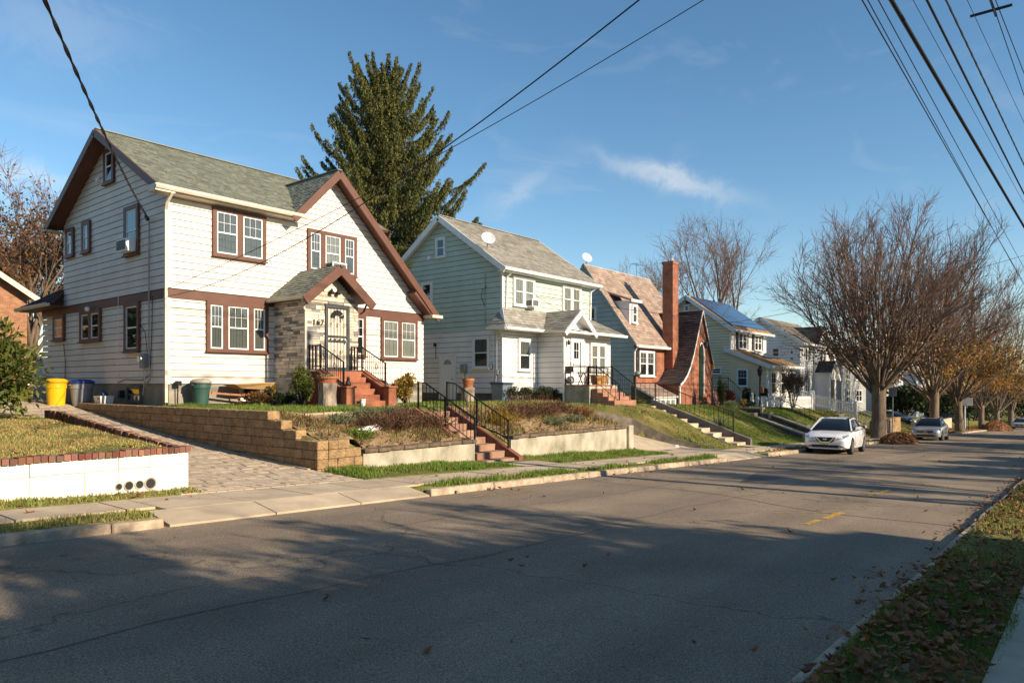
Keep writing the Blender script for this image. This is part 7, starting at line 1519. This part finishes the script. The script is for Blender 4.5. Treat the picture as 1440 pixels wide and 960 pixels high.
for lab, x, y in (('left of the two orange-tan tubs on the stoop of the mint house', 27.1, 17.25), ('right of the two orange-tan tubs on the stoop of the mint house', 28.7, 17.95)):
    p = thing('planter', lab, 'planter', (x, y, -.02), 0, 'orange-tan tubs'); MB().lathe((x, y, -.02), [(.2, 0), (.27, .38), (.3, .39), (.3, .44), (.26, .44)], 18).build('pot', M('orange_tan_pot', (.50, .27, .09), rough=.7, var=.12, bump=.1) if 'orange_tan_pot' not in bpy.data.materials else bpy.data.materials['orange_tan_pot'], p)
gl_ = thing('gray_ball', 'round gray disc leaning by the door of the mint house', 'disc', (26.5, 18.3, .1)); MB().lathe((26.5, 18.25, .18), [(.02, -.2), (.14, -.14), (.2, 0), (.14, .14), (.02, .2)], 14).build('ball', gyp, gl_, smooth=True)
nw = thing('newspaper', 'folded white newspaper on the tan ramp', 'newspaper', (24.2, 11.9, walk_z(24.2)+.14), .5); MB().hexa([(-.2, -.08, 0), (.2, -.08, 0), (.2, .08, 0), (-.2, .08, 0)], [(-.18, -.06, .07), (.18, -.06, .07), (.18, .06, .07), (-.18, .06, .07)]).build('roll', white_vinyl, nw, local=True)
# lawn stairs of the brick house
ls = thing('garden_steps', 'concrete lawn stairs climbing the grassy bank to the brick house', 'steps', (30, 11.6, -2.6))
def fz(y): return walk_z(29.8)+(y-11.6)*.345
steps(ls, 29.45, 30.4, list(np.linspace(11.7, 16.0, 9)), [fz(y)+.12 for y in np.linspace(11.7, 16.0, 9)], conc_lt, -2.9)
for (a, b, h_) in ((29.3, 29.45, .0), (30.4, 30.62, .32)): MB().prism([(a, 11.5, -3), (a, 16.3, -3), (a, 16.3, fz(16.3)+h_), (a, 11.5, fz(11.5)+h_)], (b-a, 0, 0)).build('side_wall', dark_found, ls)
r = thing('handrail', 'long black iron rail beside the concrete lawn stairs', 'handrail', (30.5, 11.8, -2.5), 0, 'black iron handrails'); railing(r, [(30.5, 12.3, fz(12.3)+.32), (30.5, 14.2, fz(14.2)+.32), (30.5, 16.1, fz(16.1)+.32), (30.4, 17.3, fz(16.1)+.30)], .85, posts=(0, 2, 3), gap=.24, name='rail')
lamp3 = thing('lamp_post', 'slim dark post with a round lamp head before the brick house', 'lamp', (29.4, 16.6, -1.05)); MB().tube([(29.4, 16.6, -1.1), (29.4, 16.6, .4)], .07, 8).build('post', iron, lamp3); MB().lathe((29.55, 16.55, .5), [(.05, -.15), (.16, -.08), (.17, .05), (.05, .12)], 12).build('lamp_head', M('gray_green_metal', (.2, .23, .2), rough=.4, metal=.3, bump=0), lamp3, smooth=True)
# terraced block walls and sunken dark ramp of the cream house
tw = thing('terrace_wall', 'stepped dark block wall with pale caps beside the grassy bank', 'retaining wall', (39.2, 12, -2.5), 0, 'terrace walls before the cream house')
tw2 = thing('terrace_wall', 'second stepped dark block wall right of the sunken ramp', 'retaining wall', (42.6, 12, -2.7), 0, 'terrace walls before the cream house')
dblk = M('dark_wall_block', (.13, .115, .105), rough=.95, var=.25, scale=4, bump=.8, bscale=14, orand=.15)
for w_, X_, segs in ((tw, 39.0, [(17.2, 15.9, -1.38, -1.38), (15.9, 14.6, -1.62, -1.62), (14.6, 11.9, -1.75, -2.62)]), (tw2, 42.4, [(18.0, 15.4, -1.42, -1.42), (15.4, 14.9, -1.7, -1.7), (14.9, 12.2, -1.75, -2.65)])):
    for (ya, yb, za, zb) in segs:
        n = max(1, int(abs(ya-yb)/.42)); 
        for k in range(n):
            y0 = ya+(yb-ya)*k/n; y1 = ya+(yb-ya)*(k+1)/n; z0 = za+(zb-za)*k/n; z1 = za+(zb-za)*(k+1)/n
            for c in range(5):
                MB().hexa([(X_, y1+.006, z1-.2*(c+1)+.006), (X_+.3, y1+.006, z1-.2*(c+1)+.006), (X_+.3, y0-.006, z0-.2*(c+1)+.006), (X_, y0-.006, z0-.2*(c+1)+.006)], [(X_, y1+.006, z1-.2*c-.06), (X_+.3, y1+.006, z1-.2*c-.06), (X_+.3, y0-.006, z0-.2*c-.06), (X_, y0-.006, z0-.2*c-.06)]).build('block', dblk, w_)
        MB().hexa([(X_-.04, yb, zb-.06), (X_+.36, yb, zb-.06), (X_+.36, ya, za-.06), (X_-.04, ya, za-.06)], [(X_-.04, yb, zb+.01), (X_+.36, yb, zb+.01), (X_+.36, ya, za+.01), (X_-.04, ya, za+.01)]).build('cap', conc_lt, w_)
        MB().box(X_-.06, X_+.4, yb-.1, yb+.02, zb-.34, zb+.03).build('cap_end', conc_lt, w_)
hs = thing('garden_steps', 'red-brown brick steps with black rail below the white picket fence', 'steps', (46, 13, -2.4)); zz_ = lambda y: walk_z(46.2)+(y-12.4)*.34
steps(hs, 45.7, 47.0, list(np.linspace(12.4, 15.6, 7)), [zz_(y)+.12 for y in np.linspace(12.4, 15.6, 7)], brick_step, -3.2)
for (a, b) in ((45.5, 45.7), (47.0, 47.2)): MB().prism([(a, 12.2, -3.4), (a, 15.9, -3.4), (a, 15.9, zz_(15.9)+.3), (a, 12.2, zz_(12.2)+.3)], (b-a, 0, 0)).build('side_wall', M('dark_red_brick', (.15, .05, .035), rough=.9, var=.2, bump=.4) if 'dark_red_brick' not in bpy.data.materials else bpy.data.materials['dark_red_brick'], hs)
r = thing('handrail', 'black iron rail of the red-brown brick steps by the picket fence', 'handrail', (47.1, 12.3, -2.5), 0, 'black iron handrails'); railing(r, [(47.1, 12.3, zz_(12.3)+.3), (47.1, 15.8, zz_(15.8)+.3)], .8, gap=.3, name='rail')
r = thing('handrail', 'black rail at the side stoop of the cream house', 'handrail', (46.5, 19.5, -1.5), 0, 'black iron handrails'); railing(r, [(45.0, 19.6, -.35), (47.2, 19.4, -.35), (48.8, 19.0, -1.3)], .8, gap=.25, posts=(0, 1, 2), name='rail')
sp_ = thing('side_stoop', 'brick side stoop with pots at the cream house', 'stoop', (46.5, 19.6, -1.5)); MB().box(44.9, 47.3, 19.5, 20.6, -1.8, -.4).build('landing', brick_step, sp_); MB().box(47.3, 48.0, 19.5, 20.6, -1.8, -.8).build('step', brick_step, sp_)
for lab, x, y, m in (('orange pot on the brick ledge before the side stoop', 46.2, 17.2, terracotta), ('gray pot left of the orange one before the side stoop', 45.7, 18.2, gyp)): 
    p = thing('planter', lab, 'planter', (x, y, -1.35)); MB().lathe((x, y, -1.35), [(.2, 0), (.28, .2), (.22, .42), (.18, .42)], 14).build('pot', m, p, smooth=True)
lg = thing('brick_ledge', 'low brick ledge carrying the orange pot', 'ledge', (46, 17.2, -1.7)); MB().box(45.6, 46.9, 17.0, 17.4, -1.9, -1.5).build('base', brick_step, lg); MB().box(45.5, 47.0, 16.9, 17.5, -1.5, -1.36).build('slab', conc_lt, lg)
# lamp post with lantern
lpz = -1.72; lp4 = thing('lamp_post', 'black lantern post with a small planter box before the cream house', 'lamp post', (45.0, 16.4, lpz)); MB().tube([(45, 16.4, lpz-.1), (45, 16.4, 0.5)], .055, 8).build('post', iron, lp4); MB().lathe((45, 16.4, .5), [(.06, 0), (.12, .05), (.17, .35), (.22, .38), (.08, .55), (.02, .68)], 8).build('lantern', iron, lp4); MB().box(44.86, 45.14, 16.2, 16.34, -.55, -.2).build('planter_box', terracotta, lp4)
# white picket fence: one run along the street, one turning down the bank, then white stair rails
def fence(pts, label, gap=.15, h=1.0, group='white vinyl fence runs'):
    f = thing('picket_fence', label, 'fence', pts[0], 0, group); pm = None
    for (a, b) in zip(pts[:-1], pts[1:]):
        A = Vector(a); B = Vector(b); L = (B-A).length; n = int(L/gap); d = (B-A)
        for z in (.22, .82): MB().bar(A+Vector((0, 0, z)), B+Vector((0, 0, z)), .05, .09).build('rail', white_vinyl, f)
        for k in range(1, n):
            p = A+d*(k/n)
            if pm is None:
                o = MB().add([(-.04, -.012, .08), (.04, -.012, .08), (.04, .012, .08), (-.04, .012, .08), (-.04, -.012, h-.08), (.04, -.012, h-.08), (.04, .012, h-.08), (-.04, .012, h-.08), (0, -.012, h), (0, .012, h)], [(0, 3, 2, 1), (0, 1, 5, 8, 4), (2, 3, 7, 9, 6), (1, 2, 6, 5), (3, 0, 4, 7), (5, 6, 9, 8), (7, 4, 8, 9)]).build('picket', white_vinyl, f, local=True); pm = o.data
            else: o = bpy.data.objects.new('picket', pm); COL.objects.link(o); o.parent = f
            o.location = p-off(f); o.rotation_euler = (0, 0, math.atan2(d.y, d.x))
        for q in ((a, b) if a == pts[0] else (b,)):
            MB().box(q[0]-.09, q[0]+.09, q[1]-.09, q[1]+.09, q[2]-.4, q[2]+h+.12).build('post', white_vinyl, f); MB().lathe((q[0], q[1], q[2]+h+.12), [(.13, 0), (.13, .04), (.02, .14)], 4).build('post_cap', white_vinyl, f)
    return f
fence([(45.2, 17.0, -1.75), (55.0, 16.2, -1.85)], 'white picket fence along the front of the cream house'); fence([(55.4, 16.2, -1.7), (55.6, 13.3, -2.35)], 'white picket fence section turning down the bank beside the white stair rail')
st5 = thing('garden_steps', 'pale stairs between tan block walls below the white stair rails', 'steps', (57, 11.5, -3.6)); z5 = lambda y: walk_z(57)+(y-11.5)*.42
steps(st5, 56.3, 57.6, list(np.linspace(11.5, 14.6, 8)), [z5(y)+.12 for y in np.linspace(11.5, 14.6, 8)], conc_lt, -4)
for k, x in enumerate((56.2, 57.7)):
    r = thing('handrail', ['left white stair rail beside the end of the picket fence', 'right white stair rail above the tan block wall'][k], 'handrail', (x, 11.6, -3.5), 0, 'white stair rails')
    railing(r, [(x, 11.4, z5(11.4)+.1), (x, 14.6, z5(14.6)+.1)], .95, m=white_vinyl, gap=.22, name='rail')
for k, (x0, x1, lab) in enumerate(((53.4, 56.0, 'tan block wall left of the white stair rails'), (57.9, 61.5, 'tan block wall behind the largest street tree'))):
    w_ = thing('block_wall', lab, 'retaining wall', (x0, 11.5, -3.7), 0, 'tan block walls by the white stair rails')
    for c in range(6):
        x = x0
        while x < x1-.05: e = min(x+.42, x1); MB().box(x+.006, e-.006, 11.5+random.uniform(-.01, .01), 11.9, -3.72+.2*c, -3.72+.2*c+.194).build('block', block_m, w_); x = e
for k, (x, y, h, w, lab) in enumerate(((50.0, 9.8, 3.2, .1, 'gray steel sign post standing beside the largest street tree'), (84.5, 9.7, 1.6, .1, 'short dark post at the kerb before the leaning street tree'), (70, 14, 2.2, .1, 'thin dark post in the yard behind the silver sedan'))):
    p = thing('post', lab, 'post', (x, y, walk_z(x))); MB().bar((x, y, walk_z(x)-.2), (x, y, walk_z(x)+h), w, w*.5).build('pole', gyp if k == 0 else iron, p)
    if k == 0: MB().box(x-.02, x, y-.22, y+.22, walk_z(x)+h-.55, walk_z(x)+h-.02).build('sign', gyp, p)
hp = thing('basketball_hoop', 'white basketball backboard on a pale pole far down the street', 'basketball hoop', (97, 11.5, walk_z(97))); MB().tube([(97, 11.5, walk_z(97)-.1), (97, 11.5, walk_z(97)+2.6), (96.7, 11.3, walk_z(97)+3.0)], .09, 8).build('pole', M('pale_blue_paint', (.45, .52, .62), rough=.5, bump=0), hp); MB().box(96.55, 96.62, 10.7, 11.9, walk_z(97)+2.7, walk_z(97)+3.6).build('backboard', white_vinyl, hp)
MB().tube([(96.3+.23*math.cos(t), 11.3+.23*math.sin(t), walk_z(97)+2.85) for t in np.linspace(0, 6.28, 13)], .015, 4).build('rim', fr_, hp); mb = MB()
for k in range(8): a = k*PI/4; mb.tube([(96.3+.22*math.cos(a), 11.3+.22*math.sin(a), walk_z(97)+2.84), (96.3+.12*math.cos(a+.4), 11.3+.12*math.sin(a+.4), walk_z(97)+2.4)], .012, 3)
mb.build('net', white_tr, hp)
lw5 = thing('retaining_wall', 'pale low wall in the yard beside the leaning street tree', 'retaining wall', (86, 12, -4.6))
for k in range(7): MB().box(82+k*1.5, 83.47+k*1.5, 12.2, 12.5, -5.2, -3.75).build('wall_panel', conc_lt, lw5)
# ================================================================== overhead cables
def sag(p, q, s=.0, n=24): 
    p = Vector(p); q = Vector(q); return [p.lerp(q, i/n)-Vector((0, 0, s*4*(i/n)*(1-i/n))) for i in range(n+1)]
def cable(label, pts, r, group='overhead cables above the street', twist=0):
    o = MB(); o.tube(pts, r, 5)
    if twist:
        L = 0; v = []
        P2 = [];
        for a, b in zip(pts[:-1], pts[1:]):
            k = max(2, int((b-a).length/.12))
            for i in range(k): P2.append(a.lerp(b, i/k))
        for ph in (0, PI): o.tube([p+Vector((math.cos(i*.55+ph)*twist, 0, math.sin(i*.55+ph)*twist)) for i, p in enumerate(P2)], r*.8, 4)
    ob = o.build('overhead_cable', cable_m, None, smooth=True); tag(ob, label, 'cable', group, 'thing'); return ob
C9 = [((-15, 3.11, 7.39), (75, 2.85, 4.88), .012, 'lowest thin cable, leftmost of the street cables'), ((-15, 2.98, 7.49), (75, 3.05, 5.01), .010, 'second thin cable from the left, close to the leftmost one'), ((-15, 3.1, 7.6), (75, 2.48, 5.11), .010, 'third thin cable from the left, just left of the thick one'), ((-15, 3.94, 8.27), (75, 1.03, 5.69), .045, 'thickest black cable bundle above the street'), ((-15, 4.02, 8.9), (75, .73, 6.35), .007, 'very thin wire just right of the thickest bundle'), ((-15, 3.85, 9.33), (75, .89, 6.78), .028, 'medium black cable second in thickness'), ((-15, 3.88, 9.73), (75, .4, 7.27), .02, 'twisted wavy cable right of the medium one'), ((-15, 4.46, 11.14), (75, -.15, 8.88), .008, 'thin high wire left of the wire spacer'), ((-15, 4.0, 11.65), (75, -.4, 9.69), .013, 'high wire under the spacer, left of the top pair'), ((-15, 3.4, 11.7), (75, .6, 9.63), .013, 'high wire under the spacer, right of the top pair')]
for i, (p, q, r, lab) in enumerate(C9): cable(lab, sag(p, q, .12), r, twist=.035 if i == 6 else 0)
sp = MB(); sp.bar((24.3, 1.75, 10.62), (24.3, 2.75, 10.62), .06); sp.bar((24.0, 2.1, 10.3), (24.6, 2.35, 11.3), .05); so = sp.build('wire_spacer', cable_m); tag(so, 'dark crossed wire spacer on the high wires at the top right', 'spacer', None, 'thing')
cable('twisted black service cable dropping to the side of the white house', sag((9.82, 22.45, 5.1), (-4, -3.2, 5.9), .7), .016, 'service cables to the houses', twist=.02)
cable('service wire crossing the gable to the front corner of the white house, upper of two', sag((9.93, 21.4, 2.85), (13.2, 0, 9.1), .55), .009, 'service cables to the houses'); cable('service wire crossing the stone porch to the white house, lower of two', sag((9.93, 21.4, 2.62), (6.0, -1, 5.4), .95), .009, 'service cables to the houses')
cable('service cable sagging across the front of the mint house', sag((23.72, 20.9, 4.35), (75, 1.0, 5.6), 1.6), .012, 'service cables to the houses')
cable('wire running across the roofs toward the big street tree, upper one', sag((41, 22, 3.2), (60, .8, 9.6), .7), .014, 'service cables to the houses'); cable('wire running across the roofs toward the big street tree, lower one', sag((50, 20.2, 3.4), (75, 1, 7.2), .7), .012, 'service cables to the houses')
for x, y, h, lab in ((75, .6, 13, 'utility pole on the near kerb off the right of the picture'), (16.2, .1, 13, 'utility pole on the near kerb just off the right edge')):
    p = thing('utility_pole', lab, 'utility pole', (x, y, road_z(x)), 0, 'utility poles on the near kerb'); MB().tube([(x, y, road_z(x)-.2), (x, y, road_z(x)+h)], [.17, .12], 10).build('pole', bark_dk, p); MB().box(x-.06, x+.06, y-1.1, y+1.1, road_z(x)+h-.7, road_z(x)+h-.55).build('crossarm', bark_dk, p)
